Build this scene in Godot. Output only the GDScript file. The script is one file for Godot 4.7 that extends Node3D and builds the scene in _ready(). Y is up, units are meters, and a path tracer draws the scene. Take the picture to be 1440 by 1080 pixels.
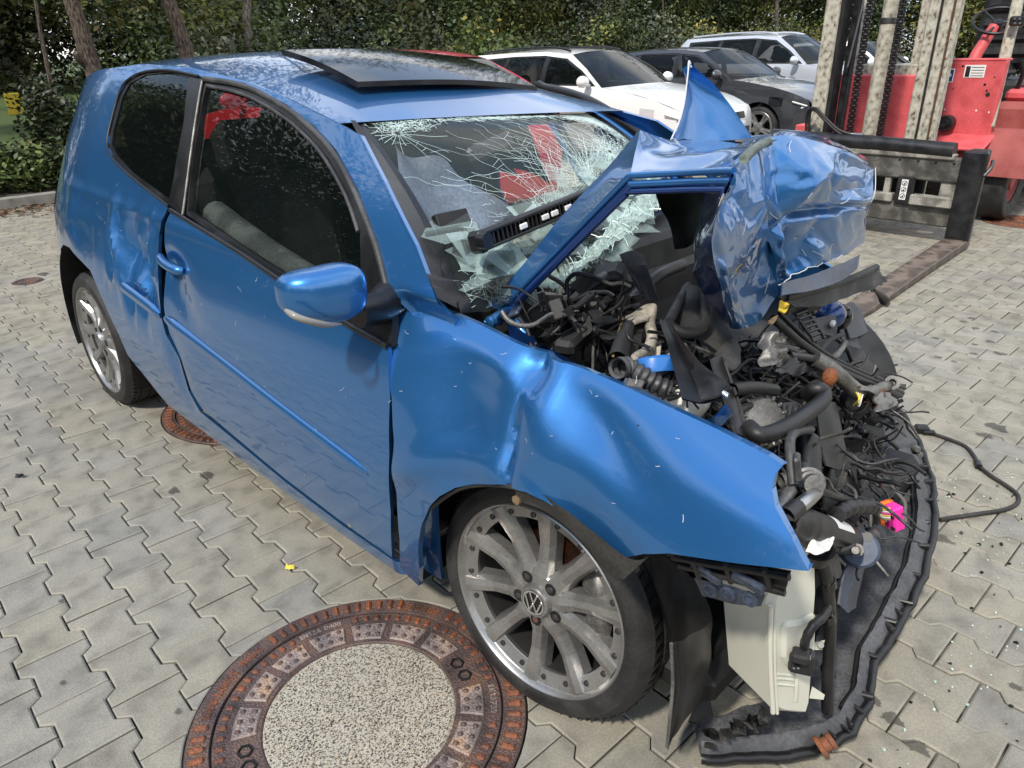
extends Node3D
# Wrecked blue hatchback on interlocking pavers. x runs along the wreck towards its nose, y up, z towards its right-hand side.

const EYE := Vector3(3.5451, 1.4725, 1.7249)
const FPX := 1031.363
var FW := Vector3.ZERO
var RT := Vector3.ZERO
var UP := Vector3.ZERO
var rng := RandomNumberGenerator.new()
var M := {}
var used := {}

# ---------------------------------------------------------------- measuring: a sight line of the survey photograph meets a plane or a surface
func ray(u: float, v: float) -> Vector3:
	return (FW + RT * ((u - 720.0) / FPX) - UP * ((v - 540.0) / FPX)).normalized()
func PX(u: float, v: float, x: float) -> Vector3:
	var d := ray(u, v)
	return EYE + d * ((x - EYE.x) / d.x)
func PY(u: float, v: float, y: float) -> Vector3:
	var d := ray(u, v)
	return EYE + d * ((y - EYE.y) / d.y)
func PZ(u: float, v: float, z: float) -> Vector3:
	var d := ray(u, v)
	return EYE + d * ((z - EYE.z) / d.z)
func PSurf(u: float, v: float, zf: Callable) -> Vector3:
	var d := ray(u, v)
	var t := 0.5
	var pv := 1.0
	while t < 9.0:
		var q := EYE + d * (t + 0.02)
		var g: float = q.z - float(zf.call(q.x, q.y))
		if g <= 0.0 and pv > 0.0:
			var f := pv / (pv - g) if pv < 0.9 else 0.5
			return EYE + d * (t + 0.02 * f)
		pv = g
		t += 0.02
	return EYE + d * 9.0
func S2(l: Array, zf: Callable) -> PackedVector2Array:   # pixels to (x, y) on a side surface
	var o := PackedVector2Array()
	for q in l:
		var w := PSurf(q[0], q[1], zf)
		o.append(Vector2(w.x, w.y))
	return o

# ---------------------------------------------------------------- mesh building
class MB:
	var v := PackedVector3Array()
	var n := PackedVector3Array()
	var ix := PackedInt32Array()
	var uv := PackedVector2Array()
	var col := PackedColorArray()
	func add(p: Vector3, t := Vector2.ZERO, nn := Vector3.ZERO) -> int:
		v.append(p); uv.append(t); n.append(nn)
		return v.size() - 1
	func tri(a: int, b: int, c: int) -> void:
		ix.append(a); ix.append(b); ix.append(c)
	func quad(a: int, b: int, c: int, d: int) -> void:
		tri(a, b, c); tri(a, c, d)
	func fquad(a: Vector3, b: Vector3, c: Vector3, d: Vector3) -> void:
		var k := add(a); add(b, Vector2(1, 0)); add(c, Vector2(1, 1)); add(d, Vector2(0, 1))
		quad(k, k + 1, k + 2, k + 3)
	func ftri(a: Vector3, b: Vector3, c: Vector3) -> void:
		var k := add(a); add(b); add(c)
		tri(k, k + 1, k + 2)
	func grid(nu: int, nv: int, f: Callable, wrap := false) -> void:
		var k := v.size()
		for j in nv + 1:
			for i in nu + 1:
				add(f.call(float(i) / nu, float(j) / nv), Vector2(float(i) / nu, float(j) / nv))
		for j in nv:
			for i in nu:
				var a := k + j * (nu + 1) + i
				quad(a, a + 1, a + nu + 2, a + nu + 1)
	func box(x: Transform3D, s: Vector3, bv := 0.0) -> void:
		var h := s * 0.5
		var b: float = min(bv, min(h.x, min(h.y, h.z)) * 0.9)
		var P := func(sx: int, sy: int, sz: int, ax: int) -> Vector3:
			var q := Vector3(sx * (h.x - (b if ax != 0 else 0.0)), sy * (h.y - (b if ax != 1 else 0.0)), sz * (h.z - (b if ax != 2 else 0.0)))
			return x * q
		for sg in [-1, 1]:
			_q(P.call(sg, -1, -1, 0), P.call(sg, 1, -1, 0), P.call(sg, 1, 1, 0), P.call(sg, -1, 1, 0), x.basis.x * sg)
			_q(P.call(-1, sg, -1, 1), P.call(1, sg, -1, 1), P.call(1, sg, 1, 1), P.call(-1, sg, 1, 1), x.basis.y * sg)
			_q(P.call(-1, -1, sg, 2), P.call(1, -1, sg, 2), P.call(1, 1, sg, 2), P.call(-1, 1, sg, 2), x.basis.z * sg)
		if b <= 0.0:
			return
		for s1 in [-1, 1]:
			for s2 in [-1, 1]:
				_q(P.call(s1, s2, -1, 0), P.call(s1, s2, 1, 0), P.call(s1, s2, 1, 1), P.call(s1, s2, -1, 1), x.basis.x * s1 + x.basis.y * s2)
				_q(P.call(s1, -1, s2, 0), P.call(s1, 1, s2, 0), P.call(s1, 1, s2, 2), P.call(s1, -1, s2, 2), x.basis.x * s1 + x.basis.z * s2)
				_q(P.call(-1, s1, s2, 1), P.call(1, s1, s2, 1), P.call(1, s1, s2, 2), P.call(-1, s1, s2, 2), x.basis.y * s1 + x.basis.z * s2)
				for s3 in [-1, 1]:
					_t(P.call(s1, s2, s3, 0), P.call(s1, s2, s3, 1), P.call(s1, s2, s3, 2), x.basis * Vector3(s1, s2, s3))
	func _q(a: Vector3, b: Vector3, c: Vector3, d: Vector3, o: Vector3) -> void:
		if (c - a).cross(b - a).dot(o) < 0.0:
			fquad(a, d, c, b)
		else:
			fquad(a, b, c, d)
	func _t(a: Vector3, b: Vector3, c: Vector3, o: Vector3) -> void:
		if (c - a).cross(b - a).dot(o) < 0.0:
			ftri(a, c, b)
		else:
			ftri(a, b, c)
	func tube(pts: Array, r, sides := 8, caps := true, ripple := 0.0) -> void:   # r: a number or one radius per point
		var k := v.size()
		var m := pts.size()
		var nrm := Vector3.UP
		var tg0: Vector3 = (pts[1] - pts[0]).normalized()
		if abs(tg0.dot(nrm)) > 0.9:
			nrm = Vector3.RIGHT
		nrm = (nrm - tg0 * nrm.dot(tg0)).normalized()
		for j in m:
			var tg: Vector3 = (pts[min(j + 1, m - 1)] - pts[max(j - 1, 0)]).normalized()
			nrm = (nrm - tg * nrm.dot(tg)).normalized()
			var bn := tg.cross(nrm)
			var rr: float = r[j] if r is Array else r
			if ripple > 0.0 and j % 4 > 1:
				rr *= 1.0 - ripple
			for i in sides:
				var a := TAU * i / sides
				add(pts[j] + (nrm * cos(a) + bn * sin(a)) * rr, Vector2(float(i) / sides, float(j)))
		for j in m - 1:
			for i in sides:
				var a := k + j * sides + i
				var b := k + j * sides + (i + 1) % sides
				quad(a, a + sides, b + sides, b)
		if caps:
			for e in [0, m - 1]:
				var c := add(pts[e])
				var q := []
				for i in sides:
					q.append(add(v[k + e * sides + i]))
				for i in sides:
					if e == 0:
						tri(c, q[i], q[(i + 1) % sides])
					else:
						tri(c, q[(i + 1) % sides], q[i])
	func lathe(x: Transform3D, prof: Array, seg := 32, a0 := 0.0, a1 := TAU) -> void:   # profile of Vector2(radius, height along local z); sharp bends keep their edge
		var pp := [prof[0]]
		var own := []
		for j in range(1, prof.size()):
			if j > 1:
				var d0: Vector2 = prof[j - 1] - prof[j - 2]; var d1: Vector2 = prof[j] - prof[j - 1]
				if absf(d0.angle_to(d1)) > 0.62:
					own.append(pp.size() - 1)
					pp.append(prof[j - 1])
			pp.append(prof[j])
		var k := v.size()
		var m := pp.size()
		for i in seg + 1:
			var a := a0 + (a1 - a0) * i / seg
			for j in m:
				add(x * Vector3(cos(a) * pp[j].x, sin(a) * pp[j].x, pp[j].y), Vector2(float(i) / seg, float(j) / (m - 1)))
		for i in seg:
			for j in m - 1:
				if own.has(j):
					continue
				var a := k + i * m + j
				quad(a, a + 1, a + m + 1, a + m)
	func prism(x: Transform3D, poly: PackedVector2Array, depth: float, bv := 0.0) -> void:   # outline in local xy, from z = 0 to z = depth, bevelled at the top
		var p := poly
		if Geometry2D.is_polygon_clockwise(p):
			p.reverse()
		var top := p
		if bv > 0.0:
			top = PackedVector2Array()
			for i in p.size():
				var e0 := (p[i] - p[(i - 1 + p.size()) % p.size()]).normalized()
				var e1 := (p[(i + 1) % p.size()] - p[i]).normalized()
				var nn := (Vector2(-e0.y, e0.x) + Vector2(-e1.y, e1.x))
				nn = nn / max(0.35, nn.length_squared()) * 2.0
				top.append(p[i] + nn * bv)
		var t := Geometry2D.triangulate_polygon(top)
		var k := v.size()
		for q in top:
			add(x * Vector3(q.x, q.y, depth), q)
		for i in range(0, t.size(), 3):
			_o(k + t[i], k + t[i + 1], k + t[i + 2], x.basis.z)
		var t2 := Geometry2D.triangulate_polygon(p)
		k = v.size()
		for q in p:
			add(x * Vector3(q.x, q.y, 0), q)
		for i in range(0, t2.size(), 3):
			_o(k + t2[i], k + t2[i + 1], k + t2[i + 2], -x.basis.z)
		for i in p.size():
			var j := (i + 1) % p.size()
			var e := p[j] - p[i]
			var o := x.basis * Vector3(e.y, -e.x, 0)
			_q(x * Vector3(p[i].x, p[i].y, 0), x * Vector3(p[j].x, p[j].y, 0), x * Vector3(p[j].x, p[j].y, depth - bv), x * Vector3(p[i].x, p[i].y, depth - bv), o)
			if bv > 0.0:
				_q(x * Vector3(p[i].x, p[i].y, depth - bv), x * Vector3(p[j].x, p[j].y, depth - bv), x * Vector3(top[j].x, top[j].y, depth), x * Vector3(top[i].x, top[i].y, depth), o + x.basis.z * e.length())
	func _o(a: int, b: int, c: int, o: Vector3) -> void:
		if (v[c] - v[a]).cross(v[b] - v[a]).dot(o) < 0.0:
			tri(a, c, b)
		else:
			tri(a, b, c)
	func ball(x: Transform3D, seg := 12, rings := 8) -> void:
		grid(seg, rings, func(a: float, b: float) -> Vector3:
			return x * Vector3(cos(a * TAU) * sin(b * PI), cos(b * PI), sin(a * TAU) * sin(b * PI)))
	func mesh() -> ArrayMesh:
		var nn := PackedVector3Array()
		nn.resize(v.size())
		for i in range(0, ix.size(), 3):
			var a := ix[i]; var b := ix[i + 1]; var c := ix[i + 2]
			var f := (v[c] - v[a]).cross(v[b] - v[a])
			nn[a] += f; nn[b] += f; nn[c] += f
		for i in nn.size():
			if n[i] != Vector3.ZERO:
				nn[i] = n[i]
			else:
				nn[i] = nn[i].normalized() if nn[i].length_squared() > 1e-20 else Vector3.UP
		var arr := []
		arr.resize(Mesh.ARRAY_MAX)
		arr[Mesh.ARRAY_VERTEX] = v
		arr[Mesh.ARRAY_NORMAL] = nn
		arr[Mesh.ARRAY_TEX_UV] = uv
		if col.size() == v.size():
			arr[Mesh.ARRAY_COLOR] = col
		arr[Mesh.ARRAY_INDEX] = ix
		var m := ArrayMesh.new()
		m.add_surface_from_arrays(Mesh.PRIMITIVE_TRIANGLES, arr)
		return m

func smooth(pts: Array, per := 5) -> Array:   # a curve through points
	var c := Curve3D.new()
	for i in pts.size():
		var a: Vector3 = pts[max(i - 1, 0)]
		var b: Vector3 = pts[min(i + 1, pts.size() - 1)]
		var t := (b - a) / 6.0
		c.add_point(pts[i], -t, t)
	var o := []
	for i in (pts.size() - 1):
		for k in per:
			o.append(c.sample(i, float(k) / per))
	o.append(pts[-1])
	return o

# a sheet-metal panel: an outline with openings in the (x, y) plane, laid on the surface z = zf(x, y); mirrored for sg = -1
func panel(poly: PackedVector2Array, holes: Array, zf: Callable, cell: float, sg := 1.0, fl := 0.012, lean := 0.0) -> ArrayMesh:
	var m := MB.new()
	var ids := {}
	if Geometry2D.is_polygon_clockwise(poly):
		poly.reverse()
	var lo := poly[0]
	var hi := poly[0]
	for q in poly:
		lo = lo.min(q); hi = hi.max(q)
	var hb := []
	for h in holes:
		var a: Vector2 = h[0]; var b: Vector2 = h[0]
		for q in h:
			a = a.min(q); b = b.max(q)
		hb.append(Rect2(a, b - a).grow(0.001))
	var P := func(q: Vector2) -> int:
		var key := Vector2i(roundi(q.x * 20000.0), roundi(q.y * 20000.0))
		if ids.has(key):
			return ids[key]
		var z: float = zf.call(q.x, q.y)
		var e := 0.004
		var nx: float = (float(zf.call(q.x + e, q.y)) - float(zf.call(q.x - e, q.y))) / (2 * e)
		var ny: float = (float(zf.call(q.x, q.y + e)) - float(zf.call(q.x, q.y - e))) / (2 * e)
		var k := m.add(Vector3(q.x, q.y - (lean * (0.85 + z) if sg < 0 else 0.0), z * sg), q, Vector3(-nx, -ny, sg).normalized())
		ids[key] = k
		return k
	var cx := ceili((hi.x - lo.x) / cell)
	var cy := ceili((hi.y - lo.y) / cell)
	for j in cy:
		for i in cx:
			var c0 := lo + Vector2(i, j) * cell
			var c1 := c0 + Vector2(cell, cell)
			var pcs: Array = Geometry2D.intersect_polygons(PackedVector2Array([c0, Vector2(c1.x, c0.y), c1, Vector2(c0.x, c1.y)]), poly)
			for hi_ in holes.size():
				if not hb[hi_].intersects(Rect2(c0, Vector2(cell, cell))):
					continue
				var nxt := []
				for pc in pcs:
					for r in Geometry2D.clip_polygons(pc, holes[hi_]):
						nxt.append(r)
				pcs = nxt
			for pc in pcs:
				if pc.size() < 3:
					continue
				var q: PackedVector2Array = pc
				if Geometry2D.is_polygon_clockwise(q):
					q.reverse()
				var id := []
				for w in q:
					id.append(P.call(w))
				var t := Geometry2D.triangulate_polygon(q) if q.size() > 4 else PackedInt32Array([0, 1, 2] if q.size() == 3 else [0, 1, 2, 0, 2, 3])
				for k in range(0, t.size(), 3):
					if sg > 0:
						m.tri(id[t[k]], id[t[k + 2]], id[t[k + 1]])
					else:
						m.tri(id[t[k]], id[t[k + 1]], id[t[k + 2]])
	if fl > 0.0:
		var loops := [poly]
		loops.append_array(holes)
		for li in loops.size():
			var lp: PackedVector2Array = loops[li]
			if li > 0 and not Geometry2D.is_polygon_clockwise(lp):
				lp = lp.duplicate(); lp.reverse()
			for i in lp.size():
				var a: Vector2 = lp[i]; var b: Vector2 = lp[(i + 1) % lp.size()]
				var nseg := maxi(1, ceili(a.distance_to(b) / 0.03))
				var inw := (b - a).normalized().orthogonal() * -0.003
				for s in nseg:
					var p0 := a.lerp(b, float(s) / nseg); var p1 := a.lerp(b, float(s + 1) / nseg)
					var z0: float = zf.call(p0.x, p0.y); var z1: float = zf.call(p1.x, p1.y)
					var W := func(q: Vector2, z: float) -> Vector3:
						return Vector3(q.x, q.y - (lean * (0.85 + z) if sg < 0 else 0.0), z * sg)
					m.fquad(W.call(p0, z0), W.call(p1, z1), W.call(p1 + inw, z1 - fl), W.call(p0 + inw, z0 - fl))
	return m.mesh()

# a skin between a left and a right edge curve through a crown line; right edge given, the left one mirrored and let down by the lean
func skin(edge: Array, crown: Array, across: int, ex: float, lean := 0.0, per := 4) -> ArrayMesh:
	var e := smooth(edge, per)
	var c := smooth(crown, per)
	var m := MB.new()
	m.grid(across, e.size() - 1, func(a: float, b: float) -> Vector3:
		var i := roundi(b * (e.size() - 1))
		var s := 1.0 - a * 2.0
		var w := pow(abs(s), ex)
		var q: Vector3 = c[i].lerp(e[i], w)
		return Vector3(q.x, q.y - lean * (0.85 - s * e[i].z), e[i].z * s))
	return m.mesh()

# a crumpled sheet over four corners
func crumple(a: Vector3, b: Vector3, c: Vector3, d: Vector3, nu: int, nv: int, amp: float, fr: float, seed_: int, ragged := 0.0, sharp := true) -> MB:
	var m := MB.new()
	var fn := FastNoiseLite.new()
	fn.seed = seed_
	fn.noise_type = FastNoiseLite.TYPE_CELLULAR if sharp else FastNoiseLite.TYPE_SIMPLEX
	fn.cellular_return_type = FastNoiseLite.RETURN_DISTANCE2_SUB
	fn.frequency = fr
	var g := FastNoiseLite.new()
	g.seed = seed_ + 5
	g.frequency = fr * 0.6
	var nn := (b - a).cross(d - a).normalized()
	m.grid(nu, nv, func(s: float, t: float) -> Vector3:
		var q := a.lerp(b, s).lerp(d.lerp(c, s), t)
		var k := fn.get_noise_3dv(q * 10.0) * 0.8 + g.get_noise_3dv(q * 10.0) * 1.2
		var rg := Vector3.ZERO
		if ragged > 0.0 and (s == 0.0 or s == 1.0 or t == 0.0 or t == 1.0):
			rg = Vector3(g.get_noise_3dv(q * 60.0), g.get_noise_3dv(q * 60.0 + Vector3(9, 0, 0)), 0) * ragged
		return q + nn * k * amp + rg)
	return m

# ---------------------------------------------------------------- objects
func numbered(called: String) -> String:
	if not used.has(called):
		used[called] = 0
		return called
	used[called] += 1
	return "%s_%03d" % [called, used[called]]
func tag(o: Node, label := "", category := "", group := "", kind := "") -> void:
	for k in [["label", label], ["category", category], ["group", group], ["kind", kind]]:
		if k[1]:
			o.set_meta(k[0], k[1])
func thing(called: String, label: String, category: String, at := Vector3.ZERO, group := "", turn := 0.0) -> Node3D:
	var o := Node3D.new()
	o.name = numbered(called)
	add_child(o)
	o.position = at
	o.rotation.y = turn
	tag(o, label, category, group)
	return o
func world_of(o: Node) -> Transform3D:
	var x := Transform3D()
	while o is Node3D and o != self:
		x = o.transform * x
		o = o.get_parent()
	return x
# a part: its mesh is given in the scene's axes unless loc is set, then in the thing's own
func part(called: String, mesh, mat: Material, parent: Node, loc := false, label := "") -> MeshInstance3D:
	var o := MeshInstance3D.new()
	o.name = called
	o.mesh = mesh.mesh() if mesh is MB else mesh
	o.material_override = mat
	parent.add_child(o, true)
	if not loc:
		o.transform = world_of(parent).affine_inverse()
	if label:
		o.set_meta("label", label)
	return o
func struct(called: String, mesh, mat: Material, kind := "structure") -> MeshInstance3D:
	var o := MeshInstance3D.new()
	o.name = numbered(called)
	o.mesh = mesh.mesh() if mesh is MB else mesh
	o.material_override = mat
	add_child(o)
	o.set_meta("kind", kind)
	return o

# ---------------------------------------------------------------- materials (base colours are linear, real-world values)
func mat(called: String, r: float, g: float, b: float, rough := 0.6, metal := 0.0, coat := 0.0) -> StandardMaterial3D:
	var m := StandardMaterial3D.new()
	m.resource_name = called
	m.albedo_color = Color(r, g, b).linear_to_srgb()
	m.roughness = rough
	m.metallic = metal
	m.cull_mode = BaseMaterial3D.CULL_DISABLED
	if coat > 0.0:
		m.clearcoat_enabled = true
		m.clearcoat = coat
		m.clearcoat_roughness = 0.025
	M[called] = m
	return m
func glass(called: String, r: float, g: float, b: float, alpha: float) -> StandardMaterial3D:
	var m := mat(called, r, g, b, 0.01)
	m.metallic_specular = 0.30
	m.transparency = BaseMaterial3D.TRANSPARENCY_ALPHA
	m.albedo_color.a = alpha
	return m
func picture(size: int, f: Callable) -> Image:
	var im := Image.create(size, size, false, Image.FORMAT_RGB8)
	for y in size:
		for x in size:
			im.set_pixel(x, y, f.call(x, y))
	return im
func noise(seed_: int, freq: float, oct := 3, type := FastNoiseLite.TYPE_SIMPLEX) -> FastNoiseLite:
	var n := FastNoiseLite.new()
	n.seed = seed_
	n.frequency = freq
	n.noise_type = type
	n.fractal_octaves = oct
	return n
func tile(n: FastNoiseLite, size: int) -> Image:   # a seamless picture of a noise, 0 to 1 in grey
	return n.get_seamless_image(size, size)
func tex(im: Image) -> ImageTexture:
	return ImageTexture.create_from_image(im)
func bump(im: Image, strength: float) -> ImageTexture:
	var b: Image = im.duplicate()
	b.convert(Image.FORMAT_RGBA8)
	b.bump_map_to_normal_map(strength)
	return tex(b)
func tri(m: StandardMaterial3D, scale: float, world := true) -> StandardMaterial3D:
	m.uv1_triplanar = true
	m.uv1_world_triplanar = world
	m.uv1_scale = Vector3.ONE * scale
	return m
# grey picture -> colour picture through stops [[value, Color], ...]
func tint(im: Image, stops: Array) -> Image:
	var s := im.get_width()
	var lut := []
	for i in 256:
		var t := i / 255.0
		var c: Color = stops[-1][1]
		for k in stops.size() - 1:
			if t <= stops[k + 1][0]:
				c = stops[k][1].lerp(stops[k + 1][1], clampf((t - stops[k][0]) / (stops[k + 1][0] - stops[k][0]), 0, 1))
				break
		lut.append(c)
	var g: Image = im.duplicate()
	g.convert(Image.FORMAT_L8)
	var by := g.get_data()
	var out := PackedByteArray()
	out.resize(s * s * 3)
	for i in by.size():
		var c: Color = lut[by[i]]
		out[i * 3] = c.r8; out[i * 3 + 1] = c.g8; out[i * 3 + 2] = c.b8
	return Image.create_from_data(s, s, false, Image.FORMAT_RGB8, out)
func mulimg(a: Image, b: Image) -> Image:
	var x: Image = a.duplicate(); x.convert(Image.FORMAT_RGB8)
	var y: Image = b.duplicate(); y.convert(Image.FORMAT_RGB8)
	var p := x.get_data(); var q := y.get_data()
	for i in p.size():
		p[i] = mini(255, p[i] * q[i] / 200)
	return Image.create_from_data(x.get_width(), x.get_height(), false, Image.FORMAT_RGB8, p)

func make_materials() -> void:
	var blotch := tile(noise(3, 0.006, 4), 512)
	var fine := tile(noise(4, 0.09, 3), 512)
	var grit := tile(noise(5, 0.22, 2), 512)
	var G := func(v: float) -> Color: return Color(v, v, v)
	# concrete: soft stains over fine grain
	var con := mulimg(mulimg(tint(blotch, [[0.0, Color(0.66, 0.65, 0.63)], [0.45, Color(0.79, 0.785, 0.77)], [1.0, Color(0.86, 0.85, 0.82)]]), tint(fine, [[0.0, G.call(0.74)], [1.0, G.call(0.83)]])), tint(grit, [[0.0, G.call(0.74)], [0.5, G.call(0.8)], [1.0, G.call(0.83)]]))
	var contex := tex(con)
	var conbump := bump(grit, 3.0)
	var tones := [[0.455, 0.437, 0.385], [0.48, 0.457, 0.395], [0.435, 0.42, 0.377], [0.455, 0.433, 0.37], [0.49, 0.47, 0.42], [0.405, 0.395, 0.36], [0.47, 0.443, 0.375]]
	for i in tones.size():
		var m := mat("paver%d" % i, tones[i][0], tones[i][1], tones[i][2], 0.85)
		m.albedo_texture = contex
		m.normal_enabled = true
		m.normal_texture = conbump
		m.normal_scale = 0.22
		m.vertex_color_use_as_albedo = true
		tri(m, 1.9)
	var pm := mat("pavers_far", 0.50, 0.477, 0.415, 0.85)
	pm.albedo_texture = contex
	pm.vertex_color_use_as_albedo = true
	tri(pm, 1.9)
	var jt := mat("joint", 0.15, 0.14, 0.12, 0.95)
	jt.albedo_texture = tex(tint(blotch, [[0.0, G.call(0.2)], [0.42, G.call(0.45)], [0.55, G.call(0.85)], [1.0, G.call(1.0)]]))
	tri(jt, 1.1)
	# cast iron with rust
	var rustim := mulimg(tint(blotch, [[0.0, Color(0.36, 0.27, 0.25)], [0.45, Color(0.45, 0.32, 0.28)], [0.62, Color(0.56, 0.37, 0.27)], [1.0, Color(0.66, 0.42, 0.25)]]), tint(fine, [[0.0, G.call(0.6)], [1.0, G.call(0.92)]]))
	var rusttex := tex(rustim)
	var rb := bump(fine, 4.0)
	var grimetex := tex(mulimg(tint(blotch, [[0.0, G.call(0.55)], [0.5, Color(0.8, 0.76, 0.74)], [0.66, Color(0.9, 0.84, 0.78)], [1.0, Color(1.0, 0.80, 0.62)]]), tint(fine, [[0.0, G.call(0.62)], [1.0, G.call(0.95)]])))
	for d in [["iron", 0.17, 0.125, 0.118, 0.6, 0.2], ["iron_pad", 0.40, 0.355, 0.34, 0.55, 0.1], ["iron_lug", 0.85, 0.66, 0.50, 0.65, 0.1], ["rust", 0.8, 0.7, 0.6, 0.8, 0.0], ["rust_orange", 1.0, 0.72, 0.42, 0.8, 0.0]]:
		var m := mat(d[0], d[1], d[2], d[3], d[4], d[5])
		m.albedo_texture = grimetex if d[0] in ["iron", "iron_pad"] else rusttex
		m.normal_enabled = true
		m.normal_texture = rb
		m.normal_scale = 0.6
		tri(m, 2.3)
	var agg := mat("aggregate", 0.66, 0.63, 0.57, 0.8)
	var ag := Image.create(512, 512, false, Image.FORMAT_RGB8)
	ag.fill(Color(0.86, 0.84, 0.79))
	var g2 := RandomNumberGenerator.new()
	g2.seed = 12
	for i in 13000:
		var v := g2.randf()
		var c := Color(0.22, 0.21, 0.20) if v < 0.20 else Color(0.45, 0.43, 0.40) if v < 0.36 else Color(0.93, 0.92, 0.89) if v < 0.85 else Color(0.62, 0.52, 0.42)
		var px := g2.randi() % 508; var py := g2.randi() % 508
		var w := g2.randi_range(2, 6); var h := g2.randi_range(2, 6)
		ag.fill_rect(Rect2i(px, py, w, h), c)
		ag.fill_rect(Rect2i(px + 1, maxi(0, py - 1), maxi(1, w - 2), h + 2), c)
	agg.albedo_texture = tex(ag)
	agg.normal_enabled = true
	agg.normal_texture = bump(grit, 5.0)
	tri(agg, 3.1)
	# car paint
	var flake := tile(noise(8, 0.4, 1), 256)
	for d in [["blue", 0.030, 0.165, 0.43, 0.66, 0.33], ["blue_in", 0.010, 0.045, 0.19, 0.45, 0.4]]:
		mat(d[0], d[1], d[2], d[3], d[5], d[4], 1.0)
	mat("white_paint", 0.78, 0.78, 0.77, 0.35, 0.0, 1.0)
	mat("grey_paint", 0.045, 0.048, 0.055, 0.35, 0.4, 1.0)
	mat("silver_paint", 0.55, 0.58, 0.62, 0.35, 0.4, 1.0)
	mat("red_paint", 0.55, 0.012, 0.025, 0.35, 0.0, 1.0)
	mat("black_gloss", 0.004, 0.004, 0.005, 0.06)
	mat("chrome", 0.7, 0.7, 0.7, 0.15, 1.0)
	# plastics, dirty: roughness and tone follow a stain picture
	var dirt := tex(mulimg(tint(blotch, [[0.0, G.call(0.55)], [0.5, G.call(0.75)], [0.7, G.call(0.95)], [1.0, G.call(1.0)]]), tint(fine, [[0.0, G.call(0.6)], [1.0, G.call(0.95)]])))
	var rtex := tex(tint(blotch, [[0.0, G.call(0.45)], [1.0, G.call(0.95)]]))
	for d in [["black", 0.014, 0.014, 0.0155, 0.48], ["black_dull", 0.019, 0.019, 0.020, 0.72], ["black_deep", 0.008, 0.008, 0.009, 0.7], ["grey_plastic", 0.07, 0.071, 0.074, 0.6], ["dark_grey", 0.032, 0.032, 0.035, 0.55], ["dusty", 0.12, 0.115, 0.105, 0.9], ["tray", 0.080, 0.083, 0.090, 0.72], ["blue_steel", 0.045, 0.062, 0.10, 0.5], ["rubber", 0.017, 0.017, 0.017, 0.6], ["tyre", 0.028, 0.0275, 0.027, 0.78], ["cloth_grey", 0.03, 0.031, 0.033, 0.95], ["trim_light", 0.16, 0.19, 0.17, 0.8], ["airbag", 0.13, 0.165, 0.225, 0.9], ["felt", 0.42, 0.38, 0.31, 0.95], ["cream", 0.80, 0.78, 0.66, 0.45], ["white_plastic", 0.70, 0.69, 0.64, 0.5], ["paper", 0.75, 0.74, 0.70, 0.9], ["tan", 0.30, 0.21, 0.11, 0.8], ["charcoal_dirty", 0.036, 0.034, 0.031, 0.75], ["fork", 0.15, 0.115, 0.09, 0.7], ["carriage", 0.12, 0.116, 0.10, 0.6], ["carriage_light", 0.30, 0.285, 0.245, 0.75]]:
		var m := mat(d[0], d[1] * 1.25, d[2] * 1.25, d[3] * 1.25, 1.0)
		m.roughness_texture = rtex
		m.roughness = d[4] * 1.2 if d[4] < 0.8 else 1.0
		m.albedo_texture = dirt
		tri(m, 1.7)
	M.cream.albedo_texture = null
	M.cream.roughness_texture = null
	M.cream.roughness = 0.42
	M.cream.albedo_color = Color(0.66, 0.65, 0.56).linear_to_srgb()
	M.white_plastic.albedo_texture = null
	M.cream.subsurf_scatter_enabled = true
	M.cream.subsurf_scatter_strength = 0.15
	# bare and painted metals
	var alu := mat("alloy", 0.66, 0.65, 0.63, 0.32, 0.75)
	alu.albedo_texture = tex(mulimg(tint(blotch, [[0.0, G.call(0.66)], [1.0, G.call(0.84)]]), tint(fine, [[0.0, G.call(0.72)], [1.0, G.call(0.84)]])))
	tri(alu, 2.1, false)
	var cast := mat("cast_alu", 0.32, 0.31, 0.29, 0.5, 0.7)
	cast.albedo_texture = dirt
	tri(cast, 3.0)
	mat("steel", 0.45, 0.45, 0.45, 0.3, 1.0)
	mat("steel_dark", 0.10, 0.10, 0.10, 0.45, 0.8)
	var disc := mat("brake", 0.28, 0.20, 0.15, 0.5, 0.6)
	disc.albedo_texture = rusttex
	tri(disc, 4.0, false)
	var fl := mat("mast_paint", 0.62, 0.60, 0.53, 0.75)
	fl.albedo_texture = tex(mulimg(tint(tile(noise(21, 0.013, 5), 512), [[0.0, Color(0.33, 0.27, 0.22)], [0.16, Color(0.48, 0.42, 0.37)], [0.26, Color(0.70, 0.69, 0.66)], [0.6, Color(0.83, 0.82, 0.79)], [1.0, Color(0.92, 0.91, 0.88)]]), tint(fine, [[0.0, G.call(0.66)], [0.3, G.call(0.8)], [1.0, G.call(0.85)]])))
	fl.uv1_scale = Vector3(2.2, 1.7, 2.2)
	fl.uv1_triplanar = true
	fl.uv1_world_triplanar = true
	var rp := mat("truck_red", 1.0, 0.165, 0.18, 0.55)
	rp.albedo_texture = tex(mulimg(tint(blotch, [[0.0, Color(0.72, 0.62, 0.6)], [0.5, Color(0.8, 0.78, 0.78)], [1.0, Color(0.86, 0.84, 0.84)]]), tint(fine, [[0.0, G.call(0.7)], [1.0, G.call(0.84)]])))
	tri(rp, 1.3)
	var rp2 := mat("truck_red_dull", 0.50, 0.125, 0.11, 0.75)
	rp2.albedo_texture = rp.albedo_texture
	tri(rp2, 1.3)
	# glass
	glass("pane", 0.006, 0.010, 0.009, 0.45)
	glass("dark_pane", 0.004, 0.006, 0.006, 0.66)
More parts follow.
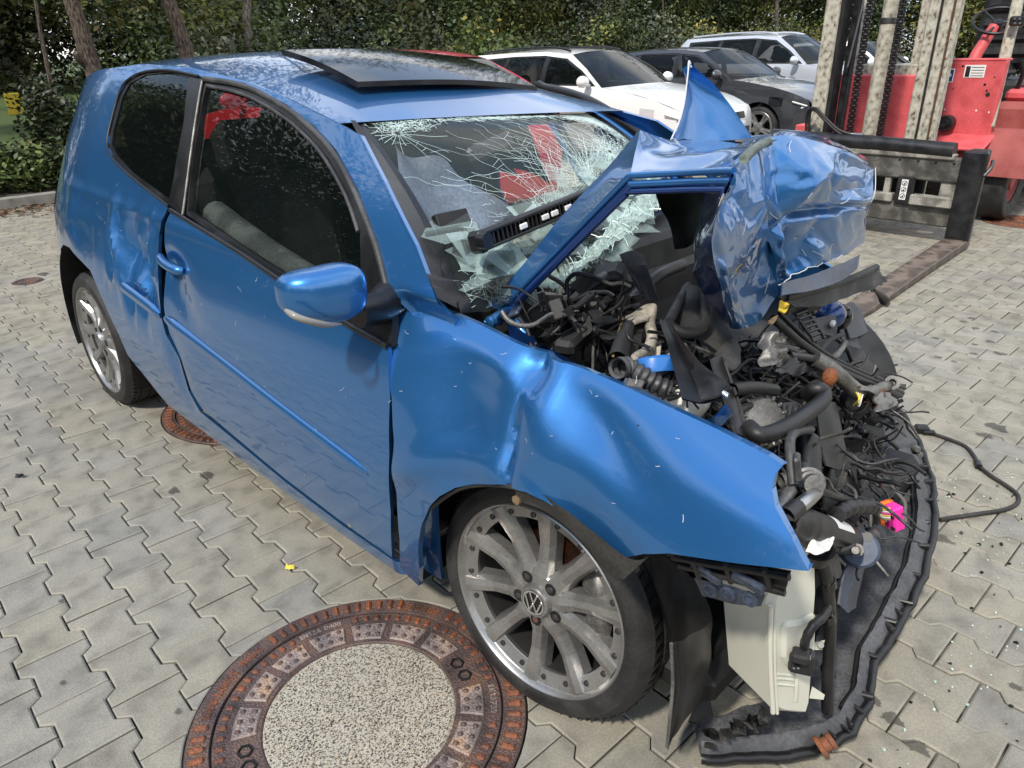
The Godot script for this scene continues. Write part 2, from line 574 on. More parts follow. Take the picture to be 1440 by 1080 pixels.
	glass("clear", 0.35, 0.45, 0.42, 0.05)
	var cr := mat("crack", 0.50, 0.64, 0.60, 0.35)
	cr.metallic_specular = 0.8
	var fg := mat("frosted", 0.50, 0.66, 0.61, 0.4)
	fg.transparency = BaseMaterial3D.TRANSPARENCY_ALPHA
	fg.albedo_color.a = 0.5
	var fg2 := mat("frosted_thin", 0.42, 0.56, 0.53, 0.35)
	fg2.transparency = BaseMaterial3D.TRANSPARENCY_ALPHA
	fg2.albedo_color.a = 0.30
	mat("lens", 0.7, 0.72, 0.72, 0.1, 0.3)
	mat("lens_red", 0.35, 0.01, 0.012, 0.15)
	mat("lens_amber", 0.24, 0.23, 0.21, 0.25)
	mat("pink", 0.80, 0.03, 0.36, 0.5)
	mat("orange", 0.85, 0.17, 0.02, 0.5)
	mat("yellow", 0.75, 0.55, 0.05, 0.5)
	mat("cap_blue", 0.025, 0.15, 0.46, 0.35)
	mat("label_white", 0.75, 0.75, 0.73, 0.6)
	mat("print_black", 0.02, 0.02, 0.02, 0.7)
	mat("scratch", 0.55, 0.58, 0.62, 0.6)
	mat("red_seat", 0.5, 0.02, 0.03, 0.8)
	# plants and soil
	var bark := mat("bark", 0.16, 0.125, 0.095, 0.95)
	bark.albedo_texture = tex(tint(tile(noise(31, 0.03, 4), 256), [[0.2, G.call(0.35)], [0.5, G.call(0.75)], [0.8, G.call(1.0)]]))
	bark.uv1_triplanar = true
	bark.uv1_world_triplanar = true
	bark.uv1_scale = Vector3(5, 0.9, 5)
	bark.normal_enabled = true
	bark.normal_texture = bump(tile(noise(31, 0.03, 4), 256), 6.0)
	var bark2 := bark.duplicate()
	bark2.albedo_color = Color(0.27, 0.24, 0.20).linear_to_srgb()
	M.bark_pale = bark2
	var lf := mat("leaf", 1, 1, 1, 0.55)
	lf.vertex_color_use_as_albedo = true
	lf.backlight_enabled = true
	lf.backlight = Color(0.35, 0.35, 0.35)
	var gr := mat("grass", 0.11, 0.17, 0.035, 0.9)
	gr.albedo_texture = tex(tint(fine, [[0.0, G.call(0.45)], [1.0, G.call(1.0)]]))
	tri(gr, 1.0)
	var so := mat("soil", 0.07, 0.055, 0.04, 0.95)
	so.albedo_texture = jt.albedo_texture
	tri(so, 0.7)
	mat("litter", 0.15, 0.10, 0.07, 0.95).vertex_color_use_as_albedo = true
	var kb := mat("kerb", 0.36, 0.355, 0.33, 0.9)
	kb.albedo_texture = contex
	tri(kb, 1.5)
	var stn := mat("stain", 0.05, 0.045, 0.036, 0.6)
	stn.transparency = BaseMaterial3D.TRANSPARENCY_ALPHA
	stn.albedo_color.a = 0.5

# ---------------------------------------------------------------- the place
func _ready() -> void:
	var yaw := 3.920843
	var pit := -0.426022
	var rol := -0.019201
	FW = Vector3(cos(pit) * cos(yaw), sin(pit), cos(pit) * sin(yaw))
	var r0 := FW.cross(Vector3.UP).normalized()
	var u0 := r0.cross(FW)
	RT = r0 * cos(rol) + u0 * sin(rol)
	UP = u0 * cos(rol) - r0 * sin(rol)
	var cam := Camera3D.new()
	cam.name = "camera"
	cam.transform = Transform3D(Basis(RT, UP, -FW), EYE)
	cam.fov = rad_to_deg(2.0 * atan(540.0 / FPX))
	cam.near = 0.05
	cam.far = 400.0
	add_child(cam)
	cam.current = true
	var env := Environment.new()
	env.background_mode = Environment.BG_SKY
	env.sky = Sky.new()
	env.sky.sky_material = make_sky()
	env.background_energy_multiplier = 1.0
	env.tonemap_mode = Environment.TONE_MAPPER_LINEAR
	env.tonemap_exposure = 1.3
	env.sdfgi_enabled = true
	env.ssao_enabled = true
	env.ssil_enabled = true
	var we := WorldEnvironment.new()
	we.name = "daylight"
	we.environment = env
	add_child(we)
	var sun := DirectionalLight3D.new()
	sun.name = "sun"
	sun.light_energy = 1.0
	sun.light_angular_distance = 4.0
	sun.light_color = Color(1.0, 0.965, 0.91)
	sun.shadow_enabled = true
	sun.basis = Basis.looking_at(-Vector3(0.18, 0.98, 0.80).normalized())
	add_child(sun)
	rng.seed = 7
	make_materials()
	pavement()
	manholes()
	verge()
	wreck()
	parked_cars()
	forklift()
	ground_things()
	plants()

func make_sky() -> PanoramaSkyMaterial:
	var w := 768
	var h := 384
	var n := noise(11, 0.55, 5)
	var n2 := noise(12, 1.6, 4)
	var by := PackedFloat32Array()
	by.resize(w * h * 3)
	for y in h:
		var el := PI * (0.5 - (y + 0.5) / h)
		for x in w:
			var az := TAU * (x + 0.5) / w
			var d := Vector3(cos(el) * cos(az), sin(el), cos(el) * sin(az))
			var up: float = maxf(d.y, 0.0)
			var q := Vector3(d.x, 0, d.z) / (up + 0.22)
			var c := n.get_noise_3dv(q * 1.1 + Vector3(3.1, 0, 0)) + 0.35 * n2.get_noise_3dv(q)
			var k := smoothstep(-0.30, 0.16, c)
			var sky := Color(0.30, 0.43, 0.66).lerp(Color(0.56, 0.63, 0.71), pow(1.0 - up, 3.0))
			var shade := 0.86 + 0.5 * n2.get_noise_3dv(q * 0.8 + Vector3(0, 7, 0))
			var cl := Color(1.07, 1.06, 1.04) * shade
			var o := sky.lerp(cl, k * 0.9)
			if d.y < 0.0:
				o = Color(0.25, 0.25, 0.23)
			var i := (y * w + x) * 3
			by[i] = o.r; by[i + 1] = o.g; by[i + 2] = o.b
	var m := PanoramaSkyMaterial.new()
	m.panorama = tex(Image.create_from_data(w, h, false, Image.FORMAT_RGBF, by.to_byte_array()))
	m.energy_multiplier = 1.35
	return m

const LEN := 0.2078
const PITCH := 0.1461
const TH := 0.03882
const ORG := Vector2(0.94755, 1.38339)
var covers := [[Vector2(2.340, 1.078), 0.407], [Vector2(0.50, 0.40), 0.407], [Vector2(2.11, -6.14), 0.30], [Vector2(-2.66, 0.56), 0.10]]

func stone_outline() -> PackedVector2Array:
	var g := 0.0023
	var hl := LEN / 2 - g
	var wf := 0.087 - g
	var ww := PITCH - 0.087 - g
	var o := PackedVector2Array()
	for q in [[-hl, -wf], [-0.0625, -wf], [-0.0415, -ww], [0.0415, -ww], [0.0625, -wf], [hl, -wf], [hl, wf], [0.0625, wf], [0.0415, ww], [-0.0415, ww], [-0.0625, wf], [-hl, wf]]:
		o.append(Vector2(q[0], q[1]))
	return o

func stone_mesh(poly: PackedVector2Array, bv := 0.0042, deep := 0.02) -> ArrayMesh:   # outline in x, z; worn chamfer round the top
	var m := MB.new()
	if not Geometry2D.is_polygon_clockwise(poly):
		poly.reverse()
	var ins := Geometry2D.offset_polygon(poly, -bv, Geometry2D.JOIN_MITER)
	if ins.is_empty():
		return null
	var t := Geometry2D.triangulate_polygon(ins[0])
	for q in ins[0]:
		m.add(Vector3(q.x, 0, q.y), q)
	for i in range(0, t.size(), 3):
		m._o(t[i], t[i + 1], t[i + 2], Vector3.UP)
	for i in poly.size():
		var a := poly[i]; var b := poly[(i + 1) % poly.size()]
		var near := func(q: Vector2) -> Vector2:
			var best: Vector2 = ins[0][0]
			for w in ins[0]:
				if w.distance_squared_to(q) < best.distance_squared_to(q):
					best = w
			return best
		var a2: Vector2 = near.call(a); var b2: Vector2 = near.call(b)
		var o := Vector3((b - a).y, 0, -(b - a).x)
		if o.dot(Vector3((a + b).x * 0.5 - a2.x, 0, (a + b).y * 0.5 - a2.y)) < 0.0 and a2.distance_to(b2) > 0.0:
			o = -o
		m._q(Vector3(a2.x, 0, a2.y), Vector3(b2.x, 0, b2.y), Vector3(b.x, -bv * 0.9, b.y), Vector3(a.x, -bv * 0.9, a.y), Vector3(o.x, o.length(), o.z))
		if deep > 0.0:
			m._q(Vector3(a.x, -bv * 0.9, a.y), Vector3(b.x, -bv * 0.9, b.y), Vector3(b.x, -deep, b.y), Vector3(a.x, -deep, a.y), o)
	for i in m.v.size():   # chamfers paler: wear, and light they catch put into the colour; sides darker
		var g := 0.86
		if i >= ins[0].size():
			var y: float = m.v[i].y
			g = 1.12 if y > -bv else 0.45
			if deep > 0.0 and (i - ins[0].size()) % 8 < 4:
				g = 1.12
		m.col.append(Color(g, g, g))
	return m.mesh()

func pavement() -> void:
	var e1 := Vector2(cos(TH), sin(TH))
	var e2 := Vector2(-sin(TH), cos(TH))
	var bed := MB.new()
	bed.grid(40, 40, func(a: float, b: float) -> Vector3: return Vector3(lerpf(-6.1, 12.0, a), -0.012, lerpf(-20.0, 10.0, 1.0 - b)))
	var pave := struct("pavement", bed, M.joint)
	var outline := stone_outline()
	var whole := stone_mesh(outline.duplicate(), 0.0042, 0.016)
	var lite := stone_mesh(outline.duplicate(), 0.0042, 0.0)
	var spots := []
	for c in range(-118, 74):
		for k in range(-60, 70):
			var t := k + (0.0 if posmod(c, 2) == 0 else 0.5)
			var q := ORG + e1 * LEN * t + e2 * PITCH * c
			if q.x < -6.0 or q.x > 9.0 or q.y < -16.0 or q.y > 8.0:
				continue
			spots.append(q)
	var inst := []
	var ranked := []
	for q in spots:
		var mode := 0
		for cv in covers:
			var d: float = q.distance_to(cv[0])
			if d < cv[1] - 0.14:
				mode = 2
				break
			if d < cv[1] + 0.14:
				mode = 1
		if mode == 2:
			continue
		var P := Vector3(q.x, 0, q.y)
		var rel := P - EYE
		var dep := rel.dot(FW)
		var u := rel.dot(RT) / dep * FPX
		var v := rel.dot(UP) / dep * FPX
		var seen: bool = dep > 0.3 and abs(u) < 770 and abs(v) < 590 and not (q.x > -0.3 and q.x < 3.0 and q.y > -1.0 and q.y < 0.55)
		if mode == 1:
			var loc := PackedVector2Array()
			for w in outline:
				loc.append(w)
			var cut := [loc]
			for cv in covers:
				var dl: Vector2 = cv[0] - q
				var lc := Vector2(dl.dot(e1), dl.dot(e2))
				var circ := PackedVector2Array()
				for i in 72:
					circ.append(lc + Vector2.from_angle(TAU * i / 72) * (cv[1] + 0.004))
				var nxt := []
				for pc in cut:
					nxt.append_array(Geometry2D.clip_polygons(pc, circ))
				cut = nxt
			for pc in cut:
				if pc.size() < 3:
					continue
				var area := 0.0
				for i in pc.size():
					area += pc[i].cross(pc[(i + 1) % pc.size()])
				if abs(area) < 0.0012:
					continue
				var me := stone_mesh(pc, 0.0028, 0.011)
				if me:
					ranked.append([0.0 if seen else 99.0, q, me])
		elif seen:
			ranked.append([dep * dep / maxf(0.2, EYE.y / rel.length()), q, whole])
		else:
			inst.append(q)
	ranked.sort_custom(func(a, b): return a[0] < b[0])
	var put := func(q: Vector2) -> Transform3D:
		var b := Basis(Vector3(e1.x, 0, e1.y), Vector3.UP, Vector3(e2.x, 0, e2.y))
		b = Basis(Vector3.UP, rng.randf_range(-0.006, 0.006)) * Basis(Vector3.RIGHT, rng.randf_range(-0.007, 0.007)) * Basis(Vector3.BACK, rng.randf_range(-0.007, 0.007)) * b
		return Transform3D(b, Vector3(q.x, rng.randf_range(-0.0016, 0.0012), q.y))
	for i in ranked.size():
		if i < 290 or ranked[i][2] != whole:
			var s := part("paver", ranked[i][2], M["paver%d" % [0, 1, 2, 3, 0, 1, 6, 5, 3, 4, 6][rng.randi() % 11]], pave, true)
			s.transform = put.call(ranked[i][1])
		else:
			inst.append(ranked[i][1])
	var mm := MultiMesh.new()
	mm.transform_format = MultiMesh.TRANSFORM_3D
	mm.use_colors = true
	mm.mesh = lite
	mm.instance_count = inst.size()
	for i in inst.size():
		mm.set_instance_transform(i, put.call(inst[i]))
		var g := rng.randf_range(0.78, 1.0)
		mm.set_instance_color(i, Color(g, g * rng.randf_range(0.97, 1.0), g * rng.randf_range(0.92, 1.0)))
	var rest := MultiMeshInstance3D.new()
	rest.name = "pavers"
	rest.multimesh = mm
	rest.material_override = M.pavers_far
	pave.add_child(rest)
	rest.set_meta("kind", "stuff")

func ring_text(m: MB, s: String, c: Vector2, r: float, a_mid: float, step: float, size: float, y: float) -> void:   # raised letters round a centre, tops outwards
	var f := SystemFont.new()
	f.font_names = PackedStringArray(["Droid Sans"])
	f.font_weight = 700
	for i in s.length():
		if s[i] == " ":
			continue
		var t := TextMesh.new()
		t.text = s[i]
		t.font = f
		t.font_size = 24
		t.pixel_size = size / 24.0
		t.depth = 0.002
		t.curve_step = 2.0
		var arr := t.get_mesh_arrays() if t.has_method("get_mesh_arrays") else t.surface_get_arrays(0)
		if arr.is_empty():
			continue
		var a := a_mid + (i - (s.length() - 1) * 0.5) * step
		var out := Vector3(cos(a), 0, sin(a))
		var right := Vector3(-sin(a), 0, cos(a))
		var x := Transform3D(Basis(right, out, Vector3.UP), Vector3(c.x, y, c.y) + out * r)
		var k := m.v.size()
		for q in arr[Mesh.ARRAY_VERTEX]:
			m.add(x * q)
		for q in arr[Mesh.ARRAY_INDEX]:
			m.ix.append(k + q)

func manholes() -> void:
	var c: Vector2 = covers[0][0]
	var o := thing("manhole_cover", "large round rusty manhole cover with speckled concrete centre beside the front wheel", "manhole cover", Vector3(c.x, 0, c.y), "round manhole covers in the pavement")
	manhole(o, c, true)
	var c2: Vector2 = covers[1][0]
	var o2 := thing("manhole_cover", "rusty manhole cover half hidden under the car beside the rear wheel", "manhole cover", Vector3(c2.x, 0, c2.y), "round manhole covers in the pavement")
	manhole(o2, c2, false)
	var c3: Vector2 = covers[2][0]
	var o3 := thing("manhole_cover", "small brown drain cover in the pavement near the red forklift wheel", "manhole cover", Vector3(c3.x, 0, c3.y), "round manhole covers in the pavement")
	var m := MB.new()
	var x3 := Transform3D(Basis(Vector3.RIGHT, -PI / 2), Vector3(c3.x, 0, c3.y))
	m.lathe(x3, [Vector2(0.30, -0.02), Vector2(0.30, 0.002), Vector2(0.255, 0.002), Vector2(0.25, -0.006), Vector2(0.24, -0.006), Vector2(0.235, 0.001), Vector2(0.0, 0.001)], 48)
	part("frame", m, M.rust, o3)
	m = MB.new()
	for i in 14:
		var a := TAU * i / 14
		m.box(Transform3D(Basis(Vector3.UP, -a), Vector3(c3.x + cos(a) * 0.17, 0.002, c3.y + sin(a) * 0.17)), Vector3(0.09, 0.008, 0.03), 0.003)
	part("ribs", m, M.rust_orange, o3)
	var c4: Vector2 = covers[3][0]
	var o4 := thing("valve_cover", "small dark oval valve cover in the pavement left of the rear wheel", "valve cover", Vector3(c4.x, 0, c4.y))
	m = MB.new()
	m.lathe(Transform3D(Basis(Vector3.RIGHT, -PI / 2), Vector3(c4.x, 0, c4.y)), [Vector2(0.10, -0.02), Vector2(0.10, 0.001), Vector2(0.082, 0.001), Vector2(0.08, -0.006), Vector2(0.072, -0.006), Vector2(0.07, 0.0), Vector2(0.0, 0.0)], 32)
	part("lid", m, M.iron, o4)
	m = MB.new()
	m.box(Transform3D(Basis(), Vector3(c4.x, 0.002, c4.y)), Vector3(0.07, 0.006, 0.015), 0.002)
	part("lifting_bar", m, M.rust, o4)

func manhole(o: Node3D, c: Vector2, full: bool) -> void:
	var at := Vector3(c.x, 0, c.y)
	var X := Transform3D(Basis(Vector3.RIGHT, -PI / 2), at)
	var spin := 0.0
	var kr := PY(648, 942, 0.0) - at
	var base := atan2(kr.z, kr.x)
	var m := MB.new()
	m.lathe(X, [Vector2(0.406, -0.03), Vector2(0.406, 0.0), Vector2(0.403, 0.003), Vector2(0.352, 0.003), Vector2(0.350, 0.0), Vector2(0.350, -0.03)], 128)
	var fr := part("frame_ring", m, M.iron, o)
	m = MB.new()
	m.lathe(X, [Vector2(0.346, -0.03), Vector2(0.346, -0.001), Vector2(0.344, 0.001), Vector2(0.236, 0.001), Vector2(0.233, -0.002), Vector2(0.232, -0.012)], 128)
	var lid := part("lid_ring", m, M.iron, o)
	m = MB.new()
	m.lathe(X, [Vector2(0.2325, -0.004), Vector2(0.228, -0.0005), Vector2(0.15, 0.0005), Vector2(0.0, 0.001)], 96)
	part("concrete_infill", m, M.aggregate, o)
	m = MB.new()
	m.lathe(X, [Vector2(0.347, -0.006), Vector2(0.351, -0.006)], 96)
	part("gap", m, M.black_deep, o)
	var lug := func(mm: MB, a: float, r0: float, r1: float, w: float, h: float, y: float) -> void:
		var out := Vector3(cos(a), 0, sin(a))
		var side := Vector3(-sin(a), 0, cos(a))
		mm.box(Transform3D(Basis(out, Vector3.UP, out.cross(Vector3.UP)), at + out * (r0 + r1) * 0.5 + Vector3.UP * y), Vector3(r1 - r0, h, w), 0.005)
	# places of the lettering, as angles round the cover
	var ang := func(u: float, v: float) -> float:
		var q := PY(u, v, 0.0) - at
		return atan2(q.z, q.x)
	var t1: float = ang.call(326, 960)
	var t2: float = ang.call(452, 890)
	var t3: float = ang.call(692, 983)
	var t4: float = ang.call(600, 853)
	m = MB.new()
	var off := func(a: float, b: float) -> float: return abs(wrapf(a - b, -PI, PI))
	for i in 76:
		var a := TAU * i / 76
		if full and (off.call(a, t1) < 0.36 or off.call(a, t4) < 0.17):
			continue
		lug.call(m, a, 0.360, 0.396, 0.0155, 0.012, 0.004)
	var lg := part("lugs", m, M.iron_lug, fr)
	lg.set_meta("kind", "stuff")
	m = MB.new()
	for i in 68:
		var a := TAU * i / 68
		if full and (off.call(a, t2) < 0.22 or off.call(a, t3) < 0.17):
			continue
		lug.call(m, a, 0.317, 0.339, 0.0145, 0.009, 0.002)
	part("lugs", m, M.iron_lug, lid).set_meta("kind", "stuff")
	for i in 16:
		var a := base + TAU * i / 16
		var out := Vector3(cos(a), 0, sin(a))
		if i % 8 == 0:
			for s in [-1, 1]:
				var b: float = a + s * 0.085
				m = MB.new()
				var q := at + Vector3(cos(b), 0, sin(b)) * 0.272
				m.lathe(Transform3D(Basis(Vector3.RIGHT, -PI / 2), q), [Vector2(0.020, -0.002), Vector2(0.0185, 0.0055), Vector2(0.015, 0.006), Vector2(0.013, 0.001), Vector2(0.0, 0.0005)], 6)
				part("key_hole", m, M.black_deep, lid)
			continue
		m = MB.new()
		var poly := PackedVector2Array()
		for s in [-1.0, -0.5, 0.0, 0.5, 1.0]:
			poly.append(Vector2.from_angle(s * 0.165) * 0.303)
		for s in [1.0, 0.5, 0.0, -0.5, -1.0]:
			poly.append(Vector2.from_angle(s * 0.150) * 0.245)
		var px := Transform3D(Basis(out, out.cross(Vector3.UP) * -1.0, Vector3.UP), at)
		px.basis = Basis(out, Vector3.UP.cross(out), Vector3.UP)
		m.prism(px, poly, 0.006, 0.003)
		var pad := part("pad", m, M.iron_pad, lid)
		m = MB.new()
		for ri in 2:
			for ti in 3:
				var b: float = (ti - 1) * 0.105
				var rr: float = 0.260 + ri * 0.029
				var pp: Vector3 = px * Vector3(cos(b) * rr, sin(b) * rr, 0.0045)
				m.box(Transform3D(Basis(out, Vector3.UP, out.cross(Vector3.UP)), pp), Vector3(0.0135, 0.014, 0.0125), 0.004)
		part("studs", m, M.iron, pad)  # darker than the pad: their cast shade is put into the colour
	if full:
		m = MB.new()
		ring_text(m, "KANALGUSS BUDE", c, 0.376, t1, 0.047, 0.028, 0.004)
		ring_text(m, "D0005", c, 0.376, t4, 0.052, 0.028, 0.004)
		part("lettering", m, M.iron_lug, fr)
		m = MB.new()
		ring_text(m, "EN124 D400", c, 0.327, t2, 0.036, 0.022, 0.002)
		ring_text(m, "EK13739", c, 0.327, t3, 0.040, 0.022, 0.002)
		part("lettering", m, M.iron_pad, lid)

func verge() -> void:
	# one sheet of grass to the horizon, the kerb in front of it
	var m := MB.new()
	m.grid(60, 60, func(a: float, b: float) -> Vector3:
		var x := lerpf(-6.1, -120.0, a * a)
		var z := lerpf(-120.0, 80.0, b)
		return Vector3(x, 0.07 + 0.012 * (-6.1 - x), z))
	struct("lawn", m, M.grass)
	m = MB.new()
	m.grid(8, 8, func(a: float, b: float) -> Vector3: return Vector3(lerpf(-6.1, 200.0, a), -0.02, lerpf(-200.0, 200.0, 1.0 - b)))
	struct("ground", m, M.soil)
	m = MB.new()
	m.grid(10, 40, func(a: float, b: float) -> Vector3: return Vector3(lerpf(-6.1, -12.0, a), 0.095 + 0.012 * 6 * a, lerpf(-24.0, 10.0, b)))
	struct("soil", m, M.soil)
	for i in 34:
		var k := MB.new()
		var z := 7.0 - i * 0.8
		k.box(Transform3D(Basis(Vector3.UP, rng.randf_range(-0.004, 0.004)), Vector3(-6.05, 0.03, z)), Vector3(0.10, 0.19, 0.793), 0.012)
		if i == 0:
			kerb_root = thing("kerb", "pale concrete kerb between the pavers and the shrubs", "kerb", Vector3(-6.05, 0, -6))
		part("kerb_stone", k, M.kerb, kerb_root)
	# leaf litter swept against the kerb
	m = MB.new()
	for i in 1500:
		var z := rng.randf_range(-3.0, 3.0)
		var x := -5.97 + absf(rng.randfn(0.0, 0.30))
		var b := Basis(Vector3.UP, rng.randf() * TAU) * Basis(Vector3.RIGHT, rng.randf_range(-0.6, 0.6))
		var s := rng.randf_range(0.015, 0.04)
		var q := Vector3(x, 0.008 + rng.randf() * 0.02, z)
		m.fquad(q + b * Vector3(-s, 0, 0), q + b * Vector3(0, s * 0.3, s * 0.5), q + b * Vector3(s, 0, 0), q + b * Vector3(0, s * 0.3, -s * 0.5))
		var cc: Color = [Color(0.9, 0.6, 0.4), Color(0.5, 0.4, 0.35), Color(1.3, 1.0, 0.6), Color(0.4, 0.3, 0.25)][rng.randi() % 4]
		for k in 4:
			m.col.append(cc)
	struct("leaf_litter", m, M.litter, "stuff")
var kerb_root: Node3D

# ---------------------------------------------------------------- the wrecked hatchback
const YK := [0.08, 0.20, 0.35, 0.50, 0.60, 0.75, 0.86, 0.93, 1.02, 1.15, 1.28, 1.36, 1.43, 1.52]
const ZK := [0.79, 0.835, 0.862, 0.878, 0.880, 0.868, 0.842, 0.815, 0.775, 0.715, 0.645, 0.60, 0.55, 0.45]
const YF := [0.08, 0.20, 0.35, 0.50, 0.60, 0.75, 0.84, 0.90, 0.94, 0.97, 0.99, 1.02]
const ZF := [0.79, 0.835, 0.862, 0.878, 0.884, 0.864, 0.832, 0.795, 0.757, 0.715, 0.67, 0.57]
const LEAN := 0.036
var rough_n := noise(41, 4.0, 2)
var ridge_n := noise(42, 2.6, 2)

func table(y: float, a: Array, b: Array) -> float:
	var n := a.size()
	if y <= a[0]:
		return b[0]
	if y >= a[n - 1]:
		return b[n - 1] + (y - a[n - 1]) * (b[n - 1] - b[n - 2]) / (a[n - 1] - a[n - 2])
	var i := 0
	while y > a[i + 1]:
		i += 1
	var h: float = a[i + 1] - a[i]
	var s: float = (b[i + 1] - b[i]) / h
	var s0: float = (b[i + 1] - b[i - 1]) / (a[i + 1] - a[i - 1]) if i > 0 else s
	var s1: float = (b[i + 2] - b[i]) / (a[i + 2] - a[i]) if i < n - 2 else s
	var t: float = (y - a[i]) / h
	return b[i] * (2 * t * t * t - 3 * t * t + 1) + b[i + 1] * (3 * t * t - 2 * t * t * t) + h * (s0 * (t * t * t - 2 * t * t + t) + s1 * (t * t * t - t * t))
func bell(x: float, y: float, cx: float, cy: float, sx: float, sy: float, rot := 0.0) -> float:
	var dx := x - cx
	var dy := y - cy
	if rot != 0.0:
		var q := Vector2(dx, dy).rotated(-rot)
		dx = q.x; dy = q.y
	return exp(-0.5 * (dx * dx / (sx * sx) + dy * dy / (sy * sy)))
func z_smooth(x: float, y: float) -> float:
	var d := maxf(0.0, 0.1 - x)
	return table(y, YK, ZK) - 0.22 * d * d - 0.25 * pow(maxf(0.0, -0.45 - x), 1.5)
func z_body(x: float, y: float) -> float:
	var z := z_smooth(x, y)
	# shoulder crease under the windows, wheel-arch swell
	z += 0.006 * exp(-pow((y - 0.985 + 0.02 * x) / 0.02, 2.0)) * smoothstep(-0.4, 0.0, x)
	# crumpled quarter behind the door
	z -= 0.06 * smoothstep(2.20, 2.27, x) * smoothstep(1.0, 0.93, y)
	var m := bell(x, y, 0.68, 0.77, 0.15, 0.10)
	var m2 := bell(x, y, 0.02, 0.88, 0.18, 0.10)
	if m > 0.01:
		var r := 1.0 - absf(ridge_n.get_noise_2d(x * 1.15 + 0.3, y * 0.55)) * 2.6
		z += m * (0.035 * r - 0.035)
		z += m * 0.026 * facet((x - 0.3) / 0.7, (y - 0.5) / 0.55, 4.0, 2.4, 4)
		z += m * 0.010 * facet((x - 0.3) / 0.7, (y - 0.5) / 0.55, 8.0, 5.0, 9)
		z -= 0.030 * bell(x, y, 0.60, 0.76, 0.035, 0.10, 0.25) - 0.02 * bell(x, y, 0.52, 0.80, 0.03, 0.12, 0.3)
		z -= 0.020 * bell(x, y, 0.80, 0.72, 0.03, 0.09, -0.2)
	if m2 > 0.01:
		z += m2 * 0.010 * facet(x / 0.6 + 0.5, y / 0.5, 3.0, 3.0, 2)
		z += m2 * 0.004 * rough_n.get_noise_2d(x * 0.9, y * 1.2 + 4.0)
	z -= 0.012 * bell(x, y, 0.99, 0.50, 0.04, 0.12)
	return z
func z_door(x: float, y: float) -> float:
	var z := z_body(x, y) - 0.001 + 0.06 * smoothstep(2.20, 2.27, x) * smoothstep(1.0, 0.93, y)
	z -= 0.016 * bell(x, y, 1.04, 0.845, 0.075, 0.030)     # grip recess
	z -= 0.020 * bell(x, y, 1.10, 0.76, 0.10, 0.05, -0.5)
	z += 0.006 * rough_n.get_noise_2d(x * 0.5, y * 0.5) * bell(x, y, 1.0, 0.72, 0.2, 0.15)
	return z
func z_fend0(x: float, y: float) -> float:
	return table(y, YF, ZF)
func z_fend(x: float, y: float) -> float:
	var z := z_fend0(x, y)
	z -= 0.036 * bell(x, y, 2.505, 0.79, 0.085, 0.075, 0.5)                          # broad hollow behind the wheel
	z += 0.010 * bell(x, y, 2.58, 0.90, 0.10, 0.018, -0.1)
	z -= 0.030 * bell(x, y, 2.645, 0.905, 0.034, 0.020, -0.25) + 0.016 * exp(-absf(x - 2.662 + (y - 0.9) * 0.3) / 0.010) * smoothstep(0.05, 0.0, absf(y - 0.915))                 # sharp nick under the upper edge
	z += 0.012 * bell(x, y, 2.70, 0.915, 0.022, 0.045, 0.2)
	z -= 0.026 * exp(-absf((x - 2.655) + (y - 0.76) * 0.15) / 0.018) * smoothstep(0.14, 0.03, absf(y - 0.77))                    # fold running down to the arch
	z += 0.012 * bell(x, y, 2.73, 0.80, 0.05, 0.06, 0.3)
	z -= 0.020 * bell(x, y, 2.82, 0.872, 0.10, 0.026, -0.32)                   # long scoop towards the nose
	z += 0.012 * bell(x, y, 2.90, 0.80, 0.14, 0.045, -0.35)
	z += 0.06 * smoothstep(2.78, 3.25, x) * smoothstep(0.98, 0.85, y)           # the tip stands out
	z += 0.004 * rough_n.get_noise_2d(x * 0.6, y * 0.6)
	z += 0.012 * smoothstep(0.06, 0.0, absf(Vector2(x - 2.62, y - 0.31).length() - 0.405)) * smoothstep(3.0, 2.8, x) * smoothstep(0.5, 0.62, y)
	return z

func wheel_frame(c: Vector3, n: Vector3) -> Transform3D:
	var a := Vector3.UP.cross(n).normalized()
	return Transform3D(Basis(a, n.cross(a), n), c)

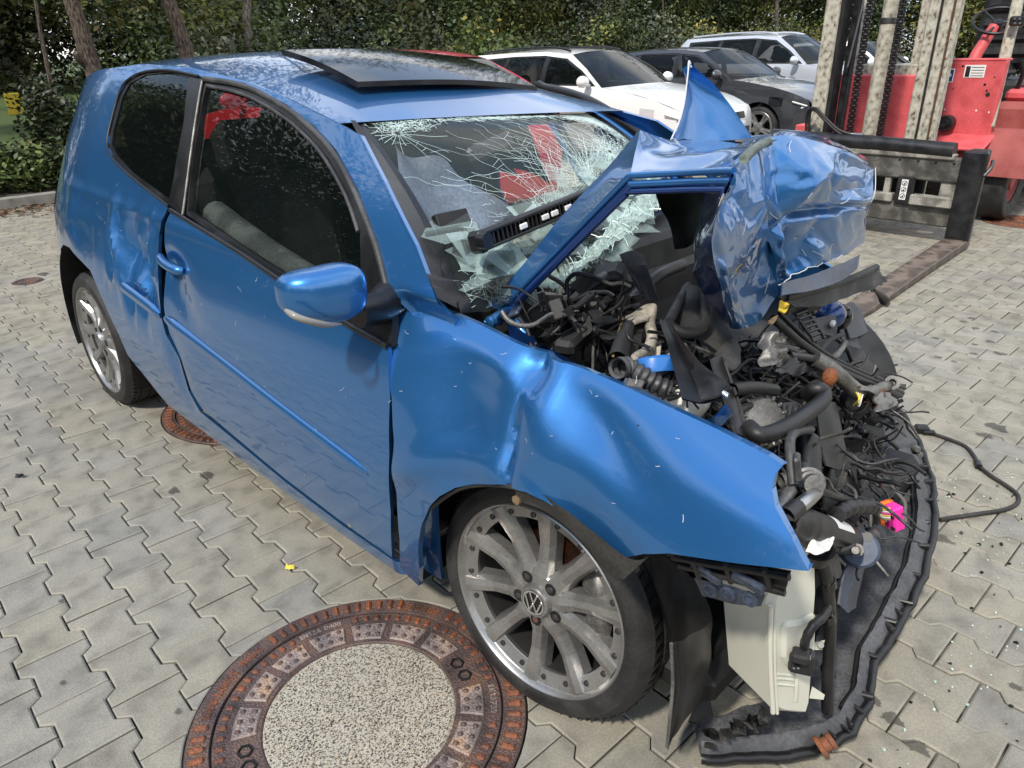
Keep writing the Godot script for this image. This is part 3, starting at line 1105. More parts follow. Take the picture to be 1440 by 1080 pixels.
var W := {}
func wheel_meshes() -> void:   # wheel turned about its local z, outer face towards +z
	var I := Transform3D()
	var m := MB.new()
	m.lathe(I, [Vector2(0.236, -0.012), Vector2(0.243, 0.004), Vector2(0.252, 0.012), Vector2(0.268, 0.014), Vector2(0.284, 0.008), Vector2(0.287, 0.0085), Vector2(0.296, 0.0), Vector2(0.303, -0.012), Vector2(0.308, -0.017), Vector2(0.3095, -0.046), Vector2(0.303, -0.048), Vector2(0.303, -0.054), Vector2(0.311, -0.056), Vector2(0.312, -0.088), Vector2(0.305, -0.090), Vector2(0.305, -0.098), Vector2(0.312, -0.100), Vector2(0.312, -0.128), Vector2(0.305, -0.130), Vector2(0.305, -0.138), Vector2(0.311, -0.140), Vector2(0.3095, -0.172), Vector2(0.303, -0.192), Vector2(0.285, -0.205), Vector2(0.25, -0.207), Vector2(0.236, -0.195)], 96)
	W.tyre = m.mesh()
	m = MB.new()
	for i in 72:   # sipes across the shoulder blocks
		var a := TAU * i / 72
		for s in [[-0.026, 0.026, 0.12], [-0.072, 0.024, -0.25], [-0.114, 0.022, 0.25], [-0.158, 0.026, -0.12]]:
			var o := Vector3(cos(a + s[2] * 0.12), sin(a + s[2] * 0.12), 0)
			m.box(Transform3D(Basis(o, Vector3(-o.y, o.x, 0), Vector3.BACK).rotated(o, s[2] * 2.0), o * 0.3105 + Vector3(0, 0, s[0])), Vector3(0.003, 0.004, s[1]), 0.0)
	W.sipes = m.mesh()
	m = MB.new()
	m.lathe(I, [Vector2(0.222, -0.20), Vector2(0.222, -0.16), Vector2(0.206, -0.13), Vector2(0.206, -0.026)], 64)
	W.barrel = m.mesh()
	m = MB.new()
	m.lathe(I, [Vector2(0.2055, -0.032), Vector2(0.202, -0.020), Vector2(0.206, -0.017), Vector2(0.232, -0.008), Vector2(0.236, -0.003), Vector2(0.239, 0.006), Vector2(0.244, 0.010), Vector2(0.248, 0.007), Vector2(0.249, 0.0), Vector2(0.246, -0.012)], 96)
	W.rim = m.mesh()
	m = MB.new()   # one spoke along +x: from the hub to the rim flange, twin bevels
	var sp := [[0.030, 0.034, -0.008], [0.066, 0.029, -0.006], [0.10, 0.0215, -0.014], [0.15, 0.0205, -0.015], [0.20, 0.0245, -0.006], [0.235, 0.030, 0.0]]
	for s in sp.size() - 1:
		var p: Array = sp[s]; var q: Array = sp[s + 1]
		var ring := func(w: Array) -> Array:
			return [Vector3(w[0], -w[1] * 1.15, w[2] - 0.045), Vector3(w[0], -w[1], w[2] - 0.020), Vector3(w[0], -w[1] * 0.66, w[2] - 0.003), Vector3(w[0], 0, w[2] + 0.001), Vector3(w[0], w[1] * 0.66, w[2] - 0.003), Vector3(w[0], w[1], w[2] - 0.020), Vector3(w[0], w[1] * 1.15, w[2] - 0.045)]
		var A: Array = ring.call(p); var B: Array = ring.call(q)
		for k in 6:
			m.fquad(A[k], A[k + 1], B[k + 1], B[k])
	W.spoke = m.mesh()
	m = MB.new()
	m.lathe(I, [Vector2(0.085, -0.05), Vector2(0.078, -0.018), Vector2(0.070, -0.010), Vector2(0.058, -0.008), Vector2(0.044, -0.006), Vector2(0.041, 0.004), Vector2(0.038, 0.008), Vector2(0.034, 0.0085), Vector2(0.033, 0.006), Vector2(0.0, 0.0062)], 40)
	W.hub = m.mesh()
	m = MB.new()
	for k in 5:
		var a := deg_to_rad(52.0 + 72.0 * k)
		m.lathe(Transform3D(Basis(), Vector3(cos(a), sin(a), 0) * 0.0585 + Vector3(0, 0, -0.0065)), [Vector2(0.0155, 0.0005), Vector2(0.0140, 0.0012), Vector2(0.0, 0.0006)], 16)
	W.seats = m.mesh()
	m = MB.new()
	m.lathe(I, [Vector2(0.0085, -0.02), Vector2(0.0085, -0.0045), Vector2(0.006, -0.0030), Vector2(0.0, -0.0030)], 6)
	W.bolt = m.mesh()
	m = MB.new()
	m.lathe(I, [Vector2(0.0072, -0.002), Vector2(0.0068, 0.0032), Vector2(0.0045, 0.004), Vector2(0.004, 0.0022), Vector2(0.0, 0.0022)], 12)
	W.rivet = m.mesh()
	m = MB.new()
	m.lathe(I, [Vector2(0.155, -0.075), Vector2(0.155, -0.085), Vector2(0.150, -0.070), Vector2(0.085, -0.070), Vector2(0.080, -0.045), Vector2(0.05, -0.045)], 64)
	W.disc = m.mesh()
	m = MB.new()
	m.grid(10, 6, func(a: float, b: float) -> Vector3:
		var th := lerpf(-0.55, 0.75, a)
		var r := lerpf(0.105, 0.178, b)
		return Vector3(cos(th) * r, sin(th) * r, -0.035 - 0.02 * pow(absf(a - 0.5) * 2, 4.0) - 0.02 * pow(absf(b - 0.5) * 2, 4.0)))
	W.caliper = m.mesh()
	m = MB.new()   # emblem: a ring with a V over a W
	m.lathe(I, [Vector2(0.031, 0.006), Vector2(0.0308, 0.0098), Vector2(0.0272, 0.0098), Vector2(0.027, 0.006)], 40)
	var bars := [[-0.0115, 0.0255, -0.001, 0.001], [0.0115, 0.0255, 0.001, 0.001], [-0.024, 0.0125, -0.0105, -0.0245], [0.024, 0.0125, 0.0105, -0.0245], [-0.0105, -0.0245, 0.0, -0.0025], [0.0105, -0.0245, 0.0, -0.0025]]
	for b in bars:
		var p := Vector3(b[0], b[1], 0.0085); var q := Vector3(b[2], b[3], 0.0085)
		var d := (q - p).normalized()
		m.box(Transform3D(Basis(d, Vector3.BACK.cross(d), Vector3.BACK), (p + q) * 0.5), Vector3(p.distance_to(q), 0.0046, 0.0028), 0.0006)
	W.emblem = m.mesh()
	m = MB.new()
	m.lathe(I, [Vector2(0.030, 0.0066), Vector2(0.0, 0.0068)], 32)
	W.emblem_face = m.mesh()
	m = MB.new()
	m.lathe(I, [Vector2(0.203, -0.192), Vector2(0.06, -0.16), Vector2(0.0, -0.16)], 40)
	W.well = m.mesh()

func wheel(parent: Node3D, x: Transform3D, roll: float, detail := true) -> Node3D:
	var w := Node3D.new()
	w.name = "wheel"
	parent.add_child(w, true)
	w.transform = world_of(parent).affine_inverse() * x * Transform3D(Basis(Vector3.BACK, roll), Vector3.ZERO)
	part("tyre", W.tyre, M.tyre, w, true)
	if detail:
		part("tread_cuts", W.sipes, M.black_deep, w, true)
	part("rim", W.rim, M.alloy, w, true)
	part("barrel", W.barrel, M.steel_dark, w, true)  # darker metal than the rim, painting in the shade between the spokes
	for k in 10:
		var s := part("spoke", W.spoke, M.alloy, w, true)
		s.rotation.z = deg_to_rad(16.0 + 36.0 * k)
	part("hub", W.hub, M.alloy, w, true)
	part("brake_disc", W.disc, M.brake, w, true)
	part("inner_well", W.well, M.black_deep, w, true)
	if detail:
		part("bolt_seat_shade", W.seats, M.black_deep, w, true)  # flat black discs standing in for the shade of the bolt recesses
		part("caliper", W.caliper, M.cast_alu, w, true)
		for k in 5:
			var a := deg_to_rad(52.0 + 72.0 * k)
			var b := part("wheel_bolt", W.bolt, M.rust if k == 3 else M.steel_dark, w, true)
			b.position = Vector3(cos(a), sin(a), 0) * 0.0585
		for k in 10:
			for s in [-9.0, 9.0]:
				var a := deg_to_rad(16.0 + 36.0 * k + 18.0 + s)
				var b := part("rivet", W.rivet, M.steel_dark, w, true)
				b.position = Vector3(cos(a), sin(a), 0) * 0.2185 + Vector3(0, 0, -0.012)
		part("emblem_face", W.emblem_face, M.black_gloss, w, true)
		part("emblem", W.emblem, M.chrome, w, true)
	return w

func V2(l: Array) -> PackedVector2Array:
	var o := PackedVector2Array()
	for q in l:
		o.append(q if q is Vector2 else Vector2(q[0], q[1]))
	return o
func V3x(l: Array) -> Array:   # [u, v, x] -> points on planes across the car
	var o := []
	for q in l:
		o.append(PX(q[0], q[1], q[2]))
	return o
func along(c: Array, t: float) -> Vector3:   # a point on a polyline, t from 0 to 1
	var n := c.size() - 1
	var f := clampf(t * n, 0.0, n - 0.0001)
	var i := int(f)
	return c[i].lerp(c[i + 1], f - i)
func coons(bot: Array, top: Array, lef: Array, rig: Array, nu: int, nv: int, disp: Callable) -> MB:   # a sheet over four edge curves; bot and top run left to right, lef and rig bottom to top
	var m := MB.new()
	var b := smooth(bot, 6); var t := smooth(top, 6); var l := smooth(lef, 6); var r := smooth(rig, 6)
	var nn: Vector3 = (b[-1] - b[0] + t[-1] - t[0]).cross(l[-1] - l[0] + r[-1] - r[0]).normalized()
	m.grid(nu, nv, func(s: float, q: float) -> Vector3:
		var p: Vector3 = along(b, s).lerp(along(t, s), q) + along(l, q).lerp(along(r, q), s) - (b[0].lerp(b[-1], s)).lerp(t[0].lerp(t[-1], s), q)
		return p + nn * float(disp.call(s, q, p)))
	return m

func wreck() -> void:
	wheel_meshes()
	var car := thing("wrecked_car", "bright blue three-door hatchback with a crushed front and shattered windscreen", "car", Vector3(1.3, 0, 0))
	# ---- right-hand body side
	var quarter := [[280, 107], [235, 99], [200, 102], [178, 114], [166, 135], [153, 185], [151, 205], [158, 222], [180, 245], [237, 290]]
	var opening := [[222, 330], [221, 370], [222, 400], [225, 448], [231, 472], [248, 507], [263, 551], [281, 579], [318, 609], [399, 676], [479, 737], [566, 797]]
	var up := [[567, 640], [562, 490], [552, 418], [533, 343], [503, 266], [473, 211], [442, 177], [402, 146], [343, 116]]
	var hole := S2(quarter + opening + up, z_smooth)
	var rail := [Vector2(-0.55, 1.385), Vector2(-0.2, 1.428), Vector2(0.3, 1.452), Vector2(0.76, 1.442), Vector2(1.25, 1.402), Vector2(1.5, 1.366), Vector2(1.785, 1.316)]
	var outer := V2(rail)
	outer.append_array(S2([[491, 166], [507, 190], [541, 256], [585, 345], [612, 418]], z_smooth).slice(1))
	outer.append_array(V2([[2.40, 0.95], [2.36, 0.5], [2.31, 0.21]]))
	outer.append_array(V2([[1.9, 0.185], [1.3, 0.185], [0.66, 0.19]]))
	outer.append_array(S2([[207, 533], [180, 500], [167, 470], [147, 427], [127, 380], [110, 362]], z_smooth))
	outer.append_array(V2([[-0.02, 0.735], [-0.15, 0.725], [-0.28, 0.68], [-0.37, 0.59], [-0.42, 0.47], [-0.43, 0.33], [-0.50, 0.28], [-0.68, 0.33], [-0.73, 0.5], [-0.74, 0.66], [-0.73, 0.82], [-0.69, 0.98], [-0.61, 1.2]]))
	part("body_side", panel(outer, [hole], z_body, 0.0125), M.blue, car)
	# mirror image on the far side, let down with the lean of the wreck; its door stands open
	var hole_l := PackedVector2Array(); var outer_l := PackedVector2Array()
	for q in hole:
		hole_l.append(q)
	for q in outer:
		outer_l.append(q)
	part("body_side", panel(outer_l, [hole_l], z_smooth, 0.05, -1.0, 0.012, LEAN), M.blue, car)
	# black gasket and pillar round the quarter window, glass inside
	var qglass := S2([[264, 109], [235, 102], [203, 105], [181, 117], [170, 137], [157, 186], [155, 204], [162, 220], [183, 243], [235, 281], [242, 250], [256, 170]], z_smooth)
	var zin := func(x: float, y: float) -> float: return z_smooth(x, y) - 0.006
	var zin2 := func(x: float, y: float) -> float: return z_smooth(x, y) - 0.010
	var gask := S2(quarter + [[257, 304], [270, 200], [285, 109]], z_smooth)
	part("window_gasket", panel(gask.duplicate(), [qglass], zin, 0.03), M.black, car)
	part("quarter_window", panel(qglass.duplicate(), [], zin2, 0.04, 1.0, 0.0), M.dark_pane, car)
	part("window_gasket", panel(gask.duplicate(), [qglass], zin, 0.05, -1.0, 0.012, LEAN), M.black, car)
	part("quarter_window", panel(qglass.duplicate(), [], zin2, 0.06, -1.0, 0.0, LEAN), M.dark_pane, car)
	var m := MB.new()
	var qrim := smooth([[279, 107], [235, 99], [200, 102], [178, 114], [166, 135], [153, 185], [151, 205], [158, 222], [180, 245], [237, 290]].map(func(q): return PSurf(q[0], q[1], z_smooth)), 4)
	m.tube(qrim, 0.005, 6)
	part("window_trim", m, M.black, car)
	# ---- door
	var door := Node3D.new()
	door.name = "door"
	car.add_child(door, true)
	var belt := [[240, 297], [333, 354], [395, 396], [480, 452], [546, 489]]
	var dpoly := S2(belt + [[548, 560], [547, 640], [549, 720], [551, 784], [479, 733], [399, 672], [319, 605], [284, 575], [267, 549], [251, 505], [234, 471], [229, 448], [226, 400], [226, 370], [231, 325]], z_smooth)
	part("outer_skin", panel(dpoly, [], z_door, 0.016), M.blue, door)
	var glass_px := [[262, 297], [288, 119], [341, 130], [393, 158], [431, 190], [459, 223], [487, 274], [503, 322], [506, 440], [400, 390], [333, 347]]
	var dglass := S2(glass_px, z_smooth)
	var frame := S2([[259, 302], [287, 110], [344, 119], [401, 149], [441, 180], [471, 214], [501, 268], [531, 345], [549, 420], [549, 489], [480, 452], [395, 395], [333, 353]], z_smooth)
	part("window_frame", panel(frame, [dglass], zin, 0.03, 1.0, 0.02), M.black, door)
	var zin3 := func(x: float, y: float) -> float: return z_smooth(x, y) - 0.018
	part("window_glass", panel(dglass.duplicate(), [], zin3, 0.05, 1.0, 0.0), M.pane, door)
	m = MB.new()
	m.tube(smooth([[257, 302], [262, 265], [270, 205], [278, 150], [285, 111]].map(func(q): return PSurf(q[0], q[1], z_smooth)), 3), 0.005, 6)
	part("chrome_strip", m, M.cast_alu, door)
	m = MB.new()
	m.tube(smooth([[287, 110], [344, 120], [400, 149], [440, 180], [470, 214], [500, 268], [530, 345], [549, 420]].map(func(q): return PSurf(q[0], q[1], z_smooth) + Vector3(0, -0.002, 0.002)), 4), 0.009, 6)
	part("door_seal", m, M.grey_plastic, door)
	m = MB.new()
	m.tube(smooth([[290, 121], [341, 133], [392, 161], [430, 193], [457, 226], [485, 277], [502, 326]].map(func(q): return PSurf(q[0], q[1], z_smooth) + Vector3(0, 0, -0.004)), 4), 0.006, 6)
	part("glass_run", m, M.grey_plastic, door)
	m = MB.new()
	m.tube(smooth(belt.map(func(q): return PSurf(q[0], q[1] - 2, z_smooth) + Vector3(0, 0, 0.001)), 4), 0.008, 6)
	part("belt_seal", m, M.black, door)
	# rub strip in two lengths, painted
	for s in [[[230, 449], [300, 501], [400, 579], [517, 667]], [[169, 402], [190, 418], [224, 444]]]:
		m = MB.new()
		var pts := smooth(s.map(func(q): return PSurf(q[0], q[1], z_smooth)), 8)
		var k := m.v.size()
		for j in pts.size():
			var e: float = minf(1.0, minf(j, pts.size() - 1 - j) / 2.0)
			for q in [Vector3(0, 0.022, -0.004), Vector3(0, 0.017, 0.009), Vector3(0, 0.004, 0.013), Vector3(0, -0.012, 0.011), Vector3(0, -0.020, 0.006), Vector3(0, -0.022, -0.004)]:
				m.add(pts[j] + Vector3(0, q.y * lerpf(0.5, 1.0, e), -0.004 + q.z * lerpf(0.3, 1.0, e)))
		for j in pts.size() - 1:
			for i in 5:
				m.quad(k + j * 6 + i, k + j * 6 + i + 1, k + j * 6 + i + 7, k + j * 6 + i + 6)
		part("rub_strip", m, M.blue, door if s.size() == 4 else car)
	# handle: a bar over the recess
	var hp := PSurf(238, 372, z_smooth)
	m = MB.new()
	m.tube(smooth([hp + Vector3(-0.085, 0.012, -0.010), hp + Vector3(-0.06, 0.008, 0.002), hp + Vector3(0.0, 0.0, 0.009), hp + Vector3(0.065, -0.006, 0.004), hp + Vector3(0.085, -0.008, -0.012)], 5), [0.010, 0.012, 0.014, 0.015, 0.016, 0.016, 0.016, 0.016, 0.016, 0.016, 0.016, 0.016, 0.016, 0.016, 0.016, 0.015, 0.015, 0.014, 0.013, 0.012, 0.010], 10)
	part("handle", m, M.blue, door)
	# ---- mirror
	var mr := Node3D.new()
	mr.name = "mirror"
	door.add_child(mr, true)
	var mc := PZ(452, 414, 0.955)
	m = MB.new()
	m.grid(28, 20, func(a: float, b: float) -> Vector3:
		var th := a * TAU
		var ph := b * PI
		var d := Vector3(cos(th) * sin(ph), sin(th) * sin(ph), cos(ph))
		var e := Vector3(signf(d.x) * pow(absf(d.x), 0.72), signf(d.y) * pow(absf(d.y), 0.66), signf(d.z) * pow(absf(d.z), 0.72))
		var q := Vector3(e.x * (0.056 if e.x > 0 else 0.045), e.y * 0.060, e.z * 0.083)
		q.y *= 1.0 - 0.22 * e.z * 0.5
		q.x -= 0.03 * e.z
		q.y += 0.010 * e.z * e.z
		return mc + q)
	part("housing", m, M.blue, mr)
	m = MB.new()
	m.tube(smooth([PX(401, 436, mc.x + 0.02), PX(416, 445, mc.x + 0.05), PX(436, 452, mc.x + 0.062), PX(460, 457, mc.x + 0.06), PX(480, 456, mc.x + 0.045)], 5), [0.003, 0.005, 0.006, 0.007, 0.0075, 0.0075, 0.0075, 0.0075, 0.0075, 0.0075, 0.0075, 0.0075, 0.0075, 0.0075, 0.0075, 0.007, 0.006, 0.005, 0.004, 0.003, 0.002], 8)
	part("turn_signal", m, M.lens_amber, mr)
	m = MB.new()
	m.tube([mc + Vector3(0.02, -0.055, -0.07), mc + Vector3(0.015, -0.06, -0.13), mc + Vector3(-0.01, -0.05, -0.20)], [0.035, 0.04, 0.05], 10)
	part("foot", m, M.black, mr)
	# ---- dented front wing
	var fpoly := S2([[541, 426], [556, 420], [575, 418], [600, 425], [640, 441], [690, 464], [740, 488], [800, 512], [850, 531], [910, 558], [960, 581], [1010, 604], [1045, 622], [1080, 640], [1101, 654], [1090, 668], [1086, 688], [1090, 712], [1102, 735], [1118, 765], [1137, 803], [1080, 797], [1000, 787], [940, 778], [905, 779], [880, 784], [860, 775], [835, 752], [800, 727], [765, 704], [740, 692], [700, 681], [665, 681], [640, 686], [618, 698], [604, 712], [593, 738], [588, 765], [590, 800], [589, 824], [563, 800], [562, 760], [557, 690], [554, 620], [551, 560], [546, 480]], z_fend)
	part("front_wing", panel(fpoly, [], z_fend, 0.0125, 1.0, 0.016), M.blue, car)
	var fl_l := PackedVector2Array()
	for q in [[2.21, 0.90], [2.45, 0.88], [2.62, 0.80], [2.62, 0.735], [2.45, 0.70], [2.33, 0.60], [2.28, 0.45], [2.27, 0.22], [2.22, 0.22]]:
		fl_l.append(Vector2(q[0], q[1]))
	part("front_wing", panel(fl_l, [], z_fend0, 0.04, -1.0, 0.012, LEAN), M.blue, car)
	# nicks and scuffs in the paint
	m = MB.new()
	rng.seed = 61
	for i in 60:
		var kind := i % 3
		var cx: float = [rng.randf_range(2.25, 3.15), rng.randf_range(1.05, 2.15), rng.randf_range(0.1, 0.95)][kind]
		var cy: float = [rng.randf_range(0.74, 0.95), rng.randf_range(0.35, 0.90), rng.randf_range(0.60, 0.98)][kind]
		var zz: Callable = [z_fend, z_door, z_body][kind]
		var an := rng.randfn(0.0, 0.5) + (0.0 if rng.randf() < 0.6 else 1.5)
		var ln := rng.randf_range(0.003, 0.014) * (2.5 if rng.randf() < 0.12 else 1.0)
		var pts := []
		for k in 4:
			var w := Vector2(cx, cy) + Vector2.from_angle(an + k * 0.1) * ln * k / 3.0
			pts.append(Vector3(w.x, w.y, float(zz.call(w.x, w.y)) + 0.0022))
		ribbon(m, pts, rng.randf_range(0.0005, 0.0011), Vector3(0, 0.2, 1))
	part("paint_nicks", m, M.scratch, car).set_meta("kind", "stuff")
	# torn arch lip over the front tyre
	m = MB.new()
	m.tube(smooth([[600, 716], [640, 689], [690, 684], [735, 694], [790, 722], [835, 756], [870, 792], [890, 806]].map(func(q): return PSurf(q[0], q[1] + 3, z_fend) + Vector3(0, 0.004, -0.012)), 4), 0.006, 6)
	part("arch_lip", m, M.charcoal_dirty, car)
	m = coons([PZ(730, 704, 0.872), PZ(768, 720, 0.876), PZ(815, 757, 0.885), PZ(856, 806, 0.895), PZ(876, 816, 0.90)], [PZ(722, 680, 0.874), PZ(765, 697, 0.882), PZ(828, 742, 0.895), PZ(885, 786, 0.905), PZ(913, 782, 0.905)], [PZ(730, 704, 0.872), PZ(722, 680, 0.874)], [PZ(876, 816, 0.90), PZ(913, 782, 0.905)], 24, 4, func(_a, _b, p): return 0.004 * rough_n.get_noise_3dv(p * 3.0))
	part("arch_strip", m, M.charcoal_dirty, car)
	m = MB.new()
	var clip := PZ(727, 703, 0.875)
	m.lathe(Transform3D(Basis(), clip), [Vector2(0.010, -0.004), Vector2(0.010, 0.004), Vector2(0.004, 0.006), Vector2(0.0, 0.006)], 10)
	part("liner_clip", m, M.tan, car)
	# wheel housings
	for s in [[Vector3(0, 0.33, 0), 0.425, 1.0], [Vector3(2.60, 0.32, 0), 0.36, 0.95], [Vector3(0, 0.31, 0), 0.425, -1.0], [Vector3(2.52, 0.30, 0), 0.34, -1.0]]:
		m = MB.new()
		var w: Array = s
		m.grid(28, 5, func(a: float, b: float) -> Vector3:
			var th := lerpf(0.85 if w[0].x > 2.0 and w[2] > 0.0 else -0.35, PI + 0.35, a)
			return w[0] + Vector3(cos(th) * w[1], sin(th) * w[1] * 0.99, w[2] * lerpf(0.855, 0.50, b)))
		m.grid(28, 3, func(a: float, b: float) -> Vector3:
			var th := lerpf(-0.35, PI + 0.35, a)
			return w[0] + Vector3(cos(th) * w[1] * (1 - b), sin(th) * w[1] * 0.99 * (1 - b), w[2] * 0.50))
		part("wheel_arch_liner", m, M.black_deep, car)
	# ---- wheels
	wheel(car, wheel_frame(Vector3(2.6146, 0.300, 0.742), Vector3(0.0791, 0.0698, 0.9944).normalized()), 0.0)
	wheel(car, wheel_frame(Vector3(0.0, 0.306, 0.852), Vector3(0, 0.01, 1).normalized()), deg_to_rad(20.0))
	wheel(car, wheel_frame(Vector3(0.0, 0.306, -0.852), Vector3(0, 0, -1)), 0.4, false)
	wheel(car, wheel_frame(Vector3(2.52, 0.300, -0.80), Vector3(0.1, 0.05, -1).normalized()), 0.9, false)
	# ---- roof, tail
	var redge := rail.map(func(q): return Vector3(q.x, q.y, z_body(q.x, q.y)))
	var crown := [Vector3(-0.66, 1.43, 0), Vector3(-0.25, 1.487, 0), Vector3(0.3, 1.510, 0), Vector3(0.80, 1.512, 0), Vector3(1.28, 1.462, 0), Vector3(1.53, 1.408, 0), Vector3(1.80, 1.322, 0)]
	part("roof", skin(redge, crown, 40, 2.4, LEAN, 6), M.blue, car)
	var tl := [Vector2(-0.55, 1.385), Vector2(-0.61, 1.2), Vector2(-0.69, 0.98)].map(func(q): return Vector3(q.x, q.y, z_body(q.x, q.y)))
	var tc := [Vector3(-0.66, 1.43, 0), Vector3(-0.76, 1.2, 0), Vector3(-0.82, 0.98, 0)]
	part("rear_window", skin(tl, tc, 16, 2.0, LEAN), M.pane, car)
	tl = [Vector2(-0.69, 0.98), Vector2(-0.73, 0.82), Vector2(-0.74, 0.66), Vector2(-0.73, 0.5), Vector2(-0.68, 0.33), Vector2(-0.5, 0.28)].map(func(q): return Vector3(q.x, q.y, z_body(q.x, q.y)))
	tc = [Vector3(-0.82, 0.98, 0), Vector3(-0.84, 0.84, 0), Vector3(-0.83, 0.66, 0), Vector3(-0.84, 0.5, 0), Vector3(-0.8, 0.3, 0), Vector3(-0.6, 0.24, 0)]
	part("tailgate", skin(tl, tc, 16, 2.0, LEAN), M.blue, car)
	m = MB.new()
	m.grid(10, 6, func(a: float, b: float) -> Vector3:
		var x := lerpf(-0.735, -0.50, a)
		var y := lerpf(0.80, 0.95, b)
		return Vector3(x, y, z_body(x, y) + 0.004 - 0.02 * pow(1 - a, 3.0)))
	part("tail_light", m, M.lens_red, car)
	# sunroof panel, tilted up at its rear edge
	m = MB.new()
	var sr := func(a: float, b: float, lift: float) -> Vector3:
		var q := Vector3(1.17, 1.490, 0.40).lerp(Vector3(1.14, 1.455, -0.40), a).lerp(Vector3(1.585, 1.398, 0.40).lerp(Vector3(1.555, 1.352, -0.40), a), b)
		var z := q.z
		var x := q.x + 0.03 * sin(PI * a) * b
		var y := q.y + 0.014 * sin(PI * a) + 0.010 * sin(PI * b)
		return Vector3(x, y + lift, z)
	m.grid(16, 12, func(a: float, b: float) -> Vector3: return sr.call(1 - a, b, 0.0))
	var sp := part("sunroof_panel", m, M.black_gloss, car)
	m = MB.new()
	for i in 16:
		m.fquad(sr.call(0.0, i / 16.0, 0.001), sr.call(0.0, (i + 1) / 16.0, 0.001), sr.call(0.0, (i + 1) / 16.0, -0.017), sr.call(0.0, i / 16.0, -0.017))
		m.fquad(sr.call(i / 16.0, 1.0, 0.001), sr.call((i + 1) / 16.0, 1.0, 0.001), sr.call((i + 1) / 16.0, 1.0, -0.014), sr.call(i / 16.0, 1.0, -0.014))
		m.fquad(sr.call(i / 16.0, 0.0, 0.001), sr.call((i + 1) / 16.0, 0.0, 0.001), sr.call((i + 1) / 16.0, 0.0, -0.017), sr.call(i / 16.0, 0.0, -0.017))
	part("panel_frame", m, M.black, sp)
	windscreen(car)
	cabin(car)
	bonnet(car)
	engine_bay(car)
	nose(car)

# ---------------------------------------------------------------- windscreen
var gTR := Vector3.ZERO
var gTL := Vector3.ZERO
var gBR := Vector3.ZERO
var gBL := Vector3.ZERO
func on_glass(s: float, t: float, lift := 0.0) -> Vector3:   # s from the right edge to the left, t from the cowl to the roof
	var p := gBR.lerp(gBL, s).lerp(gTR.lerp(gTL, s), t)
	var b := 4.0 * s * (1.0 - s)
	p += Vector3(0.10, 0.0, 0) * b * (1.0 - 0.55 * t) + Vector3(0.05, 0.06, 0) * sin(PI * t) * (0.4 + 0.6 * b)
	var low := smoothstep(0.42, 0.0, t)
	p += Vector3(0.0, -0.05, 0) * low * b + Vector3(0.5, 0.85, 0) * (0.020 * low * rough_n.get_noise_3d(s * 2.4, t * 2.4, 0.0))
	return p + Vector3(0.55, 0.83, 0.0) * lift
func ribbon(m: MB, pts: Array, w: float, up: Vector3) -> void:
	for i in pts.size() - 1:
		var a: Vector3 = pts[i]; var b: Vector3 = pts[i + 1]
		var sd := (b - a).cross(up).normalized() * w * 0.5
		m.fquad(a - sd, a + sd, b + sd, b - sd)
func crack_walk(m: MB, s: float, t: float, ang: float, length: float, w: float, wob: float) -> void:
	var pts := []
	var go := 0.0
	while go < length and s > 0.005 and s < 0.995 and t > 0.005 and t < 0.995:
		pts.append(on_glass(s, t, 0.003))
		ang += rng.randfn(0.0, wob)
		var st := rng.randf_range(0.012, 0.03)
		s += cos(ang) * st * 0.55
		t += sin(ang) * st
		go += st
	if pts.size() > 1:
		ribbon(m, pts, w, Vector3(0.55, 0.83, 0))

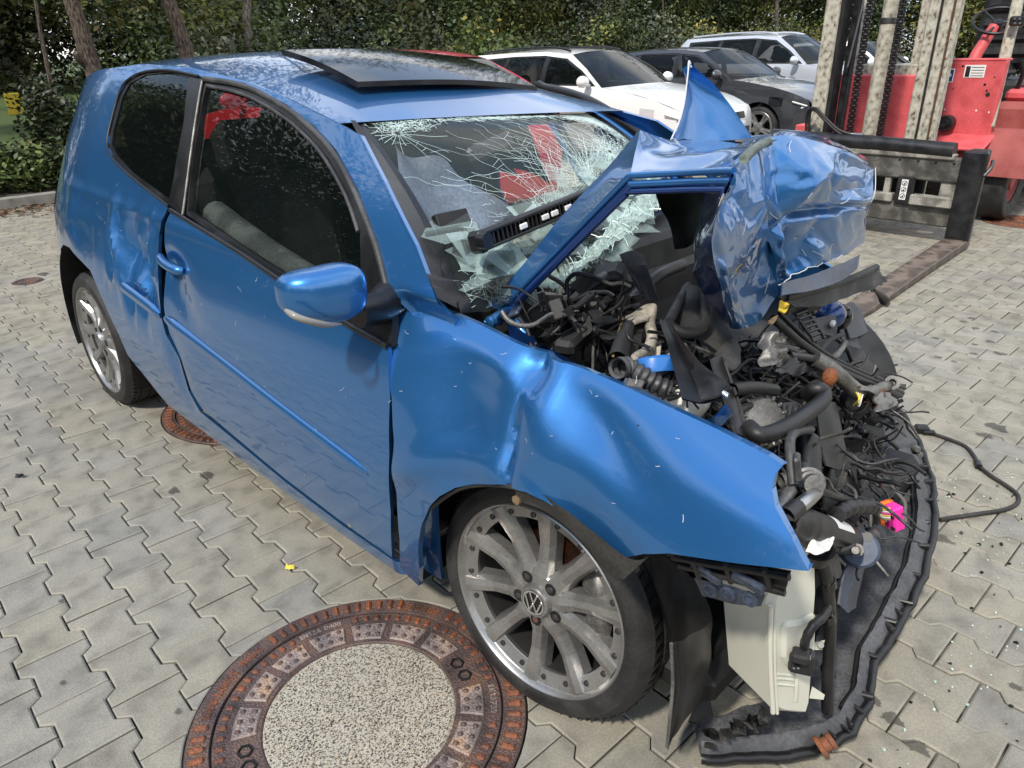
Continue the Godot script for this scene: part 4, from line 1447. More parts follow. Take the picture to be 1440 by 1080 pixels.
func windscreen(car: Node3D) -> void:
	gTR = PX(497, 167, 1.745)
	gTL = PX(828, 159, 1.745)
	gBR = PX(655, 441, 2.40)
	gBL = PZ(938, 262, -0.70)
	var ws := Node3D.new()
	ws.name = "windscreen"
	car.add_child(ws, true)
	var m := MB.new()
	m.grid(40, 30, func(a: float, b: float) -> Vector3: return on_glass(a, lerpf(0.0, 1.0, b)))
	part("laminated_glass", m, M.clear, ws)
	# black surround
	m = MB.new()
	m.grid(30, 1, func(a: float, b: float) -> Vector3:
		return on_glass(0.0, a * 0.975, 0.002).lerp(PSurf(lerpf(616, 493, a), lerpf(421, 170, a) - 12 * a * (1 - a), z_smooth), b) + Vector3(0, 0.002, 0))
	m.grid(30, 1, func(a: float, b: float) -> Vector3:
		var z := 1.0 - 2.0 * a
		var e := Vector3(1.80, 1.322, 0).lerp(Vector3(1.785, 1.316, 0.62), pow(absf(z), 2.4))
		return on_glass(a, 0.972, 0.004).lerp(Vector3(e.x - 0.005, e.y - 0.006 - LEAN * (0.85 - z * 0.62), z * 0.62), b))
	m.grid(30, 1, func(a: float, b: float) -> Vector3: return on_glass(lerpf(0.965, 1.03, b), a, 0.004))
	m.grid(30, 1, func(a: float, b: float) -> Vector3: return on_glass(lerpf(-0.012, 0.012, b), a, 0.004))
	part("surround", m, M.black, ws)
	m = MB.new()   # the far pillar
	m.grid(20, 3, func(a: float, b: float) -> Vector3: return on_glass(lerpf(1.03, 1.14, b), lerpf(-0.05, 1.02, a), -0.012 * b * b * 8))
	part("pillar", m, M.blue, car)
	# fracture lines
	m = MB.new()
	rng.seed = 21
	# webs: rays from a point of impact and the broken rings that join them
	for web in [[0.50, 0.34, 120, 0.80, 0.56], [0.70, 0.46, 60, 0.55, 0.6], [0.33, 0.20, 70, 0.75, 0.55], [0.08, 0.86, 22, 0.30, 0.5], [0.90, 0.82, 54, 0.34, 0.5]]:
		var n: int = web[2]
		var ang := []
		var reach := []
		for i in n:
			ang.append(TAU * (i + rng.randf_range(-0.35, 0.35)) / n)
			reach.append(web[3] * (0.25 + 0.75 * pow(rng.randf(), 1.3)))
		var bend := []
		for i in n:
			bend.append(rng.randfn(0.0, 0.22))
		var at := func(i: int, r: float) -> Vector2:
			var a: float = ang[i % n] + bend[i % n] * r + 0.02 * sin(r * 40.0 + i * 1.7)
			return Vector2(web[0] + cos(a) * r * web[4], web[1] + sin(a) * r)
		for i in n:
			var r: float = 0.015
			var pts := []
			while r < reach[i]:
				var q: Vector2 = at.call(i, r)
				if q.x < 0.012 or q.x > 0.988 or q.y < 0.012 or q.y > 0.985:
					break
				pts.append(on_glass(q.x, q.y, 0.003))
				r += rng.randf_range(0.012, 0.03)
			if pts.size() > 1:
				ribbon(m, pts, rng.randf_range(0.0005, 0.0014), Vector3(0.55, 0.83, 0))
			r = 0.03
			while r < minf(reach[i], reach[(i + 1) % n]) * 0.9:
				if rng.randf() < 0.62 - 0.7 * r / web[3]:
					var q: Vector2 = at.call(i, r)
					var w: Vector2 = at.call(i + 1, r + rng.randf_range(-0.012, 0.012))
					if minf(q.x, w.x) > 0.012 and maxf(q.x, w.x) < 0.988 and minf(q.y, w.y) > 0.012 and maxf(q.y, w.y) < 0.985 and q.distance_to(w) < 0.12:
						ribbon(m, [on_glass(q.x, q.y, 0.003), on_glass((q.x + w.x) * 0.5 + rng.randf_range(-0.004, 0.004), (q.y + w.y) * 0.5, 0.003), on_glass(w.x, w.y, 0.003)], rng.randf_range(0.0004, 0.0009), Vector3(0.55, 0.83, 0))
				r += rng.randf_range(0.012, 0.045)
	part("fracture_lines", m, M.crack, ws).set_meta("kind", "stuff")
	m = MB.new()
	for c in [[0.93, 0.72, 0.035, 0.17, 420], [0.86, 0.90, 0.07, 0.04, 220], [0.5, 0.962, 0.26, 0.010, 420], [0.12, 0.92, 0.04, 0.025, 110], [0.15, 0.05, 0.06, 0.03, 260], [0.62, 0.36, 0.09, 0.09, 300], [0.35, 0.20, 0.14, 0.06, 520], [0.78, 0.42, 0.07, 0.10, 260], [0.6, 0.12, 0.2, 0.05, 420]]:
		for i in int(c[4] * 1.5):
			crack_walk(m, clampf(c[0] + rng.randfn(0, c[2]), 0.01, 0.99), clampf(c[1] + rng.randfn(0, c[3]), 0.01, 0.985), rng.randf() * TAU, rng.randf_range(0.02, 0.07), rng.randf_range(0.0006, 0.0017), 0.5)
	part("crazed_glass", m, M.crack, ws).set_meta("kind", "stuff")
	# lower part broken into tilted flakes that hang together
	rng.seed = 33
	for kind in 3:
		m = MB.new()
		for i in 62:
			var s := rng.randf_range(0.02, 0.92)
			var t := 0.02 + pow(rng.randf(), 1.3) * 0.36
			if s < 0.35:
				t *= 0.8
			var r := rng.randf_range(0.02, 0.065)
			var c := on_glass(s, t, rng.randf_range(0.002, 0.022))
			var b := Basis(Vector3(rng.randfn(0, 1), rng.randfn(0, 1), rng.randfn(0, 1)).normalized(), rng.randfn(0, 0.35)) * Basis(Vector3(0.83, -0.55, 0).normalized(), Vector3(0.55, 0.83, 0).normalized(), Vector3.BACK)
			var n := rng.randi_range(3, 5)
			var a0 := rng.randf() * TAU
			var prev := Vector3.ZERO
			var first := Vector3.ZERO
			for k in n:
				var a := a0 + TAU * k / n + rng.randf_range(-0.3, 0.3)
				var q := c + b * Vector3(cos(a) * r, 0, sin(a) * r * 1.5)
				if k == 0:
					first = q
				else:
					m.ftri(c, prev, q)
				prev = q
			m.ftri(c, prev, first)
		part("glass_flakes", m, [M.frosted, M.frosted_thin, M.pane][kind], ws).set_meta("kind", "stuff")
	# a crazed lip of glass folded down under the bonnet
	m = crumple(PX(783, 405, 2.40), PX(850, 345, 2.40), PX(928, 290, 2.35), PX(930, 268, 2.28), 4, 4, 0.0, 1.0, 3)
	m = coons([PX(786, 408, 2.42), PX(850, 352, 2.42), PX(905, 312, 2.40), PX(935, 285, 2.34)], [PX(800, 378, 2.36), PX(848, 330, 2.36), PX(890, 285, 2.33), PX(926, 266, 2.28)], [PX(786, 408, 2.42), PX(800, 378, 2.36)], [PX(935, 285, 2.34), PX(926, 266, 2.28)], 40, 8, func(_a, _b, p): return 0.012 * rough_n.get_noise_3dv(p * 5.0))
	part("folded_glass", m, M.frosted, ws)
	var lip := m
	m = MB.new()
	for i in 260:
		var k := rng.randi() % lip.v.size()
		var q := lip.v[k] + Vector3(0.006, 0.006, 0.004)
		var d := Vector3(rng.randfn(0, 1), rng.randfn(0, 1), rng.randfn(0, 1)).normalized() * rng.randf_range(0.01, 0.035)
		ribbon(m, [q, q + d * 0.5 + Vector3(0.001, 0.001, 0), q + d], 0.0018, Vector3(0.6, 0.5, 0.6))
	part("crazed_glass", m, M.crack, ws).set_meta("kind", "stuff")
	# the torn-off cowl strip lying across the glass
	m = MB.new()
	var ca := PX(672, 338, 2.34) + Vector3(0, 0.0, 0); var cb := PX(838, 270, 2.31)
	var d := (cb - ca).normalized()
	var up := Vector3(-0.2, 1, 0.1); up = (up - d * up.dot(d)).normalized()
	var bx := Basis(d, up, d.cross(up))
	var L := ca.distance_to(cb)
	m.box(Transform3D(bx, (ca + cb) * 0.5 + up * 0.012), Vector3(L, 0.010, 0.034), 0.003)
	m.box(Transform3D(bx, (ca + cb) * 0.5 - up * 0.004 - bx.z * 0.015), Vector3(L, 0.034, 0.005), 0.001)
	m.box(Transform3D(bx, (ca + cb) * 0.5 - up * 0.022 + bx.z * 0.006), Vector3(L, 0.007, 0.03), 0.002)
	m.box(Transform3D(bx, ca - up * 0.004), Vector3(0.03, 0.05, 0.045), 0.008)
	var st := part("cowl_strip", m, M.black, car)
	m = MB.new()
	for i in 30:
		var q := ca + d * (L * (i + 0.5) / 30.0)
		m.box(Transform3D(bx, q - up * 0.005), Vector3(0.004, 0.032, 0.03), 0.0)
	part("ribs", m, M.black_dull, st).set_meta("kind", "stuff")
	for f in [0.30, 0.48, 0.56, 0.68, 0.84]:
		m = MB.new()
		m.box(Transform3D(bx, ca + d * (L * f) - up * 0.006 + bx.z * 0.018), Vector3(0.026, 0.013, 0.006), 0.002)
		part("clip", m, M.label_white, st)
	m = MB.new()
	m.tube([ca + bx.z * 0.02 - d * 0.012, ca + bx.z * 0.045 - d * 0.012], 0.018, 12)
	part("end_socket", m, M.black, st)

func seat(car: Node3D, x: float, z: float, w: float, fabric: Material) -> void:
	var s := Node3D.new()
	s.name = "seat"
	car.add_child(s, true)
	var m := MB.new()
	m.box(Transform3D(Basis(Vector3.BACK, 0.12), Vector3(x + 0.22, 0.42, z)), Vector3(0.52, 0.16, w), 0.06)
	part("cushion", m, fabric, s)
	m = MB.new()
	m.box(Transform3D(Basis(Vector3.BACK, 0.28), Vector3(x - 0.08, 0.76, z)), Vector3(0.16, 0.72, w * 1.0), 0.06)
	part("backrest", m, fabric, s)
	m = MB.new()
	m.box(Transform3D(Basis(Vector3.BACK, 0.22), Vector3(x - 0.20, 1.15, z)), Vector3(0.12, 0.22, 0.30), 0.05)
	part("headrest", m, fabric, s)
	m = MB.new()
	for k in [-0.05, 0.05]:
		m.tube([Vector3(x - 0.18, 1.02, z + k), Vector3(x - 0.195, 1.10, z + k)], 0.006, 6)
	part("headrest_posts", m, M.steel_dark, s)

func cabin(car: Node3D) -> void:
	var m := MB.new()
	m.box(Transform3D(Basis(), Vector3(0.75, 0.26, 0)), Vector3(3.0, 0.10, 1.50), 0.02)
	part("floor_pan", m, M.black_deep, car)
	m = MB.new()
	m.box(Transform3D(Basis(), Vector3(-0.52, 0.55, 0)), Vector3(0.4, 0.5, 1.3), 0.02)
	part("boot_floor", m, M.black_deep, car)
	seat(car, 0.98, 0.36, 0.52, M.cloth_grey)
	seat(car, 0.98, -0.38, 0.52, M.cloth_grey)
	seat(car, 0.02, 0.34, 0.6, M.cloth_grey)
	seat(car, 0.02, -0.34, 0.6, M.cloth_grey)
	# dashboard, steering wheel, column
	m = MB.new()
	m.box(Transform3D(Basis(Vector3.BACK, -0.06), Vector3(2.10, 0.80, -0.02)), Vector3(0.42, 0.26, 1.36), 0.08)
	part("dashboard", m, M.black_dull, car)
	var sw := Node3D.new()
	sw.name = "steering_wheel"
	car.add_child(sw, true)
	var X := Transform3D(Basis(Vector3.BACK, -0.42) * Basis(Vector3.UP, PI / 2), Vector3(1.80, 0.88, -0.38))
	m = MB.new()
	var ring := []
	for i in 33:
		ring.append(X * Vector3(cos(TAU * i / 32) * 0.185, sin(TAU * i / 32) * 0.185, 0))
	m.tube(ring, 0.016, 8, false)
	part("grip", m, M.black, sw)
	m = MB.new()
	m.box(X * Transform3D(Basis(), Vector3(0, 0, 0.0)), Vector3(0.16, 0.12, 0.06), 0.025)
	m.box(X, Vector3(0.36, 0.03, 0.02), 0.008)
	part("spokes", m, M.black, sw)
	# inner door skin seen through the side window, its padded top
	m = MB.new()
	m.tube(smooth([[268, 305], [333, 358], [395, 402], [470, 448]].map(func(q): return PSurf(q[0], q[1], z_smooth) + Vector3(0, -0.005, -0.085)), 4), 0.045, 12)
	part("door_pad", m, M.trim_light, car)
	m = MB.new()
	m.grid(8, 2, func(a: float, b: float) -> Vector3: return Vector3(lerpf(0.95, 2.2, a), lerpf(0.25, 0.95, b), 0.74))
	part("door_lining", m, M.black_dull, car)
	# far B-pillar trim and belt
	m = MB.new()
	m.tube(smooth([Vector3(0.93, 0.92, -0.70), Vector3(0.88, 1.12, -0.63), Vector3(0.80, 1.32, -0.53)], 5), 0.04, 8)
	part("pillar_trim", m, M.trim_light, car)
	m = MB.new()
	ribbon(m, smooth([Vector3(0.90, 1.18, 0.60), Vector3(0.98, 0.95, 0.55), Vector3(1.12, 0.62, 0.52)], 5), 0.05, Vector3(0.3, 0.2, 1))
	part("seat_belt", m, M.black, car)
	m = MB.new()   # roof lining
	m.grid(10, 10, func(a: float, b: float) -> Vector3:
		var z := lerpf(-0.5, 0.5, a)
		return Vector3(lerpf(-0.5, 1.68, b), lerpf(1.40, 1.275, b * b) + 0.03 * sin(PI * b) - LEAN * (0.85 - z), z))
	part("roof_lining", m, M.cloth_grey, car)
	m = MB.new()   # curtain airbag hanging limp along the far roof edge
	m.grid(24, 8, func(a: float, b: float) -> Vector3:
		var x := lerpf(-0.25, 1.30, a)
		var y := lerpf(1.44 - 0.09 * a * a, 0.94 + 0.10 * sin(a * 9.0), b) - 0.05
		return Vector3(x, y, -0.555 - 0.17 * b + 0.03 * sin(a * 17.0) * b))
	part("curtain_airbag", m, M.cloth_grey, car)
	# spent airbag draped over the dashboard and the pillar
	m = coons([PX(588, 348, 2.16), PX(640, 356, 2.15), PX(700, 340, 2.10), PX(738, 318, 2.06)], [PX(549, 212, 1.84), PX(575, 214, 1.86), PX(606, 226, 1.90), PX(640, 252, 1.95)], [PX(588, 348, 2.16), PX(565, 280, 2.0), PX(549, 212, 1.84)], [PX(738, 318, 2.06), PX(690, 285, 2.0), PX(640, 252, 1.95)], 30, 24, func(a, b, p): return 0.02 * rough_n.get_noise_3dv(p * 0.8) + 0.02 * sin(a * 7.0 + b * 2.0))
	part("airbag", m, M.airbag, car)
	m = MB.new()
	m.box(Transform3D(Basis(Vector3.BACK, 0.5), PX(640, 322, 2.20)), Vector3(0.02, 0.085, 0.10), 0.002)
	part("glove_box", m, M.black_deep, car)
	# rear-view mirror, hanging
	m = MB.new()
	m.box(Transform3D(Basis(Vector3.BACK, 0.3) * Basis(Vector3.RIGHT, 0.2), PX(690, 208, 1.86)), Vector3(0.03, 0.055, 0.20), 0.014)
	part("rear_view_mirror", m, M.black, car)
	# left door, swung wide open
	var hinge := Node3D.new()
	hinge.name = "open_door"
	car.add_child(hinge, true)
	hinge.transform = world_of(car).affine_inverse() * Transform3D(Basis(Vector3.UP, deg_to_rad(-24.0)), Vector3(2.22, -0.10, -0.84))
	var low := PackedVector2Array()
	for q in [[-1.18, 0.98], [-0.5, 0.93], [-0.02, 0.93], [-0.01, 0.6], [-0.06, 0.24], [-1.08, 0.24], [-1.24, 0.5], [-1.26, 0.85]]:
		low.append(Vector2(q[0], q[1]))
	var zl := func(x: float, y: float) -> float: return z_smooth(1.0, y) - 0.86
	part("outer_skin", panel(low, [], zl, 0.05, -1.0), M.blue, hinge, true)
	m = MB.new()
	var arch := smooth([Vector3(-0.04, 0.95, -zl.call(0, 0.95)), Vector3(-0.22, 1.10, -zl.call(0, 1.10)), Vector3(-0.48, 1.26, -zl.call(0, 1.26)), Vector3(-0.82, 1.37, -zl.call(0, 1.37)), Vector3(-1.22, 1.405, -zl.call(0, 1.40)), Vector3(-1.32, 1.38, -zl.call(0, 1.38)), Vector3(-1.22, 0.97, -zl.call(0, 0.97))], 6)
	m.tube(arch, 0.022, 8)
	part("window_frame", m, M.black, hinge, true)
	m = MB.new()
	m.tube(arch.map(func(q): return q + Vector3(0, -0.028, 0.014)), 0.014, 8)
	part("inner_frame", m, M.blue, hinge, true)
	m = MB.new()
	m.grid(6, 3, func(a: float, b: float) -> Vector3: return Vector3(lerpf(-1.2, -0.05, a), lerpf(0.25, 0.94, b), 0.10))
	part("lining", m, M.black_dull, hinge, true)
	m = MB.new()
	m.grid(8, 6, func(a: float, b: float) -> Vector3:
		var y := lerpf(0.95, 1.02 + 0.34 * smoothstep(0.0, 0.75, a), b)
		return Vector3(lerpf(-0.10, -1.24, a), y, -zl.call(0, y) + 0.01))
	part("window_glass", m, M.dark_pane, hinge, true)

# ---------------------------------------------------------------- bonnet, folded upwards
func fold(p: Vector3, f: float) -> float:
	return (1.0 - 2.4 * absf(ridge_n.get_noise_3dv(p * f))) 
func facet(s: float, t: float, nu: float, nv: float, sd: int) -> float:   # heights of a sheet creased along straight folds
	s += 0.10 * rough_n.get_noise_3d(s * 0.5, t * 0.5, sd * 3.1)
	t += 0.12 * rough_n.get_noise_3d(s * 0.5, t * 0.5, sd * 3.1 + 9.0)
	var x := s * nu; var y := t * nv
	var i := floori(x); var j := floori(y)
	var u := x - i; var v := y - j
	var h := func(a: int, b: int) -> float: return float(hash(a * 7919 + b * 104729 + sd * 15485863) % 2000) / 1000.0 - 1.0
	if (i + j + sd) % 2 == 0:
		if u > v:
			return h.call(i, j) * (1 - u) + h.call(i + 1, j) * (u - v) + h.call(i + 1, j + 1) * v
		return h.call(i, j) * (1 - v) + h.call(i, j + 1) * (v - u) + h.call(i + 1, j + 1) * u
	if u + v < 1.0:
		return h.call(i, j) * (1 - u - v) + h.call(i + 1, j) * u + h.call(i, j + 1) * v
	return h.call(i + 1, j + 1) * (u + v - 1) + h.call(i, j + 1) * (1 - u) + h.call(i + 1, j) * (1 - v)
func bonnet(car: Node3D) -> void:
	var bn := Node3D.new()
	bn.name = "bonnet"
	car.add_child(bn, true)
	var lip := V3x([[703, 437, 2.36], [790, 346, 2.535], [886, 247, 2.72]])
	var m := coons(lip, V3x([[688, 430, 2.33], [800, 296, 2.45], [900, 183, 2.58]]), V3x([[703, 437, 2.36], [688, 430, 2.33]]), V3x([[886, 247, 2.72], [893, 215, 2.65], [900, 183, 2.58]]), 40, 12, func(_a, b, p): return 0.006 * rough_n.get_noise_3dv(p * 0.7) * b)
	part("rear_flank", m, M.blue, bn)
	var front_lip := V3x([[886, 247, 2.72], [960, 243, 2.83], [1032, 240, 2.95]])
	m = coons(front_lip, V3x([[900, 183, 2.58], [945, 197, 2.56], [1000, 197, 2.62], [1064, 206, 2.84]]), V3x([[886, 247, 2.72], [893, 215, 2.65], [900, 183, 2.58]]), V3x([[1032, 240, 2.95], [1047, 222, 2.90], [1064, 206, 2.84]]), 40, 24, func(a, b, p): return sin(PI * a) * sin(PI * b) * (0.030 * fold(p, 0.5) + 0.006 * rough_n.get_noise_3dv(p)) + 0.0)
	part("top_fold", m, M.blue, bn)
	# rolled edges
	for e in [[lip, 0.0, 0.0, 0.007, "blue"], [lip, -0.017, 0.004, 0.008, "blue_in"], [lip, -0.034, -0.006, 0.006, "blue_in"], [front_lip, 0.0, 0.0, 0.006, "blue"], [front_lip, -0.016, 0.0, 0.007, "blue"], [front_lip, -0.03, -0.008, 0.006, "blue_in"]]:
		m = MB.new()
		m.tube(smooth(e[0], 8).map(func(q): return q + Vector3(e[2], e[1], 0.0)), e[3], 8)
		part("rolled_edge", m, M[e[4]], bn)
	# inner frame under the flank
	m = coons(lip.map(func(q): return q + Vector3(-0.005, -0.034, -0.004)), lip.map(func(q): return q + Vector3(-0.05, -0.03, -0.07)), [lip[0] + Vector3(-0.005, -0.034, -0.004), lip[0] + Vector3(-0.05, -0.03, -0.07)], [lip[2] + Vector3(-0.005, -0.034, -0.004), lip[2] + Vector3(-0.05, -0.03, -0.07)], 20, 3, func(_a, _b, _p): return 0.0)
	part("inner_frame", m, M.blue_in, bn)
	# peak standing up on the far side
	m = coons(V3x([[944, 198, 2.42], [1000, 204, 2.45], [1058, 196, 2.48]]), V3x([[969, 90, 2.36], [970, 90, 2.36], [971, 90, 2.36]]), V3x([[944, 198, 2.42], [958, 165, 2.40], [965, 130, 2.38], [969, 90, 2.36]]), V3x([[1058, 196, 2.48], [1040, 168, 2.45], [1010, 128, 2.40], [971, 90, 2.36]]), 20, 24, func(a, _b, p): return 0.006 * rough_n.get_noise_3dv(p) - 0.03 * sin(PI * a))
	part("peak", m, M.blue, bn)
	m = MB.new()
	m.tube(smooth(V3x([[943, 198, 2.42], [957, 165, 2.40], [964, 130, 2.38], [969, 89, 2.36]]), 6), 0.0022, 6)
	m.tube(smooth(V3x([[968, 98, 2.36], [969, 86, 2.355], [972, 95, 2.36]]), 4), 0.003, 6)
	part("torn_edge", m, M.scratch, bn)
	# crushed leading edge, hanging
	var n_left := [[1030, 463, 2.86], [1008, 400, 2.92], [1003, 345, 2.96], [1012, 290, 2.97], [1032, 240, 2.95]]
	var crease := [[1094, 412, 2.855], [1082, 350, 2.86], [1076, 285, 2.885], [1064, 206, 2.86]]
	var crk := func(a: float, b: float, _p: Vector3, amp: float, wide := 1.0) -> float:
		var e := minf(1.0, minf(minf(a, 1 - a), minf(b, 1 - b)) * 9.0)
		return (0.35 + 0.65 * e) * amp * (1.05 * facet(a, b, 4.4 * wide, 4.2, 3) + 0.30 * facet(a, b, 8.0 * wide, 7.0, 8) + 0.06 * facet(a, b, 19.0 * wide, 17.0, 5))
	m = coons(V3x([[1096, 399, 2.86], [1137, 377, 2.885], [1181, 360, 2.875], [1216, 338, 2.84]]), V3x([[1064, 206, 2.86], [1080, 193, 2.84], [1110, 190, 2.85], [1160, 203, 2.87], [1195, 215, 2.88], [1231, 238, 2.87]]), V3x([[1096, 399, 2.86], [1082, 350, 2.86], [1076, 285, 2.885], [1064, 206, 2.86]]), V3x([[1216, 338, 2.84], [1218, 300, 2.88], [1230, 272, 2.90], [1231, 238, 2.87]]), 64, 56, func(a, b, p): return crk.call(a, b, p, 0.021) - 0.035 * bell(a, b, 0.5, 0.45, 0.3, 0.03) + 0.02 * bell(a, b, 0.45, 0.75, 0.2, 0.15))
	part("crushed_front", m, M.blue, bn)
	var face := m
	m = coons(V3x([[1030, 463, 2.86], [1058, 464, 2.89], [1080, 455, 2.885], [1094, 412, 2.855]]), V3x([[1032, 240, 2.95], [1047, 222, 2.90], [1064, 206, 2.86]]), V3x(n_left), V3x(crease), 36, 56, func(a, b, p): return crk.call(a, b, p, 0.016, 0.45) - 0.02 * sin(PI * a))
	part("crushed_corner", m, M.blue, bn)
	var face2 := m
	m = coons(V3x([[1027, 461, 2.83], [1029, 462, 2.85], [1030, 463, 2.86]]), V3x([[1000, 249, 2.76], [1020, 244, 2.86], [1032, 240, 2.95]]), V3x([[1027, 461, 2.83], [990, 405, 2.77], [974, 350, 2.74], [984, 300, 2.73], [1000, 249, 2.76]]), V3x(n_left), 16, 40, func(a, b, p): return crk.call(a, b, p, 0.014, 0.35))
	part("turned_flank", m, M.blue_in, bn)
	m = coons(V3x([[1064, 206, 2.86], [1110, 191, 2.85], [1160, 203, 2.87], [1195, 215, 2.88], [1231, 238, 2.87]]), V3x([[1040, 200, 2.62], [1100, 187, 2.60], [1150, 193, 2.62], [1190, 207, 2.64], [1222, 228, 2.68]]), V3x([[1064, 206, 2.86], [1040, 200, 2.62]]), V3x([[1231, 238, 2.87], [1222, 228, 2.68]]), 40, 12, func(a, b, p): return crk.call(a, b, p, 0.014))
	part("folded_top", m, M.blue, bn)
	m = coons(V3x([[944, 200, 2.50], [985, 201, 2.52], [1040, 200, 2.62]]), V3x([[944, 196, 2.38], [1000, 198, 2.40], [1100, 187, 2.50]]), V3x([[944, 200, 2.50], [944, 196, 2.38]]), V3x([[1040, 200, 2.62], [1100, 187, 2.50]]), 16, 6, func(_a, _b, p): return 0.01 * fold(p, 0.8))
	part("folded_top", m, M.blue, bn)
	# torn rim and bare-metal scuffs
	m = MB.new()
	m.tube(smooth(V3x([[1096, 400, 2.865], [1112, 388, 2.88], [1137, 378, 2.89], [1160, 368, 2.885], [1181, 361, 2.88], [1215, 340, 2.845]]), 8).map(func(q): return q + Vector3(rough_n.get_noise_3dv(q * 9.0), rough_n.get_noise_3dv(q * 9.0 + Vector3(3, 0, 0)), 0) * 0.006), 0.0014, 5)
	m.tube(smooth(V3x([[1216, 338, 2.845], [1218, 300, 2.885], [1230, 272, 2.905], [1231, 236, 2.875]]), 6), 0.0012, 5)
	part("torn_edge", m, M.scratch, bn)
	m = MB.new()
	m.tube(smooth(V3x([[1040, 228, 2.93], [1052, 216, 2.895], [1066, 207, 2.85], [1076, 203, 2.845]]), 5).map(func(q): return q + Vector3(0.01, 0.006, 0.006)), 0.009, 6)
	part("seal_strip", m, M.trim_light, bn)
	m = MB.new()
	rng.seed = 5
	for fc in [face, face2]:
		var mm: MB = fc
		var w := 65 if fc == face else 37
		for i in (18 if fc == face else 9):
			var k := rng.randi_range(w * 4, mm.v.size() - w * 5)
			var pts := []
			var dk: int = [1, w, w + 1, w - 1][rng.randi() % 4]
			for j in rng.randi_range(2, 5):
				if k + j * dk < mm.v.size():
					pts.append(mm.v[k + j * dk] + Vector3(0.004, 0.001, 0.002))
			if pts.size() > 1 and pts[0].distance_to(pts[-1]) < 0.12:
				ribbon(m, pts, rng.randf_range(0.0006, 0.0015), Vector3(0.8, 0.2, 0.5))
	part("scratches", m, M.scratch, bn).set_meta("kind", "stuff")
	# black lining of the underside, hanging loose
	m = coons(V3x([[948, 352, 2.60], [965, 348, 2.62], [978, 338, 2.66]]), V3x([[915, 262, 2.60], [960, 256, 2.66], [1004, 252, 2.74]]), V3x([[948, 352, 2.60], [938, 310, 2.58], [915, 262, 2.60]]), V3x([[978, 338, 2.66], [985, 300, 2.70], [1004, 252, 2.74]]), 14, 18, func(_a, _b, p): return 0.02 * rough_n.get_noise_3dv(p))
	part("lining", m, M.black_deep, bn)

# ---------------------------------------------------------------- engine bay: helpers that place a piece on planes across the car
func hose(car: Node3D, called: String, pts: Array, r, material: Material, sides := 10, ripple := 0.0, per := 6) -> MeshInstance3D:
	var m := MB.new()
	m.tube(smooth(V3x(pts), per), r, sides, not (called in ["hose", "coolant_hose", "pipe", "frame_bar", "corrugated_tube", "rubber_joint", "air_pipe"]), ripple)
	return part(called, m, material, car)
func plate(car: Node3D, called: String, bot: Array, top: Array, material: Material, amp := 0.008, fr := 1.2, thick := 0.004, nu := 14, nv := 10) -> MeshInstance3D:
	var b := V3x(bot); var t := V3x(top)
	var m := coons(b, t, [b[0], t[0]], [b[-1], t[-1]], nu, nv, func(_a, _b, p): return amp * (rough_n.get_noise_3dv(p * fr) * 1.2 + 0.7 * fold(p, fr * 0.7)))
	if thick > 0.0:   # a second face behind it and a rim, so that the edge shows
		var k := m.v.size()
		var n: Vector3 = (b[-1] - b[0]).cross(t[0] - b[0]).normalized() * thick
		if n.dot(EYE - b[0]) > 0.0:
			n = -n
		for i in k:
			m.add(m.v[i] + n)
		var tc := m.ix.size()
		for i in range(0, tc, 3):
			m.tri(k + m.ix[i], k + m.ix[i + 2], k + m.ix[i + 1])
		for i in nu:
			m.fquad(m.v[i], m.v[i + 1], m.v[k + i + 1], m.v[k + i])
			var o := nv * (nu + 1)
			m.fquad(m.v[o + i], m.v[o + i + 1], m.v[k + o + i + 1], m.v[k + o + i])
		for j in nv:
			var a := j * (nu + 1)
			m.fquad(m.v[a], m.v[a + nu + 1], m.v[k + a + nu + 1], m.v[k + a])
			a += nu
			m.fquad(m.v[a], m.v[a + nu + 1], m.v[k + a + nu + 1], m.v[k + a])
	return part(called, m, material, car)
func can(car: Node3D, called: String, a: Vector3, b: Vector3, prof: Array, material: Material, seg := 24) -> MeshInstance3D:   # a turned piece from a to b; profile of (share of the length, radius)
	var d := (b - a)
	var z := d.normalized()
	var x := Vector3.UP.cross(z).normalized() if absf(z.y) < 0.9 else Vector3.RIGHT.cross(z).normalized()
	var m := MB.new()
	m.lathe(Transform3D(Basis(x, z.cross(x), z), a), prof.map(func(q): return Vector2(q[1], q[0] * d.length())), seg)
	return part(called, m, material, car)
func block(car: Node3D, called: String, at: Vector3, size: Vector3, rot: Vector3, material: Material, bv := 0.008) -> MeshInstance3D:
	var m := MB.new()
	m.box(Transform3D(Basis.from_euler(rot), at), size, bv)
	return part(called, m, material, car)

